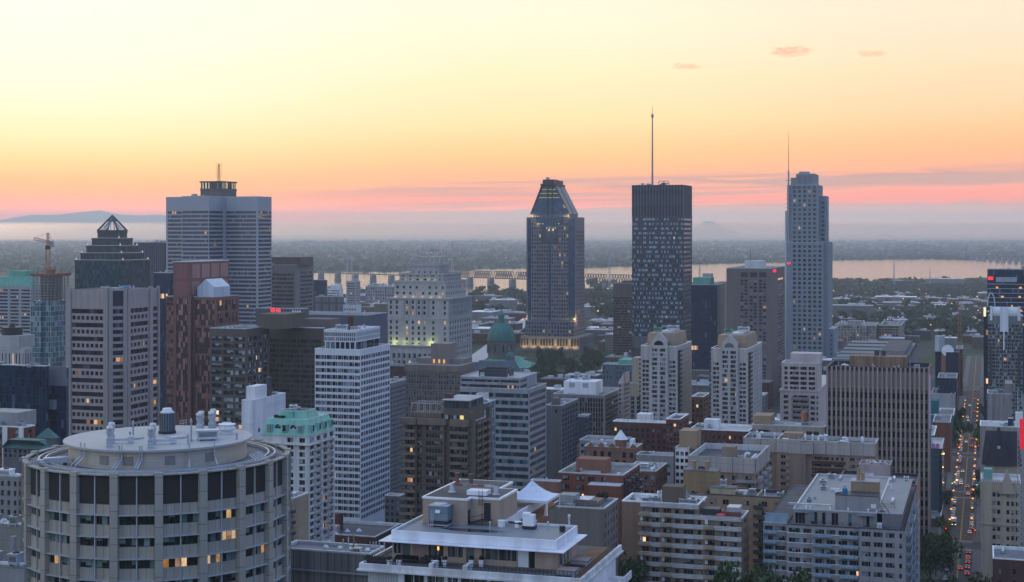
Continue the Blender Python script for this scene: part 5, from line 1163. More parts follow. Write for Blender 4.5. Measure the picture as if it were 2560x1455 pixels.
def stack(px,py,h,w_=1.05,n=1):
 h*=.84;x,y,z=rp(px,py);mb=MB()
 o=MB().box(-w_/2,w_/2,-w_/2,w_/2,0,h*.45).build("exhaust_stack",MATS['galv'],root,(x,y,z))
 for q in range(3):MB().box(-w_/2-.08,w_/2+.08,-w_/2-.08,w_/2+.08,h*(.06+q*.14),h*(.09+q*.14)).build("flange",MATS['duct_grey'],o)
 MB().cyl(0,0,w_*.42,h*.45,h*.52,12).cyl(0,0,w_*.42,h*.52,h*.72,12,w_*.62).cyl(0,0,w_*.62,h*.72,h*.78,12).cyl(0,0,w_*.5,h*.80,h*.9,12,w_*.62).cyl(0,0,w_*.62,h*.9,h*1.0,12,w_*.52).build("nozzle",MATS['galv'],o)
 return o
for px,py,h in((274,1118,4.6),(279,1108,4.6),(377,1121,4.6),(382,1110,4.6),(498,1083,4.7),(503,1077,4.6),(528,1079,4.7),(533,1072,4.7)):stack(px,py,h)
for px,py,l in((307,1108,3.2),(412,1110,3.4)):
 x,y,z=rp(px,py);MB().box(-l/2,l/2,-.35,.35,.45,.95).box(l/2-.7,l/2+.4,-.6,.6,.2,1.3).box(-l/2,-l/2+.2,-.3,.3,0,.45).build("duct",MATS['galv'],root,(x,y,z))
x,y,z=rp(418,1083);o=MB().cyl(0,0,1.55,.5,4.0,20).build("cooling_cylinder",wall('steel_blue',(.16,.19,.22),joint=(.5,60,.14),jd=.35,metal=.6,rough=.35),root,(x,y,z))
MB().cyl(0,0,1.7,0,.5,16).build("base_ring",MATS['dark_metal'],o);MB().cyl(0,0,1.3,4.0,4.25,16).cyl(0,0,1.0,4.25,4.9,14,.85).build("stack_head",MATS['white_metal'],o)
x,y,z=rp(567,1084);MB().cyl(0,0,1.1,0,.7,20).cyl(0,0,1.5,.7,.95,24,1.75).cyl(0,0,1.75,.95,1.15,24).cyl(0,0,1.5,1.15,1.75,24).cyl(0,0,1.7,1.75,1.9,24).build("roof_fan",MATS['white_metal'],root,(x,y,z))
for px,py,s_ in((519,1100,1.3),(345,1096,.0),(567,1066,.55)):
 x,y,z=rp(px,py)
 if s_:hvac(root,x,y,z,3*s_,1.8*s_,1.7*s_,MATS['galv'],False)
for px,py in((332,1096),(440,1094)):x,y,z=rp(px,py);MB().cyl(x,y,2.0,z,z+.3,28).build("roof_hatch",MATS['drum_roofing'],root)
for px,py,h in((333,1092,2.6),(470,1110,1.5),(478,1104,3.6),(592,1098,1.0),(325,1093,.9)):x,y,z=rp(px,py);vent(root,x,y,z,.16,h,MATS['duct_grey'])
rail(root,[rp(450,1066)[:2],rp(466,1062)[:2]],ZR,1.1,MATS['white_metal'],.9)
rail(root,[rp(590,1072)[:2],rp(650,1072)[:2]],ZR-.2,1.0,MATS['galv'],1.2)
x,y,_=rp(140,1160,ZT-.5);o=MB().box(-2.2,2.2,-.7,.7,.5,1.5).box(-3.4,-2.2,-.5,.5,.9,1.2).box(2.2,4.0,-.3,.3,.8,1.1).build("cleaning_cradle",MATS['galv'],root,(x,y,ZT-.75),.2)
for sx in(-1.6,1.6):MB().cyl(sx,-.5,.28,.0,.5,10).cyl(sx,.5,.28,.0,.5,10).build("cradle_wheel",MATS['dark_metal'],o)
rail(root,[(x-6.5,y+1.0),(x-3,y-1.8),(x+2.5,y-2.8)],ZT-.1,.9,MATS['galv'],1.0)
for i in range(5):
 a=.95+i*.05;p,q=ring(a,RO-2.6),ring(a+.05,RO-5.2);MB().tube((*p,ZT-.6),(*q,ZT+.6),.12,5).build("rail_bracket",MATS['galv'],root)
 # -- white terrace apartment house, bottom centre
b=Bld('terrace_apartment_house',"white fasciaed apartment house with roof plant and furnished terrace, bottom centre",978,1391,1444,1352,190)
W,L,H=b.W,b.L,b.H;wf_=wall('fascia_white',(.74,.75,.77),joint=(2.4,60,.02),jd=.8,var=.08,rough=.55);tanb=wall('brick_buff',(.42,.32,.245),joint=(.42,.16,.02,.5),jd=.8,var=.12)
memb=wall('roof_membrane',(.22,.235,.245),var=.3,scale=.16,rough=.55,joint=(3.2,9,.05,.4),jd=.8,streak=0);H2=H-1.15;Zt=H-3.85
L2=L+22;wb=b.w_at(1277,L+3.2)
MB().quad((-W+.1,.1,H-.28),(-.1,.1,H-.28),(-.1,L-.1,H-.28),(-W+.1,L-.1,H-.28)).build("roof",memb,b.root)
MB().quad((-W+.1,L-.1,H-.28),(-wb,L-.1,H-.28),(-wb,L2,H-.28),(-W+.1,L2,H-.28)).build("roof",memb,b.root)
def fas(x0,x1,y0,y1):return MB().box(x0,x1,y0,y1,H2,H+.02)
fas(-W,0,0,.22).build("fascia",wf_,b.root);fas(-.22,0,.22,L).build("fascia",wf_,b.root);fas(-W,-W+.22,.22,L2).build("fascia",wf_,b.root);fas(-wb,-.22,L-.22,L).build("fascia",wf_,b.root);fas(-wb-.22,-wb,L,L2).build("fascia",wf_,b.root)
mb=MB();e=1.25
mb.prism([(-W-e,-e),(e,-e),(e,L+.3),(-W-e,L+.3)],H2-.12,H2-.02);mb.build("canopy",wf_,b.root)
wx=lambda px:-b.w_at(px,.4)
spans=[(973,1004,'g'),(1006,1026,'d'),(1071,1109,'g'),(1120,1157,'g'),(1166,1186,'d'),(1204,1246,'g'),(1248,1291,'g'),(1293,1321,'w'),(1322,1337,'d')]
gter=glass('gl_terrace',1.0,None,lit=.0,blind=.55,dark=(.014,.018,.02),blindc=(.15,.165,.165),fr=(.22,.23,.23),fw=.07)
gcur=glass('gl_curtain',.28,None,lit=0,blind=.65,dark=(.03,.035,.035),blindc=(.20,.22,.22),fr=(.08,.09,.09),fw=.05)
mbw=MB();cols=[(max(.2,wx(a)+W),min(W-.3,wx(c)+W))for a,c,_ in spans]
z0=Zt;z1=H2-.12
pos=0
def q_(a,c,za,zb):mbw.quad((-W+a,.4,za),(-W+c,.4,za),(-W+c,.4,zb),(-W+a,.4,zb),uv=[(a,za),(c,za),(c,zb),(a,zb)])
for(a,c),(_,_,t_)in zip(cols,spans):
 q_(pos,a,z0,z1);lo=z0+.12 if t_ in 'dw' else z0+.85
 q_(a,c,z0,lo);q_(a,c,z1-.18,z1);pos=c
 ht=z1-.18-lo;mt={'g':gcur,'d':gter,'w':wf_}[t_]
 o=bpy.data.objects.new("window" if t_=='g' else("patio_door" if t_=='d' else "white_panel"),pane_mesh(c-a,ht,mt));col.objects.link(o);o.parent=b.root;o.location=(-W+a,.55,lo)
 fr_=MB()
 for xx in(a,(a+c)/2-.03,c-.06):fr_.box(-W+xx,-W+xx+.06,.45,.55,lo,lo+ht)
 fr_.box(-W+a,-W+c,.45,.55,lo,lo+.06).box(-W+a,-W+c,.45,.55,lo+ht-.06,lo+ht)
 fr_.build("frame",MATS['white_metal']if t_=='d' else MATS['duct_grey'],o)
q_(pos,W,z0,z1)
mbw.quad((0,.4,z0),(0,L,z0),(0,L,z1),(0,.4,z1));mbw.quad((-W,L,z0),(-W,.4,z0),(-W,.4,z1),(-W,L,z1));mbw.quad((0,L,z0),(-W,L,z0),(-W,L,z1),(0,L,z1))
mbw.build("wall",tanb,b.root)
MB().box(wx(1032),wx(1068),.3,.385,z0,z1).build("pebble_panel",wall('pebble',(.26,.19,.17),var=.5,scale=1.6,streak=0),b.root)
for ya,yb_ in((1.5,4.0),(5.0,6.5)):
 o=MB().box(.02,.08,ya,yb_,z0+.5,z1-.15).build("window",gter,b.root);MB().box(.08,.14,(ya+yb_)/2-.05,(ya+yb_)/2+.05,z0+.5,z1-.15).build("frame",MATS['white_metal'],o)
MB().box(wx(1095)-.12,wx(1095)+.12,.46,.5,z1-1.0,z1-.55).build("wall_lamp",glow('porch_lamp',(1,.35,.08),2.5),b.root)
TX0,TX1,TY0=-b.w_at(908,-4.2),4.2,-4.4;TYB=L+6
MB().box(TX0,TX1,TY0,TYB,Zt-.28,Zt-.02).build("terrace_slab",wall('terrace_paving',(.12,.115,.11),var=.3,joint=(.6,.6,.03)),b.root)
rust=wall('white_stained',(.62,.62,.62),c2=(.55,.52,.49),var=.12,scale=.5,streak=.35)
zpt=Zt+.5
zpt=Zt+.42
for(x0,x1,y0,y1)in((TX0-.35,TX1+.35,TY0-.35,TY0),(TX0-.35,TX0,TY0,TYB),(TX1,TX1+.35,TY0,TYB)):MB().box(x0,x1,y0,y1,Zt-.3,zpt).build("parapet",rust,b.root)
MB().box(TX0-.6,TX1+.6,TY0-.6,TYB,Zt-.5,Zt-.3).build("cornice",rust,b.root)
for f in range(4):
 zz=Zt-.5-2.9*f
 MB().box(TX0+.5,TX1-.5,TY0+.6,TYB,zz-2.9,zz).build("storey_wall",wf_,b.root)
 xx=TX0+5.5;n_=0
 MB().box(TX0+.6,TX0+4.6,TY0+.45,TY0+.59,zz-2.8,zz-.05).build("ribbed_panel",wall('ribbed_white',(.44,.45,.46),joint=(.35,60,.05),jd=.6,streak=.3),b.root)if f==0 else None
 for wd in(2.6,2.2,1.3,3.4,3.6,1.6,3.2,1.4,3.0):
  if xx+wd>TX1-1:break
  o=MB().box(xx,xx+wd,TY0+.5,TY0+.59,zz-2.3,zz-.25).build("window",gcur if n_%2 else gter,b.root);MB().box(xx-.06,xx+wd+.06,TY0+.42,TY0+.49,zz-.25,zz-.18).box(xx+wd/2-.04,xx+wd/2+.04,TY0+.42,TY0+.49,zz-2.3,zz-.25).build("frame",MATS['white_metal'],o);xx+=wd+.5;n_+=1
 for yy_ in(3.0,9.0):MB().box(TX1-.5,TX1+2.2,yy_,yy_+5,zz-2.95,zz-2.8).box(TX1+2.1,TX1+2.25,yy_,yy_+5,zz-2.8,zz-1.9).build("balcony",rust,b.root)
rail(b.root,[(TX0+.2,TY0+.1),(TX1-.1,TY0+.1),(TX1-.1,TYB-1)],zpt,.75,MATS['dark_metal'],.5)
MB().box(.6,TX1-.3,-3.8,TYB-1,Zt,Zt+.07).build("wood_deck",wall('deck_wood',(.20,.115,.06),var=.25,scale=.6,joint=(.14,40,.02),jd=.6),b.root)
def loc_(px,py,z):
 w_=P(px,py,z=z);dx,dy=w_.x-b.C.x,w_.y-b.C.y;return(dx*b.cx-dy*b.sx,dx*b.sx+dy*b.cx,z)
def put(name,lab,cat,px,py,z=None,rz=0):
 x,y,z=loc_(px,py,Zt if z is None else z);y=min(y,99)
 return thing(name,lab,cat,b.root.matrix_basis@Vector((x,y,z))if False else(b.C.x+x*b.cx+y*b.sx,b.C.y-x*b.sx+y*b.cx,z),-AZ+rz)
def put_l(name,lab,cat,x,y,z,rz=0):return thing(name,lab,cat,(b.C.x+x*b.cx+y*b.sx,b.C.y-x*b.sx+y*b.cx,z),-AZ+rz)
for x,y,lab in((1.9,-1.6,"low covered hot tub with grey steps, nearer one on the wooden deck"),(2.0,4.6,"covered hot tub against the far side of the wooden deck")):
 t_=put_l('hot_tub',lab,"hot tub",x,y,Zt+.07);MB().box(-1.1,1.1,-1.1,1.1,0,.55).build("tub_shell",MATS['duct_grey'],t_);MB().box(-1.2,1.2,-1.2,1.2,.55,.75).build("tub_cover",wall('cover_brown',(.24,.19,.17)),t_);MB().box(-1.0,.8,-1.7,-1.15,0,.25).build("tub_step",MATS['steel_dark'],t_)
pot_m=MATS['white_paint'];lf=leafmat('shrub_leaf',(.012,.028,.012),(.03,.06,.02))
def leafball(mb,c,r,n,sz,rnd,flat=.8):
 for _ in range(n):
  d=Vector((rnd.gauss(0,1),rnd.gauss(0,1),rnd.gauss(0,flat))).normalized()*r*rnd.random()**.4
  p=Vector(c)+Vector((d.x,d.y,d.z*flat));a=Vector((rnd.gauss(0,1),rnd.gauss(0,1),rnd.gauss(0,1))).normalized();u=a.orthogonal().normalized()*sz*rnd.uniform(.6,1.3);v=a.cross(u)*.8
  mb.quad(p-u-v,p+u-v,p+u*.7+v,p-u*.7+v,uv=[(0,0)]*4)
potl=[("white planter at left end of terrace front, by the black hedge box",-18.4),("second white planter along the terrace front from the left",-16.3),("white planter left of the raised parapet step, under the umbrella window",-7.9-1.6),("white planter just right of the first raised parapet step",-7.6+.1),("white planter left of the middle raised parapet step",-2.4-1.0),("white planter right of the middle raised parapet step, near loungers",-.8-.5),("white planter at right end of the terrace front near white cabinet",1.4)]
pxs=[973,998,1086,1112,1179,1204,1276]
for(lab,_),px in zip(potl,pxs):
 t_=put('planter',lab,"planter",px,1416,Zt);MB().prism([(-.22,-.22),(.22,-.22),(.22,.22),(-.22,.22)],0,.85,s1=[(-.32,-.32),(.32,-.32),(.32,.32),(-.32,.32)]).build("pot",pot_m,t_)
 mb=MB();leafball(mb,(0,0,1.05),.35,60,.1,random.Random(px));mb.build("plant",lf,t_)
t_=put('planter_box',"long black planter box with low hedge at left end of terrace","planter",945,1410,Zt);MB().box(-1.8,1.8,-.35,.35,0,.7).build("box",MATS['dark_metal'],t_)
mb=MB();r_=random.Random(4)
for q in range(9):leafball(mb,(-1.6+q*.4,0,.8),.3,30,.1,r_)
mb.build("plant",lf,t_)
t_=put('parasol',"closed black parasol standing on the terrace before the pebble wall","parasol",1062,1400,Zt);MB().cyl(0,0,.03,0,2.4,6).cyl(0,0,.3,0,.1,10).build("pole",MATS['dark_metal'],t_);MB().lathe(0,0,[(.08,.8),(.2,1.1),(.14,1.7),(.06,2.3),(.01,2.45)],9).build("closed_canopy",wall('canvas_black',(.012,.011,.015)),t_)
for px,lab in((1228,"white sun lounger on terrace, left of the pair"),(1256,"white sun lounger on terrace, right of the pair")):
 t_=put('sun_lounger',lab,"sun lounger",px,1414,Zt,.2);s_=MB();s_.box(-.32,.32,-.3,.9,.3,.36);s_.build("seat",pot_m,t_);mb=MB();mb.prism([(-.32,.9),(.32,.9),(.32,.96),(-.32,.96)],.34,1.1,s1=[(-.32,1.35),(.32,1.35),(.32,1.41),(-.32,1.41)]);mb.build("backrest",pot_m,t_)
 for sx in(-.28,.28):
  for sy in(-.25,.8):MB().box(sx-.03,sx+.03,sy-.03,sy+.03,0,.3).build("leg",pot_m,t_)
t_=put('barbecue',"dark covered barbecue on terrace beside the white cabinet","barbecue",1308,1408,Zt);MB().box(-.55,.55,-.3,.3,0,.75).lathe(0,0,[(.6,.75),(.5,1.0),(.25,1.15),(.02,1.2)],10).build("cover",wall('cover_blue',(.02,.025,.05)),t_)
t_=put('cabinet',"white double door storage cabinet against the terrace wall","cabinet",1354,1408,Zt);MB().box(-1.1,1.1,-.3,.3,0,1.75).build("body",pot_m,t_);MB().box(-1.15,1.15,-.36,.32,1.75,1.83).build("top",MATS['duct_grey'],t_)
for sx in(-.52,.02):MB().box(sx,sx+.46,-.36,-.31,.1,1.65).build("door",wall('door_white',(.62,.62,.6)),t_)
t_=put('dining_set',"black terrace table with chairs beside the closed parasol","table",1075,1410,Zt);MB().box(-1.2,1.2,-.5,.5,.68,.75).build("table_top",MATS['dark_metal'],t_)
for sx in(-1,1):
 for sy in(-.4,.4):MB().box(sx-.04,sx+.04,sy-.04,sy+.04,0,.68).build("leg",MATS['dark_metal'],t_)
for i in range(4):
 c_=MB().box(-.25,.25,-.25,.25,.4,.45).box(-.25,.25,.2,.25,.45,.9)
 for sx in(-.22,.22):
  for sy in(-.22,.22):c_.box(sx-.02,sx+.02,sy-.02,sy+.02,0,.4)
 c_.build("chair",MATS['dark_metal'],t_,(-.9+i*.6,.8,0),.1*i)
t_=put('bench_sofa',"low black outdoor sofa on terrace near the left patio door","sofa",1015,1405,Zt);MB().box(-1.5,1.5,-.4,.4,.1,.42).build("seat",MATS['canvas_black'],t_);MB().box(-1.5,1.5,.3,.45,.42,.8).build("backrest",MATS['canvas_black'],t_)
for i,sx in enumerate((-1.4,1.4)):MB().box(sx-.08,sx+.08,-.4,.4,.42,.62).build("armrest",MATS['canvas_black'],t_)
for px in(1098,1190):x,y,z=loc_(px,1416,Zt);MB().box(x-.3,x+.3,TY0-.3,TY0+1.8,Zt,zpt+.55).build("parapet_step",rust,b.root)
y0=7.2;zpz=142-(1244-575)/F*(b.depth(-b.w_at(1057,y0),y0));xa,xm_,xb=-b.w_at(1057,y0),-b.w_at(1168,y0),-b.w_at(1244,y0+.6);Lp=15
mb=MB();mb.prism([(xa,y0),(xm_,y0),(xm_,y0+1.6),(xb,y0+1.6),(xb,y0+Lp*.62),(xm_+1.6,y0+Lp*.62),(xm_+1.6,y0+Lp),(xa,y0+Lp)],H-.28,zpz-.1);mb.build("brick_penthouse",tanb,b.root)
mb=MB();e=.1;mb.prism([(xa-e,y0-e),(xm_+e,y0-e),(xm_+e,y0+1.6-e),(xb+e,y0+1.6-e),(xb+e,y0+Lp*.62+e),(xm_+1.6+e,y0+Lp*.62+e),(xm_+1.6+e,y0+Lp+e),(xa-e,y0+Lp+e)],zpz-.1,zpz+.16);mb.build("penthouse_coping",MATS['coping_white'],b.root)
e=-.25;MB().prism([(xa-e,y0-e),(xm_+e,y0-e),(xm_+e,y0+1.6-e),(xb+e,y0+1.6-e),(xb+e,y0+Lp*.62+e),(xm_+1.6+e,y0+Lp*.62+e),(xm_+1.6+e,y0+Lp+e),(xa-e,y0+Lp+e)],zpz+.16,zpz+.18).build("penthouse_roof",MATS['roof_dark'],b.root)
MB().box(xb-2.2,xb-1.3,y0+1.52,y0+1.58,H+.5,H+2.6).build("doorway",MATS['dark_metal'],b.root);MB().box(xm_-.02,xm_+.03,y0+.3,y0+1.1,H-.28,H+1.7).build("doorway",MATS['dark_metal'],b.root)
mb=MB()
for i in range(8):mb.box(xb-2.6-i*.28,xb-2.3-i*.28,y0+.7,y0+1.5,H+.4-i*.085,H+.44-i*.085)
mb.tube((xb-1.2,y0+.7,H+1.4),(xb-4.6,y0+.7,H+.5),.04,4).tube((xb-2.3,y0+.7,H+.4),(xb-4.6,y0+.7,H-.2),.06,4).box(xb-2.3,xb-1.1,y0+.6,y0+1.5,H+.4,H+.46)
for x in(xb-2.2,xb-1.2):mb.tube((x,y0+.65,H-.28),(x,y0+.65,H+1.4),.05,4)
mb.build("steel_stair",MATS['dark_metal'],b.root)
mb=MB()
for x in(xb-2.9,xb-2.4):mb.tube((x,y0+1.45,zpz-.9),(x,y0+1.45,zpz+1.1),.035,4)
for i in range(6):mb.tube((xb-2.9,y0+1.45,zpz-.7+i*.3),(xb-2.4,y0+1.45,zpz-.7+i*.3),.03,4)
mb.build("cage_ladder",MATS['dark_metal'],b.root)
zq=zpz+.18;yq=y0+4.2;xs_=[-b.w_at(p,yq)for p in(1130,1240)]
MB().box(xs_[0],xs_[1],yq-.12,yq+.12,zq+.95,zq+1.25).build("rusty_beam",wall('beam_rust',(.40,.38,.38),c2=(.22,.05,.04),var=.3,scale=.9,streak=.5),b.root)
for x in xs_:MB().cyl(x,yq,.6,zq,zq+.15,4,.5).box(x-.25,x+.25,yq-.25,yq+.25,zq+.15,zq+1.1).build("beam_pier",wall('pier_white',(.5,.5,.5)),b.root)
MB().prism([(xs_[0]+2.6,yq-1.4),(xs_[1]-.9,yq-1.4),(xs_[1]-.9,yq+.5),(xs_[0]+2.6,yq+.5)],zq,zq+.6).build("hatch_box",MATS['coping_white'],b.root)
for px,py in((1143,1210),(1178,1212)):
 x,y,z=loc_(px,py,zq);MB().cyl(x,y,.28,z,z+1.45,12).cyl(x,y,.4,z+1.45,z+1.55,12).build("rusty_chimney",wall('chimney_rust',(.16,.10,.07),var=.3,scale=1.2,streak=.4),b.root)
x,y,z=loc_(1095,1318,H-.28);o=MB().box(-1.35,1.35,-1.0,1.0,.85,2.75).build("cooling_tower",wall('tower_steel',(.20,.26,.30),var=.1,rough=.42,metal=.35,joint=(2.7,.95,.03),jd=.6),b.root,(x,y+1,z))
MB().box(-1.38,1.38,-1.03,1.03,2.75,2.85).lathe(0,0,[(1.0,2.85),(.95,3.05)],20).build("fan_deck",MATS['galv'],o);MB().cyl(0,0,.9,2.9,2.98,18).build("fan",MATS['dark_metal'],o)
MB().box(-1.25,1.25,-.95,.95,.35,.85).build("basin_louvre",MATS['dark_metal'],o);MB().box(-1.4,1.4,-1.05,1.05,.2,.35).build("base_frame",MATS['duct_grey'],o)
for sx in(-1,1):MB().box(sx-.15,sx+.15,-.9,.9,0,.2).build("support",MATS['concrete'],o)
mb=MB()
for xx in(-.9,-.6):mb.tube((xx,-1.4,.1),(xx,-1.1,2.2),.03,4)
for i in range(7):mb.tube((-.9,-1.38+i*.04,.3+i*.28),(-.6,-1.38+i*.04,.3+i*.28),.025,4)
mb.build("ladder",MATS['galv'],o);MB().prism([(-.35,-1.3),(.35,-1.3),(.35,-1.0),(-.35,-1.0)],1.9,2.3,s1=[(-.35,-1.1),(.35,-1.1),(.35,-1.0),(-.35,-1.0)]).build("intake_hood",MATS['galv'],o)
x,y,z=loc_(1323,1322,H-.28);o=MB().box(-.75,.75,-.55,.55,.45,1.9).box(-.8,.1,-.6,.6,1.9,2.1).build("air_handler",MATS['fascia_white'],b.root,(x,y,z));MB().box(-.8,.9,-.6,.6,.1,.45).build("base_frame",MATS['dark_metal'],o)
MB().tube((x-.8,y,z+.6),(x-3.0,y+.6,z+.6),.16,7).build("pipe",MATS['dark_metal'],b.root)
for px,py,r_,hh in((1254,1316,.5,.7),(1295,1318,.45,.65)):x,y,z=loc_(px,py,H-.28);MB().cyl(x,y,r_,z,z+hh,14).cyl(x,y,r_*1.15,z+hh,z+hh+.12,14).build("roof_fan",MATS['white_metal'],b.root)
x,y,z=loc_(1406,1330,H-.28);MB().cyl(x,y,.4,z+.1,z+.8,14).build("condenser",MATS['dark_metal'],b.root)
x,y,z=loc_(1423,1316,H-.28);MB().cyl(x,y,.5,z,z+.2,8,.2).cyl(x,y,.14,z+.2,z+1.25,8).cyl(x,y,.22,z+1.25,z+1.6,8,.16).build("vent_pipe",MATS['galv'],b.root)
for px,py in((1225,1322),(1340,1318),(1370,1322)):x,y,z=loc_(px,py,H-.28);vent(b.root,x,y,z,.1,.8,MATS['galv'])
x,y,z=loc_(1180,1326,H-.28);MB().quad(*[(x+4.2*math.cos(a)*(1+.15*math.sin(3*a)),y+1.0*math.sin(a),z+.012)for a in[i*math.pi/12 for i in range(24)]]).build("puddle",wall('wet_roof',(.03,.034,.04),rough=.12,sheen=.8,streak=0,var=.1),b.root)
x,y,z=loc_(1322,1297,H-.28);t_=put_l('marquee',"white peaked party tent on the rear roof of terrace house","tent",-b.w_at(1330,L+15),L+15,H-1.3)
mb=MB();hw=3.2;n_=8
def tp(u,v):r_=max(abs(u),abs(v));return(u*hw,v*hw,2.1+2.3*(1-r_)**1.8)
for i in range(n_):
 for j in range(n_):
  u0,u1,v0,v1=[2*q/n_-1 for q in(i,i+1,j,j+1)];mb.quad(tp(u0,v0),tp(u1,v0),tp(u1,v1),tp(u0,v1))
mb.build("canopy",wall('tent_white',(.66,.69,.74),var=.05,rough=.6,streak=0),t_)
for sx in(-hw,hw):
 for sy in(-hw,hw):MB().box(sx-.06,sx+.06,sy-.06,sy+.06,0,2.1).build("leg",MATS['white_metal'],t_)
MB().box(-hw,hw,-hw-.02,-hw+.02,1.75,2.1).box(hw-.02,hw+.02,-hw,hw,1.75,2.1).build("valance",MATS['tent_white'],t_)
MB().prism([(hw-.5,-hw),(hw,-hw),(hw,-hw+.4),(hw-.5,-hw+.4)],0,2.0,s1=[(hw-.2,-hw),(hw,-hw),(hw,-hw+.2),(hw-.2,-hw+.2)]).build("curtain",wall('curtain_cream',(.55,.48,.42)),t_)
b.box("rear_deck",MATS['deck_wood'],-wb,-b.w_at(1375,L+18),L+.1,L+22,H-1.6,H-1.3)
# -- apartment houses, lower right
b=Bld('apartment_block',"brown brick apartment block with white perforated bands and tan balconies",1555,1854,1872,1298,423)
W,L,H,k=b.W,b.L,b.H,b.k;bb=wall('brick_umber',(.24,.155,.105),var=.14,scale=.25,joint=(.8,.3,.03,.5),jd=.85)
glass('gl_flat',.9,None,lit=.01,blind=.4,dark=(.012,.014,.02),blindc=(.26,.32,.36),fr=(.30,.30,.29),fw=.07,hb=1.6,litc=(1,.3,.06),lits=1.6)
X=lambda px:-b.w_at(px)
fx=X(1601);up=b.z(1268)
perf=wall('perforated_white',(.76,.74,.72),joint=(.62,.42,.10,.5),jd=.42,var=.08)
cols=[(1606,1622),(1630,1648),(1658,1678),(1688,1700),(1709,1736),(1744,1754),(1764,1786),(1800,1816),(1826,1844)]
cc=[(X(a)-fx,X(c)-fx)for a,c in cols]
rows=[(b.z(1307+25.1*i+12.5),b.z(1307+25.1*i))for i in range(18)if b.z(1307+25.1*i+12.5)>1]
mb=MB();b.facade(mb,(fx,0),0,-fx,0,H,cc,rows,.45,MATS['gl_flat'],0)
b.facade(mb,(fx,0),0,X(1746)-fx,H,up,[c for c in cc if c[1]<X(1746)-fx],[(b.z(1282+12.5),b.z(1282))],.45,MATS['gl_flat'],0)
b.facade(mb,(0,0),math.pi/2,L,0,H,[(L*.35,L*.65)],[(z0,z1)for z0,z1 in rows],.3,MATS['gl_flat'],1)
mb.quad((0,L,0),(-W,L,0),(-W,L,H),(0,L,H));mb.quad((-W,L,0),(-W,0,0),(-W,0,up),(-W,L,up));mb.quad((X(1746),0,H),(X(1746),L,H),(X(1746),L,up),(X(1746),0,up));mb.quad((X(1746),L,H),(-W,L,H),(-W,L,up),(X(1746),L,up))
mb.quad((-W,0,0),(fx,0,0),(fx,0,up),(-W,0,up),uv=[(0,0),(W+fx,0),(W+fx,up),(0,up)])
mb.build("wall",bb,b.root);b.emit(100)
for i in range(18):
 yt=1268+25.1*i
 zt,zb=b.z(yt+11.5 if i else yt+12),b.z(yt)
 zt,zb=min(zt,zb),max(zt,zb)
 if zt<1:break
 x1=X(1746)if i==0 else-.02
 MB().box(fx,x1,-.14,-.01,zt,zb).build("perforated_band",perf,b.root)
 for(a,c)in((1598,1627),(1652,1681),(1760,1788)):
  if i==0 and a>1700:continue
  zf=b.z(yt+32);o=MB().box(X(a),X(c),-1.3,-.16,zf-.12,zf).build("balcony",wall('balcony_tan',(.38,.29,.20),var=.12),b.root)
  p_=MB()
  for q in range(3):p_.box(X(a)+(X(c)-X(a))*(q/3+.01),X(a)+(X(c)-X(a))*((q+1)/3-.01),-1.34,-1.26,zf+.05,zf+.9)
  p_.build("balcony_panel",MATS['balcony_tan'],o)
  MB().box(X(a)+.3,X(a)+1.1,-.15,-.02,zf+1.1,zf+2.4).build("white_door",MATS['white_paint'],o)if(i+a)%2 else None
b.roof(MATS['roof_dark'],MATS['coping'],W=-X(1746),L=L,H=H,x=0,y=0);b.roof(MATS['roof_light'],MATS['coping_white'],W=W+X(1746),L=L,H=up,x=X(1746),y=0,ph=.7)
zr=up-.7
clutter(b.root,-W+2,X(1746)-2,3,L-2,zr,41,12,.8);clutter(b.root,X(1740),-2,6,L-2,H-.9,42,6,.8)
o_=b.pbox("stair_penthouse",wall('brick_slate',(.13,.095,.07)),1655,1706,4,5,zr,1218)
hvac(b.root,X(1706),4,zr,3.2,2,1.8,MATS['galv']);hvac(b.root,X(1728),3,zr,2.2,1.6,2.0,MATS['galv']);
for px,h_ in((1611,1.6),(1637,2.6),(1646,2.9)):MB().cyl(X(px),5,.55,zr,zr+.3,10).cyl(X(px),5,.42,zr+.3,zr+h_,10).lathe(X(px),5,[(.5,zr+h_),(.45,zr+h_+.4),(.1,zr+h_+.7)],10).build("vent_cowl",MATS['white_metal'],b.root)
for px in(1605,1620,1720,1735):MB().box(X(px)-2,X(px)+2,6.5,7.3,zr+.3,zr+.9).build("duct",MATS['galv'],b.root)
rail(b.root,[(X(1680),L-1),(X(1745),L-1)],up,1,MATS['galv'],2)
MB().box(X(1752),X(1795),2.0,6,H-.9,H+2.0).build("terrace_room",MATS['steel_dark'],b.root);MB().box(X(1800),X(1842),2.6,7,H-.9,H+1.3).build("terrace_room",MATS['brick_red'],b.root);MB().box(X(1812),X(1844),3,8,H+1.3,H+2.6).build("plant_box",MATS['galv'],b.root)
for px,lab in((1800,"open red parasol tilted on the perforated band block's terrace"),):
 t_=thing('parasol',lab,"parasol",(b.C.x+X(px)*b.cx+1.2*b.sx,b.C.y-X(px)*b.sx+1.2*b.cx,H-.8),-AZ);MB().cyl(0,0,.04,0,1.7,6).build("pole",MATS['galv'],t_);MB().lathe(0,0,[(1.5,1.45),(.9,1.75),(.05,1.95)],8).build("canopy",wall('canvas_red',(.55,.07,.09)),t_)
b=Bld('apartment_block',"grey brick apartment block with pale blue glass balconies and stacked roof plant",1908,2262,2290,1326,415)
W,L,H,k=b.W,b.L,b.H,b.k;gb_=wall('brick_grey',(.31,.295,.29),var=.16,scale=.5,joint=(.9,.34,.03,.5),jd=.82);X=lambda px,y=0:-b.w_at(px,y)
blue=wall('balcony_blue',(.26,.38,.47),var=.08,rough=.3,sheen=.6);per=25.1
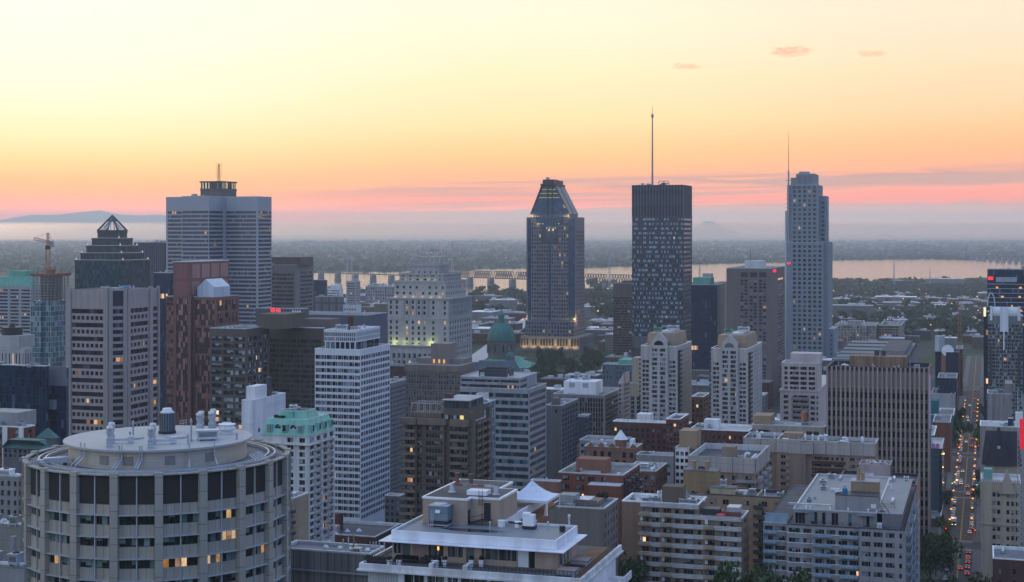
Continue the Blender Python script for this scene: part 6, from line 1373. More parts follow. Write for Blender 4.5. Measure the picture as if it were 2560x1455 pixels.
secs=[(1908,1967,2.2,[(1912,1932),(1938,1964)]),(1967,2147,1.0,[(1972,2000),(2008,2028),(2038,2060),(2066,2088),(2096,2118),(2124,2146)]),(2147,2262,0.0,[(2154,2176),(2184,2206),(2214,2236),(2248,2255)])]
for(pa,pb_,yo,wins)in secs:
 xa,xb=X(pa,yo),X(pb_,yo)if pb_<2262 else 0;mb=MB();top=H-(.3 if yo else 0)
 rows=[(top-(9+per*i+12)*k,top-(9+per*i)*k)for i in range(20)if top-(9+per*i+12)*k>1]
 b.facade(mb,(xa,yo),0,xb-xa,0,top,[(X(p,yo)-xa,X(q,yo)-xa)for p,q in wins],rows,.3,MATS['gl_flat'],0)
 mb.quad((xb,yo,0),(xb,L,0),(xb,L,top),(xb,yo,top))if pb_<2262 else b.facade(mb,(0,0),math.pi/2,L,0,H,[(L*.1,L*.3),(L*.4,L*.6),(L*.7,L*.9)],rows,.5,MATS['gl_flat'],1)
 mb.quad((xa,L,0),(xa,yo,0),(xa,yo,top),(xa,L,top));mb.quad((xb,L,0),(xa,L,0),(xa,L,top),(xb,L,top))
 mb.build("wall",gb_,b.root)
 MB().quad((xa,yo,top-.5),(xb,yo,top-.5),(xb,L,top-.5),(xa,L,top-.5)).build("roof",MATS['roof_dark'],b.root)
 MB().box(xa-.05,xb+.05,yo-.06,yo+.3,top-.15,top+.12).build("parapet",MATS['steel_dark']if yo<2 else MATS['coping'],b.root)
 for i in range(len(rows)):
  zf=rows[i][0]-.55
  for(p,q)in([(1909,1943)]if pa==1908 else[(2033,2080),(2100,2146)]if pa==1967 else[]):
   o=MB().box(X(p,yo),X(q,yo),yo-1.3,yo-.02,zf-.15,zf).build("balcony",MATS['concrete_plain'],b.root);pp=MB();n_=3 if pa==1908 else 4;x0_,x1_=X(p,yo),X(q,yo)
   for s_ in range(n_):pp.box(x0_+(x1_-x0_)*(s_/n_+.015),x0_+(x1_-x0_)*((s_+1)/n_-.015),yo-1.36,yo-1.28,zf+.08,zf+.95)
   pp.build("balcony_panel",blue,o)
  if pa==2147:
   for s_ in range(3):
    o=MB().box(.02,1.3,L*(.1+.3*s_),L*(.1+.3*s_+.2),zf-.15,zf).build("balcony",MATS['concrete_plain'],b.root);MB().box(1.22,1.3,L*(.1+.3*s_),L*(.3+.3*s_),zf+.05,zf+.95).box(.05,1.2,L*(.1+.3*s_)-.06,L*(.1+.3*s_),zf+.05,zf+.95).build("balcony_panel",blue,o)
  MB().box(X(1940,yo)if pa==1908 else xa,xb-.02,yo-.05,yo-.005,zf+.45,zf+.62).build("sill_band",MATS['coping_white'],b.root)if pa!=2147 and i<9 else None
b.emit(100)
yp=2.6;xa,xb=X(1983,yp),X(2192,yp);zt=b.z(1283,xb,yp);pv=sub(b)
mb=MB();wn=[(1988,2012),(2027,2044),(2055,2064),(2079,2096),(2121,2138),(2157,2182)]
pv.facade(mb,(xa,yp),0,xb-xa,H-.8,zt,[(X(p,yp)-xa,X(q,yp)-xa)for p,q in wn],[(H-.2,zt-.6)],.25,MATS['gl_flat'],0)
mb.quad((xb,yp,H-.8),(xb,L-2,H-.8),(xb,L-2,zt),(xb,yp,zt));mb.quad((xa,L-2,H-.8),(xa,yp,H-.8),(xa,yp,zt),(xa,L-2,zt));mb.build("penthouse_wall",gb_,b.root);pv.emit(6)
pv.roof(memb,MATS['coping'],W=xb-xa,L=L-2-yp,H=zt+.05,x=xb,y=yp,ph=.4);clutter(b.root,xa+2,xa+9,6,L-6,zt-.35,31,9,.8);clutter(b.root,xb-3,xb+5,9,L-5,zt-.1,33,6,.8)
for p,q in((1986,2022),(2146,2187)):MB().prism([(X(p,yp),yp-1.2),(X(q,yp),yp-1.2),(X(q,yp),yp),(X(p,yp),yp)],zt-.75,zt-.5,s1=[(X(p,yp),yp-.05),(X(q,yp),yp-.05),(X(q,yp),yp),(X(p,yp),yp)]).build("awning",wall('awning_stripe',(.30,.32,.40),joint=(.3,60,.12),jd=.35),b.root)
MB().box(X(2193,yp),X(2256,yp),yp+.6,L-3,zt-.2,zt-.05).build("roof",memb,b.root);MB().box(X(2205,yp),X(2250,yp),yp+.5,L-3,H-.8,zt-.2).build("stone_room",wall('slate_stone',(.22,.21,.23),var=.3,scale=.8,joint=(.6,.35,.05,.5)),b.root);MB().box(X(2193,yp),X(2205,yp),yp-1.2,yp+.4,H-.8,H+1.2).build("shed",MATS['white_paint'],b.root)
rail(b.root,[(X(1970,1),1.3),(X(2147,1),1.3)],H,.9,MATS['dark_metal'],1.4);rail(b.root,[(X(2150),.3),(-.2,.3),(-.2,L)],H,.9,MATS['dark_metal'],1.2)
MB().box(X(1912,3),X(1966,3),3.0,3.06,H-.2,H+1.3).build("glass_screen",blue,b.root);MB().box(X(1912,3),X(1912,3)+.06,3,9,H-.2,H+1.3).build("glass_screen",blue,b.root);MB().box(X(1912,3),X(1966,3),8,8.06,H-.2,H+1.3).build("glass_screen",blue,b.root)
y2=7;xa,xb=X(2088,y2),X(2196,y2);z2=b.z(1243,xb,y2)
MB().box(xa,xb,y2,y2+7,zt-.4,z2).build("plant_room",gb_,b.root);MB().box(xa-.1,xb+.1,y2-.1,y2+7.1,z2,z2+.18).build("plant_room_roof",MATS['steel_dark'],b.root)
MB().box(X(2177,y2),X(2190,y2),y2-.06,y2-.005,zt+.5,zt+1.7).build("small_window",MATS['white_paint'],b.root)
o=MB().cyl(0,0,.75,0,1.3,16).cyl(0,0,.75,1.3,1.7,16,.45).build("blue_fan",wall('fan_blue',(.03,.17,.33),rough=.35,var=.1),b.root,(X(2112,y2+2),y2+2,z2+.18));MB().box(-.35,.35,-.35,.35,1.7,2.6).build("outlet",MATS['galv'],o)
MB().tube((X(2088,y2+2),y2+2,z2+.5),(X(2108,y2+2),y2+2,z2+.9),.45,8).build("duct",MATS['galv'],b.root);MB().box(X(2090,y2),X(1972,y2),y2+.5,y2+1.3,zt+.5,zt+1.2).build("duct",MATS['galv'],b.root)if False else MB().box(X(1972,y2),X(2080,y2),y2-1.5,y2-.7,zt+.5,zt+1.1).build("duct",MATS['galv'],b.root)
y3=14.5;xa,xb=X(2127,y3),X(2197,y3);z3=b.z(1207,xb,y3)
MB().box(xa,xb,y3,y3+6,zt-.4,z3).build("lift_room",wall('tan_stucco',(.32,.225,.14),var=.1),b.root);MB().box(xa-.1,xb+.1,y3-.1,y3+6.1,z3,z3+.15).build("lift_room_roof",MATS['roof_light'],b.root)
for px,zz in((2146,1170),(2157,1182)):MB().box(X(px,y3+2)-.5,X(px,y3+2)+.5,y3+2,y3+3,z3+.15,b.z(zz,X(px,y3),y3+2)).build("chimney",wall('chimney_tan',(.34,.24,.14)),b.root)
for px in(2015,2025,2075,2120,2170):vent(b.root,X(px,4),4.5,zt-.35,.2,.9,MATS['white_metal'])
hvac(b.root,X(2205,5),6,zt-.3,1.8,1.2,.9,MATS['galv']);MB().tube((X(2198,y2),y2-.5,z2),(X(2226,5),4,zt-.3),.1,5).build("pipe",MATS['dark_metal'],b.root);rail(b.root,[(X(2200,9),9),(X(2236,9),9),(X(2236,9),12)],zt,1.6,MATS['dark_metal'],2)
b=tower('apartment_block',"ochre brick block with wide flat roof between the two front apartment blocks",1760,1985,1998,1246,475,wall('ochre_brick',(.34,.235,.15),var=.12,joint=(.8,.3,.03,.5)),dict(cols=[(2,4),(6,8),(12.5,14.5),(17.3,20.3),(22.6,24.4)],mt=12,fh=22.5,wh=13,rows=12),None,'gl_flat',roof='roof_grey',cop='steel_dark',n=5,inset=.3,limit=60)
W,k=b.W,b.k;X=lambda px,y=0:-b.w_at(px,y)
for i in range(8):
 z=b.H-(28+22.5*i)*k;MB().box(X(1884),X(1908),-1.2,-.02,z-.15,z).box(X(1884),X(1908),-1.25,-1.18,z,z+.95).build("balcony",MATS['steel_dark'],b.root)
ya=9;xa,xb=X(1708,ya),X(1792,ya);zt=b.z(1180,xb,ya)
MB().box(xa,xb,ya,ya+7,b.H-.9,zt).build("ribbed_penthouse",wall('ribbed_tan',(.31,.215,.115),joint=(.7,60,.06),jd=.7),b.root);MB().box(xa-.15,xb+.15,ya-.15,ya+7.1,zt,zt+.2).build("penthouse_roof",MATS['roof_grey'],b.root)
for px in(1735,1768):MB().cyl(X(px,ya+3),ya+3,.75,zt+.2,zt+2.6,12).cyl(X(px,ya+3),ya+3,.95,zt+2.6,zt+2.9,12).build("chimney",MATS['chimney_tan'],b.root)
hvac(b.root,(xa+xb)/2,ya+3,zt+.2,2,1.2,1,MATS['dark_metal'])
xa,xb=X(1774,5),X(1838,5);z2=b.z(1222,xb,5);MB().box(xa,xb,5,10,b.H-.9,z2).build("roof_flat",wall('cream_stucco',(.40,.30,.19)),b.root);MB().box(xa-.2,xb+.2,4.8,10.2,z2,z2+.2).build("roof_flat_roof",MATS['roof_grey'],b.root);hvac(b.root,X(1809,7),7,z2+.2,1.8,1.6,2.6,MATS['galv'])
MB().prism([(X(1838,5),5.2),(X(1868,5),5.2),(X(1868,5),9),(X(1838,5),9)],z2-.9,z2-.7,s1=[(X(1838,5),5.2),(X(1862,5),5.2),(X(1862,5),9),(X(1838,5),9)]).build("awning",wall('awning_cream',(.5,.42,.34)),b.root)
rail(b.root,[(X(1842),3),(X(1930),3)],b.H-.5,1.3,wall('fence_wood',(.12,.08,.05)),.8)
for px in(1945,1890):MB().box(X(px),X(px)+.5,.3,b.L-1,b.H-.7,b.H+.2).build("party_wall",MATS['cream_stucco'],b.root)
pc_=wall('precast_panel',(.40,.365,.325),joint=(2.3,60,.08),jd=.68,var=.1,streak=.15)
b=tower('apartment_block',"block with pale precast parapet and white roof cowls behind ochre block",1720,1888,1922,1148,530,wall('tan_brick2',(.30,.215,.16),joint=(.8,.3,.03,.5)),dict(n=5,wf=.45,mt=44,fh=20,wh=11,rows=10),dict(n=4,wf=.5,mt=44,fh=20,wh=11,rows=10),'gl_flat',roof='roof_dark',cop='coping',n=0,ph=2.0)
W,L,H,k=b.W,b.L,b.H,b.k;X=lambda px,y=0:-b.w_at(px,y)
for i in range(6):MB().box(-W+i*W/6+.03,-W+(i+1)*W/6-.03,-.35-.25*(i%2),-.01,H-36*k,H+.3).build("precast_panel",pc_,b.root)
for i in range(4):MB().box(.01,.35+.2*(i%2),i*L/4+.03,(i+1)*L/4-.03,H-36*k,H+.3).build("precast_panel",pc_,b.root)
for i in range(7):
 z=H-(58+20*i)*k
 MB().box(-W*.28,.8,-1.5,-.02,z-.2,z).box(-W*.28,.8,-1.55,-1.45,z,z+1).build("balcony",MATS['concrete_plain'],b.root)
 for s_ in range(3):MB().box(.02,1.6,L*(.08+s_*.32),L*(.28+s_*.32),z-.2,z+.9).build("balcony",MATS['concrete_plain'],b.root)
MB().box(X(1805,5),X(1838,5),5,10,H-2,b.z(1118,X(1838,5),5)).build("roof_room",MATS['tan_brick2'],b.root)
for px,py_ in((1783,4),(1786,2),(1797,2)):dome_vent(b.root,X(px,py_),py_,H-2,.7,MATS['white_metal'])
for px in(1832,1850,1888):hvac(b.root,X(px,9),9,H-2,1.4,1.2,1.9,MATS['white_metal'])
for px in(1818,1826,1860):MB().box(X(px,2.5)-1.2,X(px,2.5)+1.2,2.2,3.2,H-1.7,H-.9).build("duct",MATS['white_metal'],b.root)
goose(b.root,X(1862,8),8,H-2,.5,1.8,MATS['white_metal'],.5)
for i in range(4):goose(b.root,-1.6,2+i*2.4,H-2,.35,1.6,MATS['white_metal'],1)
b=tower('apartment_block',"low block with black framed white window grid beside precast parapet block",1688,1722,1734,1120,560,MATS['white_paint'],dict(n=3,wf=.72,mt=10,fh=17.5,wh=10,rows=6),None,'gl_strip',roof='roof_dark',n=0,box=[(1698,1742,3,9,1078,'tan_stucco')])
MB().box(-b.W-.5,-b.W,-.2,3,0,b.H+.2).build("edge_pier",MATS['steel_dark'],b.root)
for f,(xl,xc,xr,yt,d_,lab)in enumerate(((1858,1945,1960,1098,600,"pale precast crowned brick block, left part of the long hotel row"),(1942,2190,2196,1108,575,"long precast crowned block with many roof vents and dark brick window bands"))):
 b=Bld('hotel_building',lab,xl,xc,xr,yt,d_);W,L,H,k=b.W,b.L,b.H,b.k;X=lambda px,y=0:-b.w_at(px,y)
 wl3=MATS['tan_brick2'];pan=33*k
 b.shell(wl3,dict(n=2,wf=.28,mt=40,fh=17.5,wh=7.5,rows=10)if f==0 else dict(cols=[(W*.04,W*.09),(W*.36,W*.68),(W*.74,W*.9)],mt=40,fh=17.2,wh=8,rows=10),None,MATS['gl_flat'],inset=.4);b.emit(40)
 if f:
  for i in range(8):MB().box(-W+W*.355,-W+W*.70,-.08,-.01,H-(50+17.2*i+8.5)*k,H-(50+17.2*i)*k).build("dark_brick_band",MATS['brick_dark'],b.root)
  MB().box(-W+W*.13,-W+W*.30,-1.6,-.02,0,H).build("brick_bay",MATS['ochre_brick']if False else MATS['tan_brick2'],b.root)
  for i in range(7):MB().box(-W+W*.105,-W+W*.13,-1.3,-.02,H-(50+17*i)*k,H-(43+17*i)*k).build("balcony",MATS['concrete_plain'],b.root)
 n_=4 if f==0 else 8
 for i in range(n_):MB().box(-W+i*W/n_+.03,-W+(i+1)*W/n_-.03,-.3-(1.5 if f and i in(1,2)else .3*(i%2)),-.01,H-pan,H+.2-.4*(i%3)).build("precast_panel",pc_,b.root)
 b.roof(MATS['roof_dark'],MATS['coping'],ph=1.2);r_=random.Random(5+f)
 for i in range(5 if f==0 else 16):
  x,y=-W*r_.uniform(.06,.94),r_.uniform(2,min(L-2,12));q_k=r_.random()
  if q_k<.35:vent(b.root,x,y,H-1.2,.3,r_.uniform(1.8,2.8),MATS['white_metal'])
  elif q_k<.55:MB().tube((x-1.2,y,H-.3),(x+1.2,y,H-.3),.55,10).build("duct",MATS['white_metal'],b.root)
  elif q_k<.8:goose(b.root,x,y,H-1.2,.5,1.5,MATS['white_metal'],r_.uniform(0,6))
  else:hvac(b.root,x,y,H-1.2,2,1.6,1.8,MATS['galv'])
 if f:b.pbox("roof_room",MATS['tan_stucco'],1958,2006,5,6,H-1.2,1084)
b=tower('garage_building',"pale flat roof with tan rooms and tank behind the hotel row",1880,2062,2070,1068,660,wall('pale_stucco',(.34,.30,.26)),dict(n=3,wf=.5,mt=12,fh=14,wh=9,rows=3),None,'gl_strip',roof='roof_light',cop='coping',n=6,box=[(1882,1928,4,12,1040,'tan_stucco')])
MB().cyl(-b.w_at(2012,10),10,1.7,b.H-.9,b.H+5,14).cyl(-b.w_at(2012,10),10,1.8,b.H+5,b.H+5.8,14,.6).build("rusty_tank",wall('tank_rust',(.30,.14,.09)),b.root)
b=Bld('apartment_block',"salmon block with pink walled plant yard and roof garden furniture",2092,2292,2300,1214,490);W,L,H,k=b.W,b.L,b.H,b.k;X=lambda px,y=0:-b.w_at(px,y)
b.shell(wall('salmon_brick',(.38,.25,.18),joint=(.8,.3,.03,.5)),dict(n=7,wf=.5,mt=20,fh=21,wh=12,rows=8),None,MATS['gl_flat']);b.emit(40);b.roof(MATS['roof_dark'],MATS['steel_dark'],ph=.8)
xa,xb=X(2147,5),X(2226,5);z1=b.z(1163,xb,5);pk=wall('pink_stucco',(.42,.33,.31),var=.08)
MB().box(xa,xb,5,16,H-.8,z1-1.2).build("plant_yard",pk,b.root);MB().box(xa,xb,5,5.3,z1-1.2,z1).box(xa,xa+.3,5.3,16,z1-1.2,z1).box(xb-.3,xb,5.3,16,z1-1.2,z1).box(xa+.3,xb-.3,15.7,16,z1-1.2,z1).build("yard_wall",pk,b.root)
clutter(b.root,xa+1.5,xb-1.5,7,14,z1-1.2,12,9,.9)
MB().box(X(2162,4.9),X(2184,4.9),4.85,4.98,H-.3,H+2.6).build("white_panel",MATS['white_paint'],b.root);MB().box(xb+.02,xb+.1,5,16,H-.8,z1).build("ivy_wall",leafmat('ivy_green',(.02,.05,.015),(.05,.11,.03)),b.root)
for i in range(14):
 r_=random.Random(i);x,y=r_.uniform(X(2235,9),X(2284,9)),r_.uniform(5,13);c_=MB().box(-.5,.5,-.35,.35,.55,.62)
 for sx in(-.45,.45):
  for sy in(-.3,.3):c_.box(sx-.03,sx+.03,sy-.03,sy+.03,0,.55)
 c_.box(-.25,.25,.5,.55,0,.9);c_.build("terrace_table",MATS['galv']if i%3 else MATS['steel_dark'],b.root,(x,y,H-.8),r_.uniform(-.2,.2))
mb=MB();r_=random.Random(8)
for i in range(6):leafball(mb,(X(2236,6)+i*1.2,5.5,H),.6,50,.16,r_)
mb.build("hedge",lf,b.root)
b=Bld('apartment_tower',"brown concrete apartment tower with deep wraparound balconies and roof pergola, centre",1012,1172,1222,1058,560);W,L,H,k=b.W,b.L,b.H,b.k;X=lambda px,y=0:-b.w_at(px,y)
bc=wall('balcony_brown',(.19,.145,.11),var=.12,joint=(1.2,60,.03),jd=.8);bw_=wall('tower_brown',(.125,.098,.08),var=.1)
b.shell(bw_,dict(cols=[(.8,3.2),(3.6,6.6),(W*.33,W*.62),(W*.68,W*.82),(W*.84,W*.97)],mt=11,fh=19.05,wh=10.5,rows=17),dict(n=3,wf=.6,ml=.2,mr=.02,mt=11,fh=19.05,wh=10,rows=17),MATS['gl_home'],inset=.5);b.emit(100)
b.roof(MATS['roof_dark'],MATS['coping'],ph=.5)
for i in range(18):
 zf=H-(19.05*i+5)*k
 if zf<2:break
 for(x0,x1,yo)in((-W-1.4,-W+4.6,-1.5),(-W*.27,.0,-1.9)):
  o=MB().box(x0,x1,yo,-.02,zf-.5,zf-.3).build("balcony",bc,b.root);MB().box(x0,x1,yo-.1,yo,zf-.5,zf+.62).box(x1,x1+.1,yo-.1,-.02,zf-.5,zf+.62).box(x0-.1,x0,yo-.1,-.02,zf-.5,zf+.62).build("balcony_front",bc,o)
  if i%3==0 and i:m2=MB();leafball(m2,(x0+1,yo+.2,zf+.6),.4,30,.14,random.Random(i));m2.build("balcony_plant",lf,o)
 MB().box(-W+4.8,-W*.28,-.15,-.01,zf-.55,zf-.05).build("spandrel",wall('spandrel_red',(.12,.07,.055)),b.root)
 for s_ in range(3):
  y_=L*(.22+s_*.26);o=MB().box(.02,1.6,y_,y_+L*.2,zf-.5,zf-.3).build("balcony",bc,b.root);MB().box(1.6,1.7,y_,y_+L*.2,zf-.5,zf+.62).box(.02,1.6,y_-.1,y_,zf-.5,zf+.62).build("balcony_front",bc,o)
for x in(-W+4.7,-W*.38,-W*.29):MB().box(x-.35,x+.35,-.9,-.02,0,H+.8).build("pier",bw_,b.root)
MB().box(.02,1.4,L*.0,L*.16,0,H+4).build("pier",bw_,b.root);MB().box(.02,1.2,L*.86,L,0,H+4).build("pier",bw_,b.root)
for(x0,x1)in((-W-1.4,-W+5),(-W+5.4,-W*.33),(-W*.27,.4)):MB().box(x0,x1,-1.6,-.02,H-1.0,H+1.3).build("parapet_panel",bc,b.root)
xa,xb=X(1028,2),X(1104,2);z1=b.z(1013,xb,2);MB().box(xa,xb,2,11,H-.5,b.z(1034,xb,2)).build("roof_terrace",bw_,b.root)
mb=MB();zb_=b.z(1034,xb,2)
for i in range(12):mb.box(xa+(xb-xa)*i/12+.1,xa+(xb-xa)*(i+.55)/12+.1,1.9,2.0,zb_-1.4,zb_+.1)
mb.build("slotted_rail",bc,b.root);mb=MB()
for i in range(6):
 for y in(2.4,10.6):mb.box(xa+(xb-xa)*i/5-.12,xa+(xb-xa)*i/5+.12,y-.12,y+.12,zb_,z1)
for i in range(6):mb.box(xa+(xb-xa)*i/5-.12,xa+(xb-xa)*i/5+.12,2.2,10.8,z1,z1+.25)
for y in(2.4,10.6):mb.box(xa-.3,xb+.3,y-.15,y+.15,z1+.25,z1+.5)
mb.build("pergola",wall('pergola_pale',(.34,.32,.29)),b.root)
xa,xb=X(1108,1),X(1172,1);z2=b.z(1003,xb,1);MB().box(xa,xb,1,L*.8,H-.5,b.z(1022,xb,1)).build("penthouse",bw_,b.root);MB().box(xa+.3,xb-.3,1.3,L*.8-.3,b.z(1022,xb,1),z2).build("clerestory",MATS['gl_teal'],b.root);MB().box(xa-.5,xb+.5,.5,L*.8+.5,z2,z2+.3).build("penthouse_roof",MATS['roof_light'],b.root)
MB().box(X(1150,.9),X(1159,.9),.85,.98,H+.9,H+2.6).build("lit_window",glow('kitchen_light',(1,.8,.3),.9),b.root);MB().box(X(1113,.9),X(1146,.9),.85,.98,H+.9,H+2.6).build("window",MATS['gl_home'],b.root)
MB().box(X(1112,5),X(1128,5),5,8,z2+.3,z2+2).build("chimney",MATS['brick_dark'],b.root)
b=Bld('apartment_block',"white apartment block with green copper mansard roof and curved balconies",652,772,837,1092,480);W,L,H,k=b.W,b.L,b.H,b.k;X=lambda px,y=0:-b.w_at(px,y)
wg=wall('white_stone',(.60,.585,.56),joint=(2.2,.5,.03),jd=.85,var=.08)
b.shell(wg,dict(cols=[(W*.55,W*.68),(W*.80,W*.92)],mt=4,fh=17.6,wh=12,rows=15),dict(n=4,wf=.62,mt=4,fh=17.6,wh=12,rows=15),MATS['gl_home'],inset=.35);b.emit(80)
MB().box(-W-.8,.8,-.8,L+.5,H-22*k,H-19.5*k).build("cornice",wg,b.root)
e=2.2;z1=b.z(1052,0,0)
MB().prism([(-W-.2,-.2),(.2,-.2),(.2,L),(-W-.2,L)],H+.02,z1,s1=[(-W+1.6,1.6),(-1.6,1.6),(-1.6,L-1.6),(-W+1.6,L-1.6)]).build("mansard_roof",wall('mansard_green',(.24,.50,.39),joint=(.55,60,.05),jd=.72,var=.12,rough=.6),b.root)
x0,x1,y0,y1=-W+3.5,-3.0,5,L-6;z2=b.z(1028,x1,y0)
MB().prism([(x0,y0),(x1,y0),(x1,y1),(x0,y1)],z1,z2,s1=[(x0+.8,y0+.8),(x1-.8,y0+.8),(x1-.8,y1-.8),(x0+.8,y1-.8)]).build("upper_mansard",MATS['mansard_green'],b.root)
MB().quad((x0+1.3,y0+1.3,z2+.02),(x1-1.3,y0+1.3,z2+.02),(x1-1.3,y1-1.3,z2+.02),(x0+1.3,y1-1.3,z2+.02)).build("roof",MATS['roof_dark'],b.root);clutter(b.root,x0+3,x1-3,y0+2,y1-2,z2,4,5,.8)
zm=(H+z1)/2
for fx_ in(.18,.5,.82):
 o=MB().box(-W+W*fx_-.9,-W+W*fx_+.9,-.25,1.2,zm-1.3,zm+1.0).build("dormer",MATS['mansard_green'],b.root);MB().box(-W+W*fx_-.65,-W+W*fx_+.65,-.3,-.26,zm-1.1,zm+.8).build("dormer_window",MATS['gl_home'],o)
for fx_ in(.34,.66):MB().lathe(0,0,[(.95,0),(.95,.15),(.01,.16)],16).build("round_window",MATS['gl_punched'],b.root).matrix_basis=Matrix.Translation((-W+W*fx_,.72,zm))@Matrix.Rotation(math.pi/2,4,'X')
for fy in(.15,.4,.62,.86):
 o=MB().box(-1.2,.25,L*fy-.8,L*fy+.8,zm-1.3,zm+1.0).build("dormer",MATS['mansard_green'],b.root);MB().box(.26,.3,L*fy-.6,L*fy+.6,zm-1.1,zm+.8).build("dormer_window",MATS['gl_home'],o)
for i in range(15):
 z=H-(17.6*i+22)*k
 for fy in(.32,.72):
  mb=MB();n_=6;pts=[(0.02,L*fy-2.2)]+[(1.3*math.sin(math.pi*(q+.5)/n_),L*fy-2.2*math.cos(math.pi*(q+.5)/n_))for q in range(n_)]+[(0.02,L*fy+2.2)]
  o=mb.prism(pts,z-.2,z).build("balcony",MATS['concrete_plain'],b.root)
  for p,q in zip(pts,pts[1:]):pass
  rl=MB()
  for p,q in zip(pts,pts[1:]):rl.tube((*p,z+.9),(*q,z+.9),.04,4);rl.tube((*p,z),(*p,z+.9),.03,4)
  rl.build("balcony_rail",MATS['dark_metal'],o)
r_=random.Random(3);mb=MB()
for q in range(10):leafball(mb,(-W+3+r_.uniform(0,4),3.2+r_.uniform(0,1),z1+.5),.55,40,.16,r_)
mb.build("roof_plants",lf,b.root);MB().box(-W+6,-W+9,4.6,5.5,z1,z1+2.2).build("dormer",MATS['mansard_green'],b.root)
b=tower('apartment_block',"narrow tan block with dark balconies right beside round tower",690,734,772,1246,380,wall('tan_panel',(.34,.27,.19),joint=(3.2,2.8,.06)),dict(n=2,wf=.6,mt=10,fh=27,wh=15,rows=7),None,'gl_home',n=1,inset=.5)
for i in range(8):
 z=b.H-(36+27*i)*b.k;o=MB().box(-b.W*.5,.6,-1.5,-.02,z-.2,z).build("balcony",MATS['concrete_plain'],b.root);MB().box(-b.W*.5,.6,-1.55,-1.48,z,z+.9).box(.55,.62,-1.5,-.02,z,z+.9).build("balcony_front",MATS['steel_dark'],o)
b=tower('service_building',"grey ribbed concrete podium with pipes and vents on its roof, bottom centre left",700,925,962,1385,300,wall('ribbed_concrete',(.20,.19,.175),joint=(1.5,60,.12),jd=.6,streak=.4),None,None,'gl_flat',roof='roof_grey',cop='coping',n=0,ph=.5)
X=lambda px,y=0:-b.w_at(px,y);zr=b.H-.5
MB().box(-b.W-.1,.1,-.6,-.02,b.H-4.2,b.H-3.9).build("string_course",MATS['concrete'],b.root)
for px,h_ in((858,2.4),(871,2.9),(884,3.4)):MB().cyl(X(px,3),3,.16,zr,zr+h_,8).cyl(X(px,3),3,.45,zr,zr+.25,8,.2).build("vent_pipe",wall('pipe_tan',(.30,.22,.16))if h_>3 else MATS['galv'],b.root)
for px in(925,931,936,942,951):MB().cyl(X(px,4),4+(px-925)*.08,.12,zr,zr+2.0,8).cyl(X(px,4),4+(px-925)*.08,.4,zr,zr+.3,8,.15).build("vent_pipe",MATS['galv'],b.root)
hvac(b.root,X(894,2),2,zr,1.6,1.3,1.3,wall('unit_cream',(.55,.52,.42)),False);hvac(b.root,X(884,5),5,zr,1.6,1.2,1.2,MATS['unit_cream'],False)
for px in(815,850,875,919):dome_vent(b.root,X(px,3.5),3.5,zr,.55,MATS['white_metal'])
b=tower('brick_building',"low dark brick block with flat dark roof and pyramid skylights in the hollow",752,938,1002,1342,540,MATS['brick_dark'],dict(n=6,wf=.3,mt=14,fh=20,wh=12,rows=2),dict(n=9,wf=.35,mt=10,fh=18,wh=11,rows=2),'gl_flat',roof='roof_dark',cop='coping',n=0)
for px,y in((868,10),(898,12),(842,3)):MB().cyl(-b.w_at(px,y),y,1.4,b.H-.9,b.H+.2,4,.15).build("skylight",MATS['galv'],b.root)
MB().box(-b.w_at(812,11),-b.w_at(850,11),11,14,b.H-.9,b.H+5).build("brick_chimney",MATS['brick_dark'],b.root);MB().box(-b.w_at(843,9),-b.w_at(848,9),9,10,b.H-.9,b.H+5.6).build("brick_chimney",MATS['brick_dark'],b.root)
MB().box(-b.w_at(815,5),-b.w_at(842,5),5,8,b.H-.9,b.H+1.8).build("roof_room",MATS['pink_stucco'],b.root)
tower('brick_building',"low dark roofed brick house with red chimneys below the white slab tower",925,1006,1022,1318,590,MATS['brick_dark'],None,dict(n=4,wf=.4,mt=8,fh=18,wh=10,rows=2),'gl_flat',roof='roof_grey',n=4)
tower('brick_building',"small flat roofed brick wing left of the skylight block",735,800,822,1322,570,MATS['brick_brown'],None,None,'gl_flat',roof='roof_dark',n=3)
tower('brick_building',"low house with black roof at the foot of tan block",765,838,846,1366,470,wall('brick_mauve',(.16,.11,.10)),dict(n=4,wf=.4,mt=8,fh=18,wh=10,rows=1),None,'gl_flat',roof='roof_dark',n=4)
tower('office_block',"narrow dark block between white slab and brown balconied tower",962,1000,1012,1240,640,wall('narrow_grey',(.10,.105,.115)),dict(n=3,wf=.5,mt=10,fh=16,wh=9,rows=8),None,'gl_warm',n=1)
b=tower('apartment_block',"red brick block with flat roofs and brick roof room right of the party tent",1396,1558,1600,1188,490,MATS['brick_red'],dict(cols=[(1.2,3.6),(6,8.6),(10,12.4),(14.3,15.7)],mt=8,fh=22,wh=13,rows=9),dict(n=6,wf=.5,mt=8,fh=20,wh=12,rows=8),'gl_flat',roof='roof_grey',n=5,box=[(1440,1516,7,7,1150,wall('brick_salmon',(.26,.125,.085),joint=(.8,.3,.03,.5)))],limit=60)
X=lambda px,y=0:-b.w_at(px,y)
MB().box(X(1475,-3),-.05,-5,-.02,0,b.z(1211,X(1475),-4)).build("front_wing",MATS['brick_red'],b.root);MB().box(X(1475,-3)-.2,.1,-5.2,-.03,b.z(1211,X(1475),-4),b.z(1211,X(1475),-4)+.3).build("wing_coping",MATS['coping'],b.root)
for i in range(6):
 for s_ in range(4):z=b.H-(14+20*i)*b.k;MB().box(.02,1.6,b.L*(.05+s_*.24),b.L*(.2+s_*.24),z-1.2,z-.2).build("balcony",MATS['steel_dark'],b.root)
tower('apartment_block',"plain red brick wing with roof patio left of the red brick block",1326,1398,1404,1204,485,MATS['brick_salmon'],None,None,'gl_flat',roof='roof_grey',n=4)
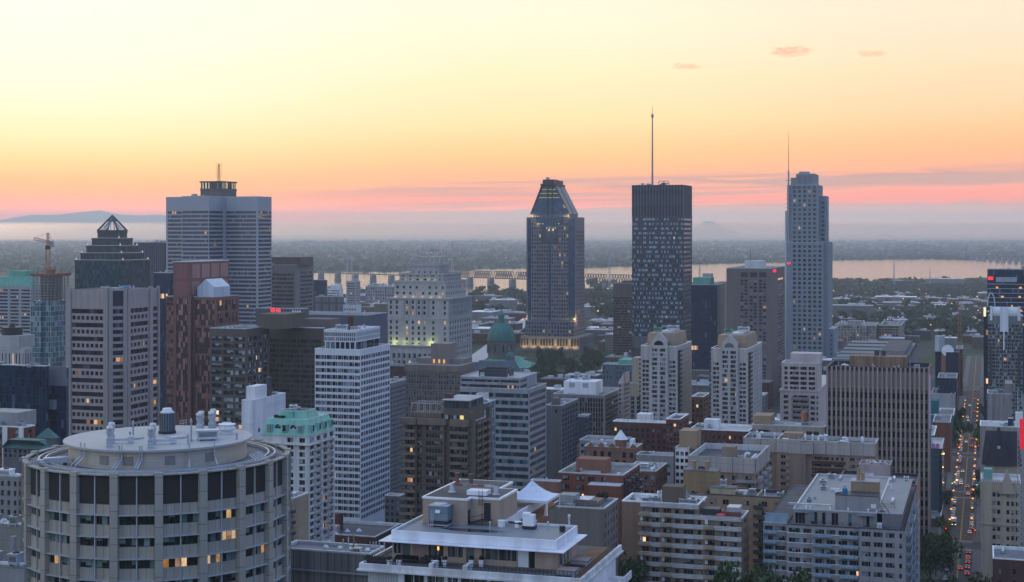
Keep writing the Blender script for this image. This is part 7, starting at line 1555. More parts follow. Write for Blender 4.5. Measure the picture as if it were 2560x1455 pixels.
tower('apartment_block',"stepped brick terrace with black balconies right of the red brick block",1560,1640,1668,1178,545,MATS['brick_brown'],dict(n=5,wf=.6,mt=10,fh=19,wh=12,rows=6),dict(n=6,wf=.4,mt=10,fh=19,wh=10,rows=6),'gl_flat',roof='roof_grey',n=8)
b=Bld('apartment_block',"grey brown block with rooftop swimming pool and concrete stair tower",1374,1510,1545,1272,400);W,L,H,k=b.W,b.L,b.H,b.k;X=lambda px,y=0:-b.w_at(px,y)
b.shell(wall('mud_brick',(.19,.165,.145),joint=(.8,.3,.03,.5)),None,dict(n=5,wf=.4,mt=14,fh=24,wh=13,rows=6),MATS['gl_flat']);b.emit(30);b.roof(MATS['roof_grey'],MATS['coping'],ph=.5)
MB().box(X(1396,6),X(1438,6),6,11,H-.5,b.z(1240,X(1438),6)).build("stair_tower",MATS['concrete'],b.root);MB().box(X(1412,3),X(1436,3),3,6,H-6,b.z(1262,X(1436),3)).build("stair_tower",MATS['concrete'],b.root)
MB().box(X(1436,5),X(1492,5),5,15,H-.5,H+.6).build("pool_deck",wall('deck_tile',(.26,.18,.14)),b.root);MB().box(X(1440,7),X(1472,7),7,13.5,H+.6,H+.66).build("pool_water",wall('pool_blue',(.02,.30,.62),rough=.1,sheen=.6,streak=0),b.root)
MB().box(X(1436,5)-.2,X(1492,5),4.7,5,H-.5,H+1.2).build("pool_wall",MATS['mud_brick'],b.root)
rail(b.root,[(X(1438,7),6.8),(X(1476,7),6.8)],H+.6,1,MATS['galv'],1.5);rail(b.root,[(X(1376),.3),(X(1510),.3)],H,1,MATS['dark_metal'],1.4)
for px in(1500,1512):mb=MB();leafball(mb,(X(px,14),14,H+1),1.1,120,.25,random.Random(px));mb.build("roof_shrub",lf,b.root)
b=tower('brick_mansion',"red brick turreted mansion with white cone roof and arched windows",1460,1588,1606,1120,610,MATS['brick_salmon'],dict(n=7,wf=.5,mt=12,fh=20,wh=14,rows=3),None,'gl_punched',roof='roof_grey',n=4);X=lambda px,y=0:-b.w_at(px,y)
MB().cyl(X(1552,5),5,2.4,b.H-1,b.z(1098,X(1552),5),12).build("turret",MATS['brick_salmon'],b.root);MB().cyl(X(1552,5),5,3.0,b.z(1098,X(1552),5),b.z(1074,X(1552),5),10,.05).build("cone_roof",MATS['white_metal'],b.root)
for i in range(5):MB().prism([(X(1468)+i*4.4,-.3),(X(1468)+i*4.4+3,-.3),(X(1468)+i*4.4+3,0),(X(1468)+i*4.4,0)],b.H,b.H+1.6,s1=[(X(1468)+i*4.4+1.3,-.3),(X(1468)+i*4.4+1.7,-.3),(X(1468)+i*4.4+1.7,0),(X(1468)+i*4.4+1.3,0)]).build("brick_gable",MATS['brick_salmon'],b.root)
MB().prism([(X(1574,3),3),(X(1583,3),3),(X(1583,3),7),(X(1574,3),7)],b.H-1,b.H+3).build("skylight",MATS['white_metal'],b.root)
tower('office_block',"low grey block with curved parapet left of the brick mansion",1448,1560,1580,1104,680,wall('low_grey',(.24,.235,.225)),dict(n=4,wf=.7,mt=10,fh=16,wh=8,rows=3),None,'gl_strip',roof='roof_grey',n=3)
tower('office_block',"long low grey modern block with blue glass strip right of the brick mansion",1590,1690,1700,1140,600,MATS['low_grey'],dict(n=1,wf=.6,ml=.3,mt=22,fh=20,wh=8,rows=2),None,'gl_strip',roof='roof_grey',n=4)
MB().cyl(0,0,1.8,0,42,12).cyl(0,0,2.2,42,43.5,12,.8).build("brick_chimney",MATS['brick_brown'],None,P(1452,1110,700)*Vector((1,1,0))[0]if False else(P(1452,HY,700).x,700,0));tag(col.objects[-1],"tall round brick chimney left of the grey curved block","chimney")
# -- both banks of the avenue
b=Bld('arena',"low wide arena with layered grey metal roof sheets and long blank wall",2080,2268,2346,905,1180);W,L,H,k=b.W,min(b.L,190),b.H,b.k;b.L=L;X=lambda px,y=0:-b.w_at(px,y)
ar=wall('arena_metal',(.20,.22,.24),joint=(60,2.4,.3),jd=.55,var=.1);b.shell(ar,None,None);ars=wall('arena_roof',(.17,.20,.22),joint=(60,6,.9),jd=.4,var=.12,rough=.6)
MB().prism([(-W,-1),(-2,-1),(-2,L),(-W,L)],H-4,H+1.2).build("roof_step",ars,b.root)
for i in range(5):MB().prism([(-W+1,L*(.06+i*.18)),(-W*.45+i*3,L*(.06+i*.18)),(-W*.35+i*3,L*(.2+i*.18)),(-W+1,L*(.2+i*.18))],H+1.2,H+1.9+i*.4).build("roof_sheet",ars,b.root)
MB().prism([(-W*.42,4),(-W*.2,4),(-W*.1,L),(-W*.5,L)],H+1.2,H+2.6).build("roof_ramp",MATS['roof_dark'],b.root)
MB().box(-W*.38,-3,L*.12,L*.8,H+1.2,H+6).build("roof_block",ar,b.root);MB().box(-W*.38,-3,L*.12,L*.8,H+6,H+6.3).build("roof_block_top",MATS['roof_dark'],b.root)
MB().box(.02,.5,2,L-2,0,H*.45).build("brick_base",MATS['brick_salmon'],b.root)
rd=tower('cinema_block',"brick block with huge dark rooftop screen and white dish by the avenue",2353,2396,2402,884,1150,MATS['brick_salmon'],None,None,'gl_dark',roof='roof_dark',cop='steel_dark',n=2)
MB().box(-rd.W*.72,.3,-.8,-.02,rd.H-32,rd.H+1).build("dark_screen",wall('screen_navy',(.012,.018,.045),rough=.4),rd.root);MB().cyl(0,0,4.5,0,.5,18).build("dish",MATS['white_paint'],rd.root).matrix_basis=Matrix.Translation((-rd.W*.62,1,rd.H+2))@Matrix.Rotation(1.3,4,'X')
b=tower('glass_pylon',"slim glass tower with slanting pale cap wings left of the dark screen",2338,2358,2364,850,1190,MATS['gl_dark'],n=0)
MB().prism([(-b.W-.3,-.3),(-b.W*.45,-3),(-b.W*.45,-.3)],b.H-9,b.H+3).prism([(-b.W*.4,-3),(1,-.3),(-b.W*.4,-.3)],b.H-9,b.H+3).build("cap_wing",wall('wing_pale',(.42,.43,.44)),b.root)
MB().box(-b.W,0,2,8,b.H,b.H+3).build("plant_box",MATS['duct_grey'],b.root)
tower('cinema_block',"glass fronted low entrance hall below the dark screen",2344,2392,2412,945,1100,MATS['gl_dark'],roof='roof_grey',n=2)
b=tower('brick_building',"red brick walkup on the avenue beyond the dark screen",2390,2406,2410,872,1300,MATS['brick_dark'],dict(n=3,wf=.5,mt=4,fh=7,wh=4,rows=6),dict(n=5,wf=.5,mt=4,fh=7,wh=4,rows=6),'gl_punched',n=0,limit=20)
tl_=wall('teal_paint',(.02,.15,.17),var=.08,joint=(60,5,.3),jd=.75)
b=tower('retail_block',"teal painted stepped block beside the avenue",2318,2384,2390,1038,985,tl_,roof='roof_grey',cop='coping_white',n=6,box=[(2318,2346,4,14,1002,'teal_paint')])
tower('brick_building',"plain red brick party wall block below the teal block",2332,2376,2384,1056,890,MATS['brick_red'],None,dict(n=5,wf=.4,mt=8,fh=14,wh=8,rows=6),'gl_punched',n=3)
b=tower('office_block',"glass infill block with pink roof cubes and lit terrace by the ribbed tower",2316,2355,2363,1122,745,MATS['gl_aqua2'],n=5,seed=4,roof='roof_light')
for i in range(12):MB().box(-b.W-.05,.05,-.25,-.01,b.H-.3-i*4.0,b.H+.1-i*4.0).build("floor_edge",MATS['steel_dark'],b.root)
for dx in(.25,.55):MB().box(-b.W*dx-1.2,-b.W*dx+.6,1,3,b.H,b.H+2.2).build("pink_cube",wall('pink_cube',(.50,.24,.38)),b.root)
for dx in(.3,.6):MB().box(-b.W*dx-1,-b.W*dx+.8,-.3,-.05,b.H-38,b.H-36).build("lit_window",glow('amber_shop',(1,.38,.05),1.1),b.root)
tower('office_block',"small white glazed rooftop studio above the glass infill block",2318,2336,2346,1088,800,MATS['gl_aqua2'],roof='roof_light',cop='coping_white',n=3)
b=tower('retail_block',"low brown brick shop block under the glass infill block",2310,2352,2362,1296,725,MATS['brick_brown'],dict(n=3,wf=.5,mt=10,fh=20,wh=10,rows=2),dict(n=4,wf=.5,mt=10,fh=20,wh=10,rows=2),'gl_warm',n=1)
tower('retail_block',"low pale roof shed with yellow hoarding by the avenue",2328,2388,2396,985,1090,wall('shed_pale',(.34,.35,.36)),n=2);MB().box(-14,-1,-.4,-.1,6,13).build("yellow_hoarding",wall('hoarding_yellow',(.50,.34,.03)),[o for o in col.objects if o.name.startswith('retail_block')and o.type=='EMPTY'][-1])
def rb_(name,label,xl,xr,ytop,d,*a,**k):return tower(name,label,xl,xr,xr,ytop,d,*a,**k)
b=rb_('office_tower',"dark glass corner tower with red sign and lit floors at right edge",2468,2640,674,1250,MATS['gl_dark'],n=5)
X=lambda px:-b.w_at(px)
MB().box(X(2470),X(2483),-.5,-.02,b.z(701),b.z(693)).build("red_sign",MATS['sign_red'],b.root);MB().box(X(2490),X(2542),-.4,-.02,b.z(706),b.z(694)).build("grey_panel",MATS['duct_grey'],b.root)
for i in range(9):MB().box(-b.W-.2,0,-.35,-.02,b.z(712+i*11.5),b.z(711+i*11.5)).build("floor_edge",MATS['galv'],b.root)
r_=random.Random(2)
for i in range(16):x=r_.uniform(2472,2556);y=718+11.5*r_.randrange(9);MB().box(X(x),X(x+r_.uniform(2,9)),-.25,-.02,b.z(y+5),b.z(y)).build("lit_window",glow('office_amber',(1,.45,.10),.9),b.root)
b=rb_('condominium_tower',"glassy condominium tower with white arched crown and pylons, right edge",2470,2557,790,1000,wall('condo_glassgrey',(.16,.18,.19)),dict(n=9,wf=.82,mt=22,fh=9.3,wh=6.6,rows=26),None,'gl_home',n=0,limit=100)
X=lambda px:-b.w_at(px);wc=wall('crown_white',(.66,.67,.68),joint=(1.5,60,.04))
for a,c,t_,lo in((2500,2521,768,830),(2475,2481,766,802),(2544,2551,766,802)):MB().box(X(a),X(c),-1.2,-.03,b.z(lo),b.z(t_)).build("crown_pylon",wc,b.root)
MB().cyl(0,0,1,0,1,18).build("crown_vault",wc,b.root).matrix_basis=Matrix.Translation((X(2481),3,b.z(782)))@Matrix.Rotation(math.pi/2,4,'Y')@Matrix.Diagonal((3.6,3.6,X(2544)-X(2481),1))
MB().box(X(2508),X(2511.5),-1.0,-.03,b.z(876),b.z(828)).build("crown_pylon",wc,b.root)
for px in(2474,2544):MB().box(X(px),X(px+6),-.6,-.03,b.z(960),b.z(866)).build("dark_strip",MATS['steel_dark'],b.root)
mb=MB()
for s_ in(-1,1):
 pts=[(X(2478)+s_*2.3*math.cos(t),2,b.z(766)+8.5*math.sin(t))for t in[i*math.pi/12 for i in range(7)]]
 for p,q in zip(pts,pts[1:]):mb.tube(p,q,.4,5)
mb.build("crown_arch",MATS['galv'],b.root)
b=rb_('office_tower',"narrow dark glass tower edge left of the arched crown tower",2459,2472,780,1010,MATS['gl_dark'],n=0);MB().box(-b.W,-b.W+1.5,-.4,-.05,b.H-3,b.H+3).build("lit_lantern",glow('lantern_white',(1,.85,.5),1.2),b.root)
b=rb_('concrete_block',"blank grey concrete block with stained face and roof patio",2468,2530,985,800,wall('stained_concrete',(.235,.22,.205),joint=(8,4.4,.08),streak=.5,jd=.8),n=4,roof='roof_grey')
b.box("raised_wall",MATS['stained_concrete'],-b.w_at(2513),0.4,.5,20,b.H-1,b.z(960));p_=-b.w_at(2490);t_=thing('patio_umbrella',"green patio umbrella on the blank concrete block's roof","umbrella",(b.C.x+p_*b.cx+4*b.sx,b.C.y-p_*b.sx+4*b.cx,b.H-.9),-AZ);MB().cyl(0,0,.06,0,2.6,6).build("pole",MATS['galv'],t_);MB().cyl(0,0,3.2,2.3,3.4,8,.1).build("canopy",MATS['copper_dark'],t_)
b=rb_('apartment_block',"pale low block with white roof rails behind the steep dark roof",2450,2560,1068,690,MATS['pale_stucco'],n=7,roof='roof_light',cop='coping_white');MB().box(-b.w_at(2520),-b.w_at(2534),2,5,b.H,b.H+3.5).build("blue_canopy",MATS['gl_blue'],b.root)
C_=Bld('church_hall',"church hall with steep dark slate spire roof behind the beige mansion",2458,2552,2552,1165,600);W,H=C_.W,C_.H;X=lambda px:-C_.w_at(px)
C_.shell(wall('church_beige',(.34,.29,.22)),None,None,L=22);sl=wall('slate_dark',(.034,.034,.042),joint=(60,.8,.06),var=.2)
MB().prism([(-W-.5,-.5),(.5,-.5),(.5,22),(-W-.5,22)],H,C_.z(1088),s1=[(-W+1,10),(-1,10),(-1,12),(-W+1,12)]).build("slate_roof",sl,C_.root)
x0,x1=X(2462),X(2532);MB().prism([(x0,-1),(x1,-1),(x1,10),(x0,10)],H-.1,C_.z(1073),s1=[((x0+x1)/2-.3,4),((x0+x1)/2+.3,4),((x0+x1)/2+.3,4.6),((x0+x1)/2-.3,4.6)]).build("slate_spire",sl,C_.root)
MB().box((x0+x1)/2-.6,(x0+x1)/2+.6,.6,1.4,C_.z(1125),C_.z(1118)).build("dormer",MATS['galv'],C_.root);MB().box(X(2530),X(2535),5,7,C_.z(1150),C_.z(1128)).build("chimney",MATS['church_beige'],C_.root)
b=rb_('stone_mansion',"beige crenellated stone mansion block with gabled bay by the avenue",2452,2552,1208,545,wall('beige_ashlar',(.42,.35,.265),joint=(1.1,.5,.03,.5),var=.12),dict(cols=[(4.0,5.2),(5.6,6.7),(8.8,9.8),(10.4,11.4),(12.0,13.0)],mt=26,fh=21.5,wh=11,rows=9),None,'gl_home',n=0,limit=60,roof='roof_light')
W,H,k=b.W,b.H,b.k
MB().prism([(-W+W*.44,-1),(-W+W*.88,-1),(-W+W*.88,-.02),(-W+W*.44,-.02)],H-4,H+4.5,s1=[(-W+W*.65,-1),(-W+W*.67,-1),(-W+W*.67,-.02),(-W+W*.65,-.02)]).build("gable",MATS['beige_ashlar'],b.root)
for i in range(20):MB().box(-W+i*W/20,-W+(i+.5)*W/20,-.3,.3,H+.14,H+.9).build("merlon",MATS['beige_ashlar'],b.root)
MB().box(-W-.2,.2,-.35,-.02,H-108*k,H-104*k).build("string_course",MATS['beige_ashlar'],b.root);MB().box(-W+1,-W+4,3,8,H,H+4).build("copper_bay",wall('copper_pale',(.17,.34,.30)),b.root)
b=rb_('brick_building',"low dark brick building with grey flat roof, bottom right corner",2482,2590,1402,480,wall('brick_maroon',(.13,.065,.05),joint=(.8,.3,.03,.5)),dict(n=3,wf=.2,mt=24,fh=30,wh=14,rows=2),None,'gl_punched',roof='roof_grey',cop='coping_white',n=1)
p=P(2551,1240,520);t_=thing('billboard_tower',"red lit billboard on a white lattice tower at right edge","billboard",(p.x,p.y,0),-AZ);zt=gz(985,520)
mb=MB()
for sx in(-.9,.9):
 for sy in(-.9,.9):mb.tube((sx,sy,0),(sx,sy,zt),.1,4)
for i in range(int(zt/1.8)):z=i*1.8;mb.tube((-.9,-.9,z),(.9,-.9,z+1.8),.07,4);mb.tube((.9,.9,z),(-.9,.9,z+1.8),.07,4);mb.tube((.9,-.9,z),(.9,.9,z+1.8),.07,4)
mb.build("lattice_tower",MATS['galv'],t_);MB().box(-.2,6,-1.6,-1.2,gz(1121,520),gz(1046,520)).build("red_panel",glow('panel_red',(.80,.03,.06),.75),t_);MB().box(-1.6,.8,-1.2,1.2,gz(1060,520),gz(1030,520)).build("control_box",MATS['white_metal'],t_)
# -- tower under construction and its crane
b=Bld('unfinished_tower',"unfinished glass and concrete tower with open upper floors and bare columns",84,128,170,690,1000);W,L,H,k=b.W,b.L,b.H,b.k
zg=b.z(752);MB().box(-W,0,0,L,0,zg).build("glazing",MATS['gl_aqua'],b.root);MB().box(-W-.4,-W*.45,-2.5,-.02,0,b.z(758)).build("bay_glazing",MATS['gl_aqua'],b.root)
for i in range(9):z=zg+(H-zg)*(i+1)/9;MB().box(-W-1,1,-1,L+1,z-.35,z).build("floor_slab",MATS['concrete_plain'],b.root)
for i in range(6):
 for(x,y)in((-W+W*i/5,0),(0,L*i/5)):MB().cyl(x,y,.4,zg,H-.36,7).build("column",MATS['slab_pale'],b.root)
MB().box(-W*.8,-W*.1,4,L-4,zg,H-.4).build("core_wall",MATS['concrete_plain'],b.root);MB().box(-W-1.5,1.5,-1.5,L+1.5,H,H+1.6).build("formwork",wall('formwork_rust',(.24,.11,.07),var=.3),b.root)
r_=random.Random(6)
for i in range(14):x,y=r_.uniform(-W,0),r_.uniform(0,L);MB().tube((x,y,H+1.6),(x,y,H+r_.uniform(3,6)),.15,4).build("rebar",MATS['mast_rust'],b.root)
MB().box(-W*.3,-W*.1,2,6,H+1.6,H+4).build("site_cabin",MATS['formwork_rust'],b.root)
p=P(120,690,1010);zt=gz(612,1010);t_=thing('tower_crane',"orange tower crane rising from the unfinished tower","crane",(p.x,p.y,H*.7));cm_=wall('crane_orange',(.42,.16,.06),var=.1);z0=-H*.7
def lattice(mb,a,c,s_,n_):
 a,c=Vector(a),Vector(c);d=(c-a);u=d.cross(Vector((0,1,0))).normalized()*s_;v=d.cross(u).normalized()*s_
 for q in(u+v,u-v,-u-v,-u+v):mb.tube(a+q,c+q,.16,4)
 for i in range(n_):
  p0,p1=a+d*i/n_,a+d*(i+1)/n_;mb.tube(p0+u+v,p1-u+v,.1,3);mb.tube(p0-u-v,p1+u-v,.1,3);mb.tube(p0+u-v,p1+u+v,.1,3)
mb=MB();lattice(mb,(0,0,0),(0,0,zt+z0),1.2,22);mb.build("mast",cm_,t_)
mb=MB();lattice(mb,(3,0,zt+z0+1.2),(-9,-2,zt+z0+4.2),.8,9);mb.build("jib",cm_,t_);mb=MB();lattice(mb,(0,0,zt+z0),(0,0,zt+z0+8),.6,5);mb.tube((0,0,zt+z0+8),(-8,-2,zt+z0+4.5),.1,4).tube((0,0,zt+z0+8),(3.4,0,zt+z0+2),.1,4);mb.build("apex_mast",cm_,t_)
MB().box(1.5,3.8,-1,1,zt+z0-1.5,zt+z0+2).build("counterweight",MATS['duct_grey'],t_);MB().box(-1.4,1.4,-1.4,1.4,zt+z0-3,zt+z0-.4).build("slewing_cab",wall('cab_rust',(.18,.06,.03)),t_)
p=P(2399,830,1500);t_=thing('tower_crane',"thin orange crane mast standing among trees near the right bank","crane",(p.x,p.y,0));mb=MB();lattice(mb,(0,0,0),(0,0,gz(748,1500)),1.3,20);mb.build("mast",cm_,t_)
# -- bridges over the river
def ground_at(px,py):return P(px,py,z=0)
bm=wall('bridge_steel',(.07,.065,.065));bc_=wall('bridge_stone',(.15,.16,.175))
t_=thing('truss_bridge',"long low rail bridge on stone piers with steel truss spans","bridge",(0,0,0))
def bridge_line(pts,z):
 return[Vector((P(px,py,z=z).x,P(px,py,z=z).y,z))for px,py in pts]
zb=22.0
A=P(1600,706,z=zb);B_=P(760,679,z=zb);dv=(B_-A);Lb=dv.length;du=dv.normalized();nv=Vector((-du.y,du.x,0))
def along(f,s_=0,z=zb):q=A+dv*f+nv*s_;return Vector((q.x,q.y,z))
mb=MB();a_=[along(-.25,-5),along(1.6,-5),along(1.6,5),along(-.25,5)];mb.prism([(q.x,q.y)for q in a_],zb-2.2,zb).build("deck",bm,t_)
for i in range(17):
 f=.02+i*.061
 if f>.62:break
 f1=f+.052;mb=MB()
 for s_ in(-5,5):
  N_=8
  for j in range(N_):
   p0,p1=along(f+(f1-f)*j/N_,s_),along(f+(f1-f)*(j+1)/N_,s_);hgt=Vector((0,0,16));pm=(p0+p1)/2+hgt
   mb.tube(p0,pm,.9,4);mb.tube(pm,p1,.9,4)
   if j:mb.tube((along(f+(f1-f)*(j-.5)/N_,s_))+hgt,pm,1.0,4)
 mb.build("truss_span",bm,t_)
for i in range(30):
 f=-.1+i*.061;q=along(f);o=MB().prism([(-6,-9),(6,-9),(6,9),(-6,9)],-20,zb-3,s1=[(-5,-7),(5,-7),(5,7),(-5,7)]).build("pier",bc_,t_,(q.x,q.y,0),math.atan2(du.y,du.x))
 MB().prism([(-5.5,-26),(5.5,-26),(5.5,-9),(-5.5,-9)],-20,1,s1=[(-5.5,-10),(5.5,-10),(5.5,-9),(-5.5,-9)]).prism([(-5,9),(5,9),(1,20),(-1,20)],-20,zb-7,s1=[(-5,7),(5,7),(1,7.5),(-1,7.5)]).build("cutwater",bc_,o)
t2=thing('highway_bridge',"long highway bridge on many piers with steel hump, far right","bridge",(0,0,0));zb2=24.0
cp=[(2700,650),(2560,644.5),(2440,637),(2360,632)]
pts=[P(px,py,z=zb2)for px,py in cp];far_=P(2310,626,z=zb2+16);pts+=[far_,P(2260,624.5,z=zb2+16),P(2190,626,z=zb2+8),P(2080,627.5,z=zb2)]
mb=MB()
for a,c in zip(pts,pts[1:]):
 mb.quad(a+Vector((0,0,1)),c+Vector((0,0,1)),c+Vector((0,24,1)),a+Vector((0,24,1)));mb.quad(c-Vector((0,0,3)),a-Vector((0,0,3)),a+Vector((0,0,1)),c+Vector((0,0,1)));mb.quad(a-Vector((0,0,3)),c-Vector((0,0,3)),c+Vector((0,24,-3)),a+Vector((0,24,-3)))
mb.build("deck",bm,t2)
for px in list(range(2350,2700,16)):
 f=None
 for a,c in zip(cp,cp[1:]):
  if c[0]<=px<=a[0]:f=c[1]+(a[1]-c[1])*(px-c[0])/(a[0]-c[0])
 if f:q=P(px,f,z=zb2);MB().box(q.x-7,q.x+7,q.y+3,q.y+20,-5,zb2-3).build("pier",bc_,t2)
mb=MB();n_=16
hp=[P(2240+130*i/n_,627-15*math.sin(math.pi*i/n_),9500)for i in range(n_+1)];lo=[P(2240+130*i/n_,627,9500)for i in range(n_+1)]
for i in range(n_):mb.tube(hp[i],hp[i+1],3.5,4);mb.tube(lo[i],hp[i+1]if i%2 else hp[i],2.2,4);mb.tube(lo[i],lo[i+1],3,4)
mb.build("truss_hump",bm,t2)
# -- trees
leaf_a=leafmat('leaf_summer',(.026,.06,.018),(.075,.125,.036));leaf_f=leafmat('leaf_far',(.018,.044,.020),(.044,.08,.034));bark=wall('bark',(.06,.045,.035))
def crown_mesh(seed,n,sz,lobes=9):
 r=random.Random(seed);mb=MB();L_=[((r.gauss(0,.34),r.gauss(0,.34),r.uniform(.28,.95)),r.uniform(.22,.42))for _ in range(lobes)]
 for c,q in L_:leafball(mb,c,q,n//lobes,sz,r,.8)
 return mb.mesh("crown",None)
def trunk_mesh(seed):
 r=random.Random(seed);mb=MB().tube((0,0,0),(0,0,.35),.035,7,.026)
 for _ in range(5):a=r.uniform(0,6.28);mb.tube((0,0,r.uniform(.2,.34)),(.26*math.cos(a),.26*math.sin(a),r.uniform(.5,.75)),.018,5,.006)
 return mb.mesh("trunk",bark)
def mk(me,m):me.materials.clear();me.materials.append(m);return me
CN=[mk(crown_mesh(i,2600,.034,14),leaf_a)for i in range(3)];CM=[mk(crown_mesh(10+i,420,.075,9),leaf_a)for i in range(4)];CF=[mk(crown_mesh(20+i,130,.13,6),leaf_f)for i in range(4)]
TR=[trunk_mesh(i)for i in range(3)]
def tree(x,y,h,lab,kind_=1,group=None,wd=.52):
 t_=thing('tree',lab,'tree',(x,y,0),group=group);r=random.Random(int(x*13+y*7));bank=(CN,CM,CF)[kind_]
 for nm,me in(("trunk",r.choice(TR)),("crown",r.choice(bank))):
  o=bpy.data.objects.new(nm,me);col.objects.link(o);o.parent=t_;o.scale=(h*wd,h*wd,h);o.rotation_euler=(0,0,r.uniform(0,6))
 return t_
def at(px,d):return(px-1280)/F*d,d
for px,d,h,lab in((1895,345,20,"broad green tree top at bottom edge before blue balcony block"),(1864,350,16,"smaller tree top left of the broad one at the bottom edge"),(2326,606,18,"large dark tree at the kerb beside the blue balcony block"),(2312,572,11,"rounded bush like tree at bottom, right of blue balcony block"),(2340,640,13,"dark tree leaning over pavement behind the large kerb tree"),(860,455,19,"dense round tree in the hollow before the ribbed podium"),(1548,430,19,"dark tree in the gap left of brown apartment block"),(945,640,16,"small tree at the foot of white slab tower"),(2460,500,14,"dark tree at lower right kerb by the maroon brick building"),(8,330,19,"autumn tinted tree at left edge below the grey college")):
 x,y=at(px,d);tree(x,y,h,lab,0,None,.6).location.z=hill_z(x,y)
for i,(s_,t_,lab)in enumerate(((-8.5,96,"left kerb tree nearest the crossing"),(-8.5,172,"left kerb tree by the glass infill block"),(-8,392,"large left kerb tree halfway up the avenue"),(-9,415,"left kerb tree behind the large one halfway up the avenue"),(8,380,"right kerb tree opposite the large left one"),(8,402,"right kerb tree just above its neighbour midway up"),(8,450,"right kerb tree far up the avenue"),(-8,520,"left kerb tree near the far end of avenue"),(8,560,"right kerb tree near the far end of avenue"),(8,190,"small right kerb tree by the beige mansion"),(8,250,"right kerb tree before the slate spire"))):
 q=st(s_,t_);tree(q.x,q.y,[9,8,19,15,13,12,11,12,11,8,9][i],lab,1)
r=random.Random(11)
for i in range(46):
 px,py=r.uniform(1335,1540),r.uniform(893,962);d=538464/(py+8-HY);x,y=at(px,d)
 tree(x,y,r.uniform(11,17),"leafy green tree in the square at the foot of the granite skyscraper",1,"trees in the square")
def wood(n,box,hs,lab,grp,k=2):
 for i in range(n):
  px,py=r.uniform(box[0],box[1]),r.uniform(box[2],box[3]);d=538464/(py-HY);x,y=at(px,d);tree(x,y,r.uniform(*hs),lab,k,grp,r.uniform(.6,.95))
wood(110,(2078,2460,772,850),(12,19),"green tree in the belt behind the arena","trees behind the arena")
wood(60,(2078,2470,722,775),(8,14),"green tree on the flats before the right river bank","trees on the flats")
wood(36,(1180,1316,735,800),(14,22),"tree on the near bank left of the granite skyscraper","bank trees left of the skyscraper")
wood(30,(1462,1535,718,800),(14,24),"tree on the near bank right of the granite skyscraper","bank trees right of the skyscraper")
wood(26,(2078,2470,701,710),(5,14),"tall tree standing against the river on the right bank","river edge trees")
mb=MB();r=random.Random(21)
def clump(px,py,w_,h):
 d=538464/(py-HY);x,y=at(px,d)
 for _ in range(3):leafball(mb,(x+r.uniform(-w_,w_),y+r.uniform(-w_,w_),h*.4),h*.6,7,h*.32,r,.7)
for i in range(700):clump(r.uniform(2070,2480),r.uniform(699,742),16,r.uniform(4,8))
for i in range(200):clump(r.uniform(1180,1580),r.uniform(728,760),12,r.uniform(5,9))
for i in range(900):s_,t_=r.uniform(60,900),r.uniform(0,2200);q=st(s_,t_);leafball(mb,(q.x+s_*.25,q.y,4),r.uniform(4,9),8,3.2,r,.7)
kind(mb.build("bank_woods",leaf_f),'stuff')
mb=MB()
for i in range(7000):
 py=603+(r.random()**1.3)*80;px=r.uniform(-40,2600)
 lim=interp(farr,max(400,px))if px>400 else 760
 if py>lim-1:continue
 d=538464/(py-HY);x,y=at(px,d);h=r.uniform(7,13);leafball(mb,(x,y,h*.3),h*(.9+d/9000),4,h*(.55+d/16000),r,.25)
for i in range(500):px=r.uniform(1460,2560);py=interp(farr,px)-r.uniform(.3,3);d=538464/(py-HY);x,y=at(px,d);leafball(mb,(x,y,6),14,6,8,r,.6)
kind(mb.build("far_woods",leaf_f),'stuff')
# -- low blocks of the far quarters
fm=[wall('far_%d'%i,c,var=.15,scale=.05,joint=(3.5,3.2,1.3),jd=.45)for i,c in enumerate(((.26,.25,.24),(.16,.08,.06),(.36,.35,.33),(.12,.125,.13),(.22,.17,.13)))]
def far_block(px,py,w_,h,l_,lab,grp,mi,rz=-AZ):
 d=538464/(py-HY);x,y=at(px,d);t_=thing('low_block',lab,'building',(x,y,0),rz,grp)
 MB().box(-w_/2,w_/2,-l_/2,l_/2,0,h).build("wall",fm[mi],t_);MB().box(-w_/2-.3,w_/2+.3,-l_/2-.3,l_/2+.3,h,h+.6).build("roof",MATS[('roof_light','roof_grey','coping_white','roof_dark')[mi%4 if mi<4 else 1]],t_)
 q=MB()
 for _ in range(3):a,c=r.uniform(-.35,.35)*w_,r.uniform(-.3,.3)*l_;q=MB().box(a-w_*.08,a+w_*.08,c-l_*.1,c+l_*.1,h+.6,h+r.uniform(2,4)).build("plant_box",MATS['galv'],t_)
 return t_
def quarter(n,box,ws,hs,lab,grp):
 cl=("pale grey","red brick","whitish","dark grey","brown")
 for i in range(n):mi=r.randrange(5);far_block(r.uniform(box[0],box[1]),r.uniform(box[2],box[3]),r.uniform(*ws),r.uniform(*hs),r.uniform(ws[0],ws[1])*.7,cl[mi]+" "+lab,grp+", "+cl[mi],mi)
quarter(42,(2080,2465,735,800),(18,48),(5,9),"flat industrial shed on the flats behind the arena","industrial sheds")
quarter(26,(2075,2460,800,870),(18,34),(6,13),"flat roofed block between the arena and the tree belt","blocks behind the arena")
quarter(24,(1180,1318,755,870),(24,50),(8,20),"low block left of the granite skyscraper","low blocks left of skyscraper")
quarter(22,(1462,1600,740,880),(24,50),(8,20),"low block right of the granite skyscraper","low blocks right of skyscraper")
quarter(34,(780,980,745,800),(24,46),(8,20),"low block near the river left of the stone palace","low blocks left of palace")
quarter(20,(1500,2100,905,1010),(20,42),(12,24),"low block between the tall towers","low blocks between towers")
quarter(40,(0,780,900,1010),(24,46),(10,26),"low block among the left hand towers","low blocks among towers")
quarter(26,(960,1560,960,1120),(18,34),(10,22),"low block in the middle of the downtown","downtown low blocks")
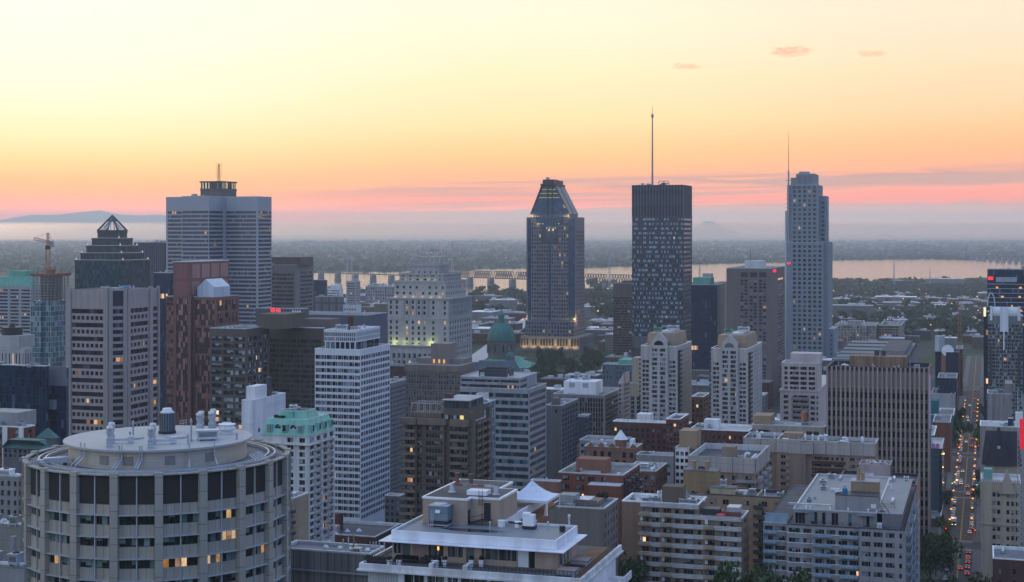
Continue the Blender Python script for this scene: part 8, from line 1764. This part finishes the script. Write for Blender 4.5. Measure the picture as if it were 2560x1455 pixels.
quarter(16,(2385,2470,770,845),(14,24),(8,13),"low block by the far end of the avenue","avenue end blocks")
quarter(14,(1600,2300,1000,1100),(18,34),(10,24),"low block before the ribbed tower and twins","low blocks by the twins")
for px,py,w_,h,l_,lab,mi in((2128,796,68,21,30,"long grey ribbed grain shed right of the stepped skyscraper",0),(2362,711,96,15,40,"long pale warehouse on the right river bank",2),(2255,713,62,11,40,"blue grey riverside hall with small upper box",3),(2240,757,78,12,40,"long pale shed with brick base on the flats",2),(2330,768,176,8,40,"very long low terminal shed on the flats",0),(1258,796,40,30,24,"pale apartment slab left of the skyscraper by the green dome",2),(1212,822,34,25,40,"white office block with horizontal bands above the green dome",2),(2213,592,200,70,80,"faint tower block on the hazy far horizon",3),(1080,655,120,22,60,"faint group of blocks on the far bank above stone palace",3)):far_block(px,py,w_,h,l_,lab,None,mi)
tower('apartment_block',"dark and cream apartment slab with rows of windows behind the arena",2086,2188,2198,814,1880,wall('slab_mixed',(.34,.30,.25),c2=(.12,.09,.08),var=.1,scale=.1),dict(n=13,wf=.5,mt=4,fh=6.4,wh=3.6,rows=8),dict(n=4,wf=.5,mt=4,fh=6.4,wh=3.6,rows=8),'gl_punched',n=8,limit=60,box=[(2120,2152,5,12,802,'slab_pale')])
tower('unfinished_block',"open concrete frame of a building under construction behind arena",2196,2252,2262,814,1900,wall('raw_concrete',(.30,.27,.22)),dict(n=8,wf=.9,mt=2,fh=6.6,wh=5.2,rows=8),dict(n=4,wf=.9,mt=2,fh=6.6,wh=5.2,rows=8),'gl_open_shade',inset=2.5,n=6,limit=60)if glass('gl_open_shade',4,None,lit=.02,blind=.3,dark=(.03,.03,.03),blindc=(.16,.13,.10),fw=0)else 0  # no glazing here: dark panes paint in the shade of the open floors
for nm,(pa,pb,z,w_),lab in(('expressway',((1180,905),(1330,790),9,20),"raised expressway passing left of the granite skyscraper"),('viaduct',((2318,742),(2480,751),9,10),"pale elevated rail viaduct crossing the flats on the right")):
 a,c=P(*pa,z=z),P(*pb,z=z);d_=(c-a).normalized();n_=Vector((-d_.y,d_.x,0))*w_/2;t_=thing(nm,lab,"viaduct",(a.x,a.y,0));q=[v-a for v in(a-n_,c-n_,c+n_,a+n_)]
 MB().prism([(v.x,v.y)for v in q],z-1.5,z).build("deck",MATS['duct_grey']if nm=='expressway' else MATS['coping'],t_)
 Ln=(c-a).length
 for i in range(int(Ln/35)):v=d_*35*i;MB().box(v.x-1,v.x+1,v.y-w_*.3,v.y+w_*.3,0,z-1.5).build("pier",MATS['concrete_plain'],t_)
def pylon(px,py0,py1,d,lab,mt='mast_pale'):
 p=P(px,HY,d);h=gz(py1,d);t_=thing('lattice_pylon',lab,'pylon',(p.x,p.y,0));mb=MB();w_=h*.035
 for sx in(-1,1):
  for sy in(-1,1):mb.tube((sx*w_,sy*w_,0),(sx*w_*.15,sy*w_*.15,h),h*.006,4)
 for i in range(12):f,g_=1-.85*i/12,1-.85*(i+1)/12;mb.tube((-w_*f,-w_*f,h*i/12),(w_*g_,-w_*g_,h*(i+1)/12),h*.004,3);mb.tube((w_*f,-w_*f,h*i/12),(-w_*g_,-w_*g_,h*(i+1)/12),h*.004,3)
 mb.build("lattice",MATS[mt],t_);m2=MB()
 for q in(.72,.83,.93):m2.tube((-h*.07,0,h*q),(h*.07,0,h*q),h*.006,4)
 m2.build("crossarm",MATS[mt],t_)
for px,y1,d,lab in((2235,655,3800,"grey lattice pylon on the right bank before the water"),(2325,672,3900,"thin pole like pylon right of the bank pylon"),(1131,604,4300,"tall pale mast pylon beyond the stone palace flags"),(1074,622,4700,"lattice pylon just left of the palace flags"),(1524,630,3400,"red tipped pylon between skyscraper and antenna tower"),(1749,662,3300,"pylon by the water right of the antenna tower"),(868,628,4300,"twin armed pylon over the rail bridge, left one"),(879,628,4320,"twin armed pylon over the rail bridge, right one"),(1187,628,5200,"distant pylon right of the palace flags")):pylon(px,0,y1,d,lab)
# -- street life
lampm=glow('lamp_sodium',(1,.33,.035),2.2);farlamp=glow('lamp_far',(1,.45,.10),2.5);post=MATS['dark_metal']
pole_me=MB().cyl(0,0,.14,0,1,7,.11).cyl(0,0,.08,1,8,7,.06).tube((0,0,8),(1.6,0,8.4),.05,5).mesh("pole",post);head_me=MB().lathe(1.6,0,[(.05,8.0),(.42,8.1),(.5,8.35),(.3,8.6),(.02,8.7)],10).mesh("lamp_head",lampm)
words_=("nearest","second","third","fourth","fifth","sixth","seventh","eighth","ninth","tenth","eleventh","twelfth","thirteenth","fourteenth","fifteenth","sixteenth","seventeenth","eighteenth","nineteenth","twentieth")
for side,s_,rz in(("left",-RW-.8,-AZ),("right",RW+.8,-AZ+math.pi)):
 for i in range(20):
  t=92+27*i+(6 if side=="right" else 0)
  if any(a-2<t<a+w_+2 for a,w_ in CROSS):t+=9
  q=st(s_,t);o=thing('street_lamp',"glowing orange street lamp, %s above the crossing on the %s kerb"%(words_[i],side),"street lamp",q,rz,"lamps along the avenue")
  for nm,me in(("pole",pole_me),("lamp_head",head_me)):c_=bpy.data.objects.new(nm,me);col.objects.link(c_);c_.parent=o
  if i%2==0 and i<16:lamp(o,"lamp_light",(1.6,0,7.8),420,(1,.5,.15),.4)
r=random.Random(5)
fp=MB().cyl(0,0,.25,0,14,5).mesh("pole",post);fh=MB().lathe(0,0,[(.1,13.6),(.9,14),(1.0,14.6),(.1,15.2)],8).mesh("lamp_head",farlamp)
def farl(n,box,sc_,lab,grp):
 for i in range(n):
  px,py=r.uniform(box[0],box[1]),r.uniform(box[2],box[3]);d=538464/(py-HY);o=thing('street_lamp',lab,"street lamp",(*at(px,d),0),0,grp);q=sc_*(d/1500)**.75*r.uniform(.6,1.2)
  for nm,me in(("pole",fp),("lamp_head",fh)):c_=bpy.data.objects.new(nm,me);col.objects.link(c_);c_.parent=o;c_.scale=(q,q,1 if q<2 else q*.6)
farl(24,(2080,2460,738,850),.8,"orange lamp shining among trees behind the arena","lamps behind the arena");farl(14,(1180,1316,740,830),.9,"orange lamp on the near bank left of skyscraper","bank lamps left of skyscraper")
farl(12,(1462,1535,730,800),.9,"orange lamp on the near bank right of skyscraper","bank lamps right of skyscraper");farl(30,(0,1320,600,668),.85,"far orange lamp on the suburb plain, left half","suburb lamps left");farl(46,(1460,2560,598,632),.8,"far orange lamp on the suburb plain, right half","suburb lamps right")
farl(8,(2350,2380,880,960),.8,"small orange lamp near the far end of the avenue","avenue end lamps")
def carpaint(n,c):
 m=wall('car_'+n,c,var=.03,rough=.28,sheen=.6,streak=0);return m
CP={'white':carpaint('white',(.6,.6,.6)),'black':carpaint('black',(.012,.012,.014)),'silver':carpaint('silver',(.32,.33,.35)),'red':carpaint('red',(.35,.02,.02)),'blue':carpaint('blue',(.03,.06,.16)),'grey':carpaint('grey',(.10,.105,.11))}
gls=wall('car_glass',(.01,.012,.016),rough=.06,sheen=.8,streak=0);tyre=wall('tyre',(.012,.012,.012));hl_on=glow('headlight',(1,.70,.35),2.6);tl_on=glow('taillight',(1,.02,.01),3.0);tl_off=wall('tail_dark',(.12,.005,.005),rough=.3)
def prof(mb,pts,y0,y1,y0t=None):
 n=len(pts)
 for i in range(n):
  j=(i+1)%n;mb.quad((pts[i][0],y0,pts[i][1]),(pts[j][0],y0,pts[j][1]),(pts[j][0],y1,pts[j][1]),(pts[i][0],y1,pts[i][1]))
 mb.quad(*[(x,y0,z)for x,z in reversed(pts)]);mb.quad(*[(x,y1,z)for x,z in pts]);return mb
def body_me(c):return prof(MB(),[(-2.2,.3),(2.15,.3),(2.25,.55),(2.2,.8),(1.2,.95),(-1.75,1.0),(-2.2,.92)],-.9,.9).mesh("body",CP[c])
cab_me=prof(MB(),[(-1.7,1.0),(1.1,.96),(.45,1.38),(-1.1,1.42)],-.78,.78).mesh("window_glass",gls);roof_me={c:prof(MB(),[(-1.15,1.40),(.42,1.37),(.3,1.45),(-1.0,1.48)],-.74,.74).mesh("roof",CP[c])for c in CP}
bodies={c:body_me(c)for c in CP};wheel_me=MB();wheel_me.tube((0,-.11,0),(0,.11,0),.33,12);wheel_me=wheel_me.mesh("wheel",tyre)
led_me={k_:MB().box(-.04,.04,-.2,.2,-.09,.09).mesh("light",m_)for k_,m_ in(('h',hl_on),('t',tl_on),('o',tl_off),('w',MATS['galv']))}
def car(s_,t,c,lab,away=True,lit=False,rz=None):
 q=st(s_,t,.06);o=thing('car',lab,'car',q,(math.pi/2-AZ if away else-math.pi/2-AZ)if rz is None else rz,"cars on the avenue")
 def ch(me,nm,loc=(0,0,0)):k_=bpy.data.objects.new(nm,me);col.objects.link(k_);k_.parent=o;k_.location=loc
 ch(bodies[c],"body");ch(cab_me,"window_glass");ch(roof_me[c],"roof")
 for x in(-1.35,1.4):
  for y in(-.82,.82):ch(wheel_me,"wheel",(x,y,.33))
 for y in(-.62,.62):ch(led_me['h' if lit else 'w'],"headlight",(2.24,y,.66));ch(led_me['t' if lit else 'o'],"taillight",(-2.22,y,.78))
pk=[(-4.5,2,'silver',"silver car parked low on the left kerb below the crossing"),(-4.5,8.5,'grey',"grey car parked behind the silver one below the crossing"),(-4.5,20,'silver',"lone silver car at left kerb below the crossing"),(-4.5,60,'black',"black car at left kerb just below the crossing"),(-4.5,134,'white',"white car first in the parked row above the crossing, left kerb"),(-4.5,141,'silver',"silver car second in the left parked row above the crossing"),(-4.5,148,'black',"black car third in the left parked row above the crossing"),(-4.5,155,'silver',"silver car fourth in the left parked row above the crossing"),(-4.5,162,'white',"white car last in the left parked row above the crossing"),(4.5,112,'black',"black car first in the right parked row above the crossing"),(4.5,119,'grey',"grey car second in the right parked row above the crossing"),(4.5,126,'white',"white car third in the right parked row above the crossing"),(4.5,133,'black',"black car fourth in the right parked row above the crossing"),(4.5,140,'silver',"silver car fifth in the right parked row above the crossing"),(4.5,147,'blue',"blue car last in the right parked row above the crossing"),(4.5,311,'white',"white van sized car at right kerb before the spire"),(-4.5,326,'red',"red car at left kerb beside the brick party wall"),(-4.5,333,'silver',"silver car behind the red one at left kerb"),(-4.5,340,'grey',"grey car third in the far left parked row"),(-4.5,347,'white',"white car fourth in the far left parked row")]
pcol=('silver','black','white','grey','blue','red');rr_=random.Random(77)
for sd_,s0_ in(('left',-4.5),('right',4.5)):
 for nm_,t0_,n_c in(('between the first and second crossings',171,4),('beyond the second crossing',232,11),('beyond the third crossing',376,14)):
  for i in range(n_c):
   if rr_.random()<.75 and not(sd_=='left' and 320<t0_+i*7<352)and not(sd_=='right' and 304<t0_+i*7<318):c=rr_.choice(pcol);pk.append((s0_,t0_+i*(7 if t0_<300 else 9),c,"%s parked car, %s along the %s kerb %s"%(c,words_[i],sd_,nm_)))
for s_,t,c,lab in pk:car(s_,t,c,lab,s_>0)
mv=[(1.0,24,'red',True,"red car with lit tail lights driving away below the crossing"),(3.8,15,'black',True,"black car with glowing tail lights lowest in the right queue"),(3.8,27,'grey',True,"grey car second from bottom in the right queue"),(3.8,37,'black',True,"black car third from bottom in the right queue"),(3.8,46,'red',True,"dark red car fourth in the right queue below the crossing"),(3.8,58,'black',True,"black car at the head of right queue by the crossing"),(3.9,104,'white',True,"pale car with lit lamps at right kerb just above the crossing"),(1.9,212,'white',True,"white car with red tail lights nearing the second crossing"),(1.4,236,'silver',True,"silver car with tail lights just past the second crossing"),(-2.2,246,'white',False,"white car with headlights coming down past the second crossing"),(4.0,224,'grey',True,"grey car waiting at right, second crossing"),(-2.0,291,'silver',False,"silver car coming down the left lane alone"),(-2.4,254,'silver',False,"silver car behind the white one coming down"),(1.8,400,'red',True,"car with bright tail lights halfway up the avenue"),(-1.8,420,'white',False,"car with headlights halfway up, coming down"),(1.8,436,'red',True,"second car with tail lights halfway up the avenue"),(1.8,500,'red',True,"far red tail lit car up the avenue"),(-1.8,540,'white',False,"far car with headlights coming down"),(-2.6,560,'white',False,"second far car with headlights coming down"),(1.9,600,'red',True,"tail lit car near the far end of avenue"),(-1.8,640,'white',False,"headlit car near the far end of avenue"),(1.8,690,'red',True,"last tail lit car at the far end of avenue"),(1.8,760,'red',True,"tail lit car beyond the far end crossing")]
for s_,t,c,aw,lab in mv:car(s_,t,c,lab,aw,True)
q=st(-22,54);car(-9,74,'silver',"silver car turning in from the left at the crossing",lit=True,rz=-AZ)
q=st(-3.6,122,.06);o=thing('delivery_truck',"white box delivery truck with bright headlights above the crossing",'truck',q,-math.pi/2-AZ,None)
MB().box(-3.6,1.4,-1.15,1.15,.7,3.3).build("cargo_box",CP['white'],o);MB().box(1.5,3.2,-1.05,1.05,.5,2.3).build("cab",CP['silver'],o);MB().box(2.2,3.24,-.95,.95,1.35,2.1).build("windscreen",gls,o)
for x in(-2.6,2.3):
 for y in(-1,1):k_=bpy.data.objects.new("wheel",wheel_me);col.objects.link(k_);k_.parent=o;k_.location=(x,y,.42);k_.scale=(1.3,1.3,1.3)
for y in(-.8,.8):k_=bpy.data.objects.new("headlight",led_me['h']);col.objects.link(k_);k_.parent=o;k_.location=(3.25,y,.95);k_.scale=(1,1.4,1.6)
for s_,t,c,lab in((-RW-.8,86,'r',"red traffic light at left corner of the lower crossing"),(RW+.8,86,'r',"red traffic light at right corner of the lower crossing"),(-RW-.8,220,'g',"green traffic light at left corner of the second crossing"),(RW+.8,219,'g',"green traffic light at right corner of the second crossing"),(RW+.8,370,'r',"red traffic light at right of the third crossing"),(-RW-.8,370,'r',"red traffic light at left of the third crossing")):
 o=thing('traffic_light',lab,'traffic light',st(s_,t,.2),-AZ);MB().cyl(0,0,.08,0,4,6).build("pole",post,o);h_=MB().box(-.22,.22,-.2,.2,4,5.2).build("signal_head",post,o);MB().cyl(0,0,.25,0,.1,10).build("lens",tl_on if c=='r' else glow('signal_green',(.05,1,.35),4),h_).matrix_basis=Matrix.Translation((0,-.2,4.9 if c=='r' else 4.3))@Matrix.Rotation(math.pi/2,4,'X')
 # -- the morning air
m=bpy.data.materials.new("haze_air");m.use_nodes=True;m.node_tree.nodes.clear();g=G(m.node_tree)
vol=g.n('VolumePrincipled',i_Color=(.88,.95,1.0),i_Density=0.000058,i_Anisotropy=0.3)
g.n('OutputMaterial',i_Volume=vol.outputs[0])
o=MB().box(-41000,41000,-1600,41000,-1.0,575).build("haze",m);o['kind']='stuff'
m=bpy.data.materials.new("mist_air");m.use_nodes=True;m.node_tree.nodes.clear();g=G(m.node_tree)
g.n('OutputMaterial',i_Volume=g.n('VolumePrincipled',i_Color=(1.0,.76,.60),i_Density=0.00012,i_Anisotropy=0.88).outputs[0])
o=MB().box(-40500,40500,17000,30500,-.5,235).build("mist",m);o['kind']='stuff'
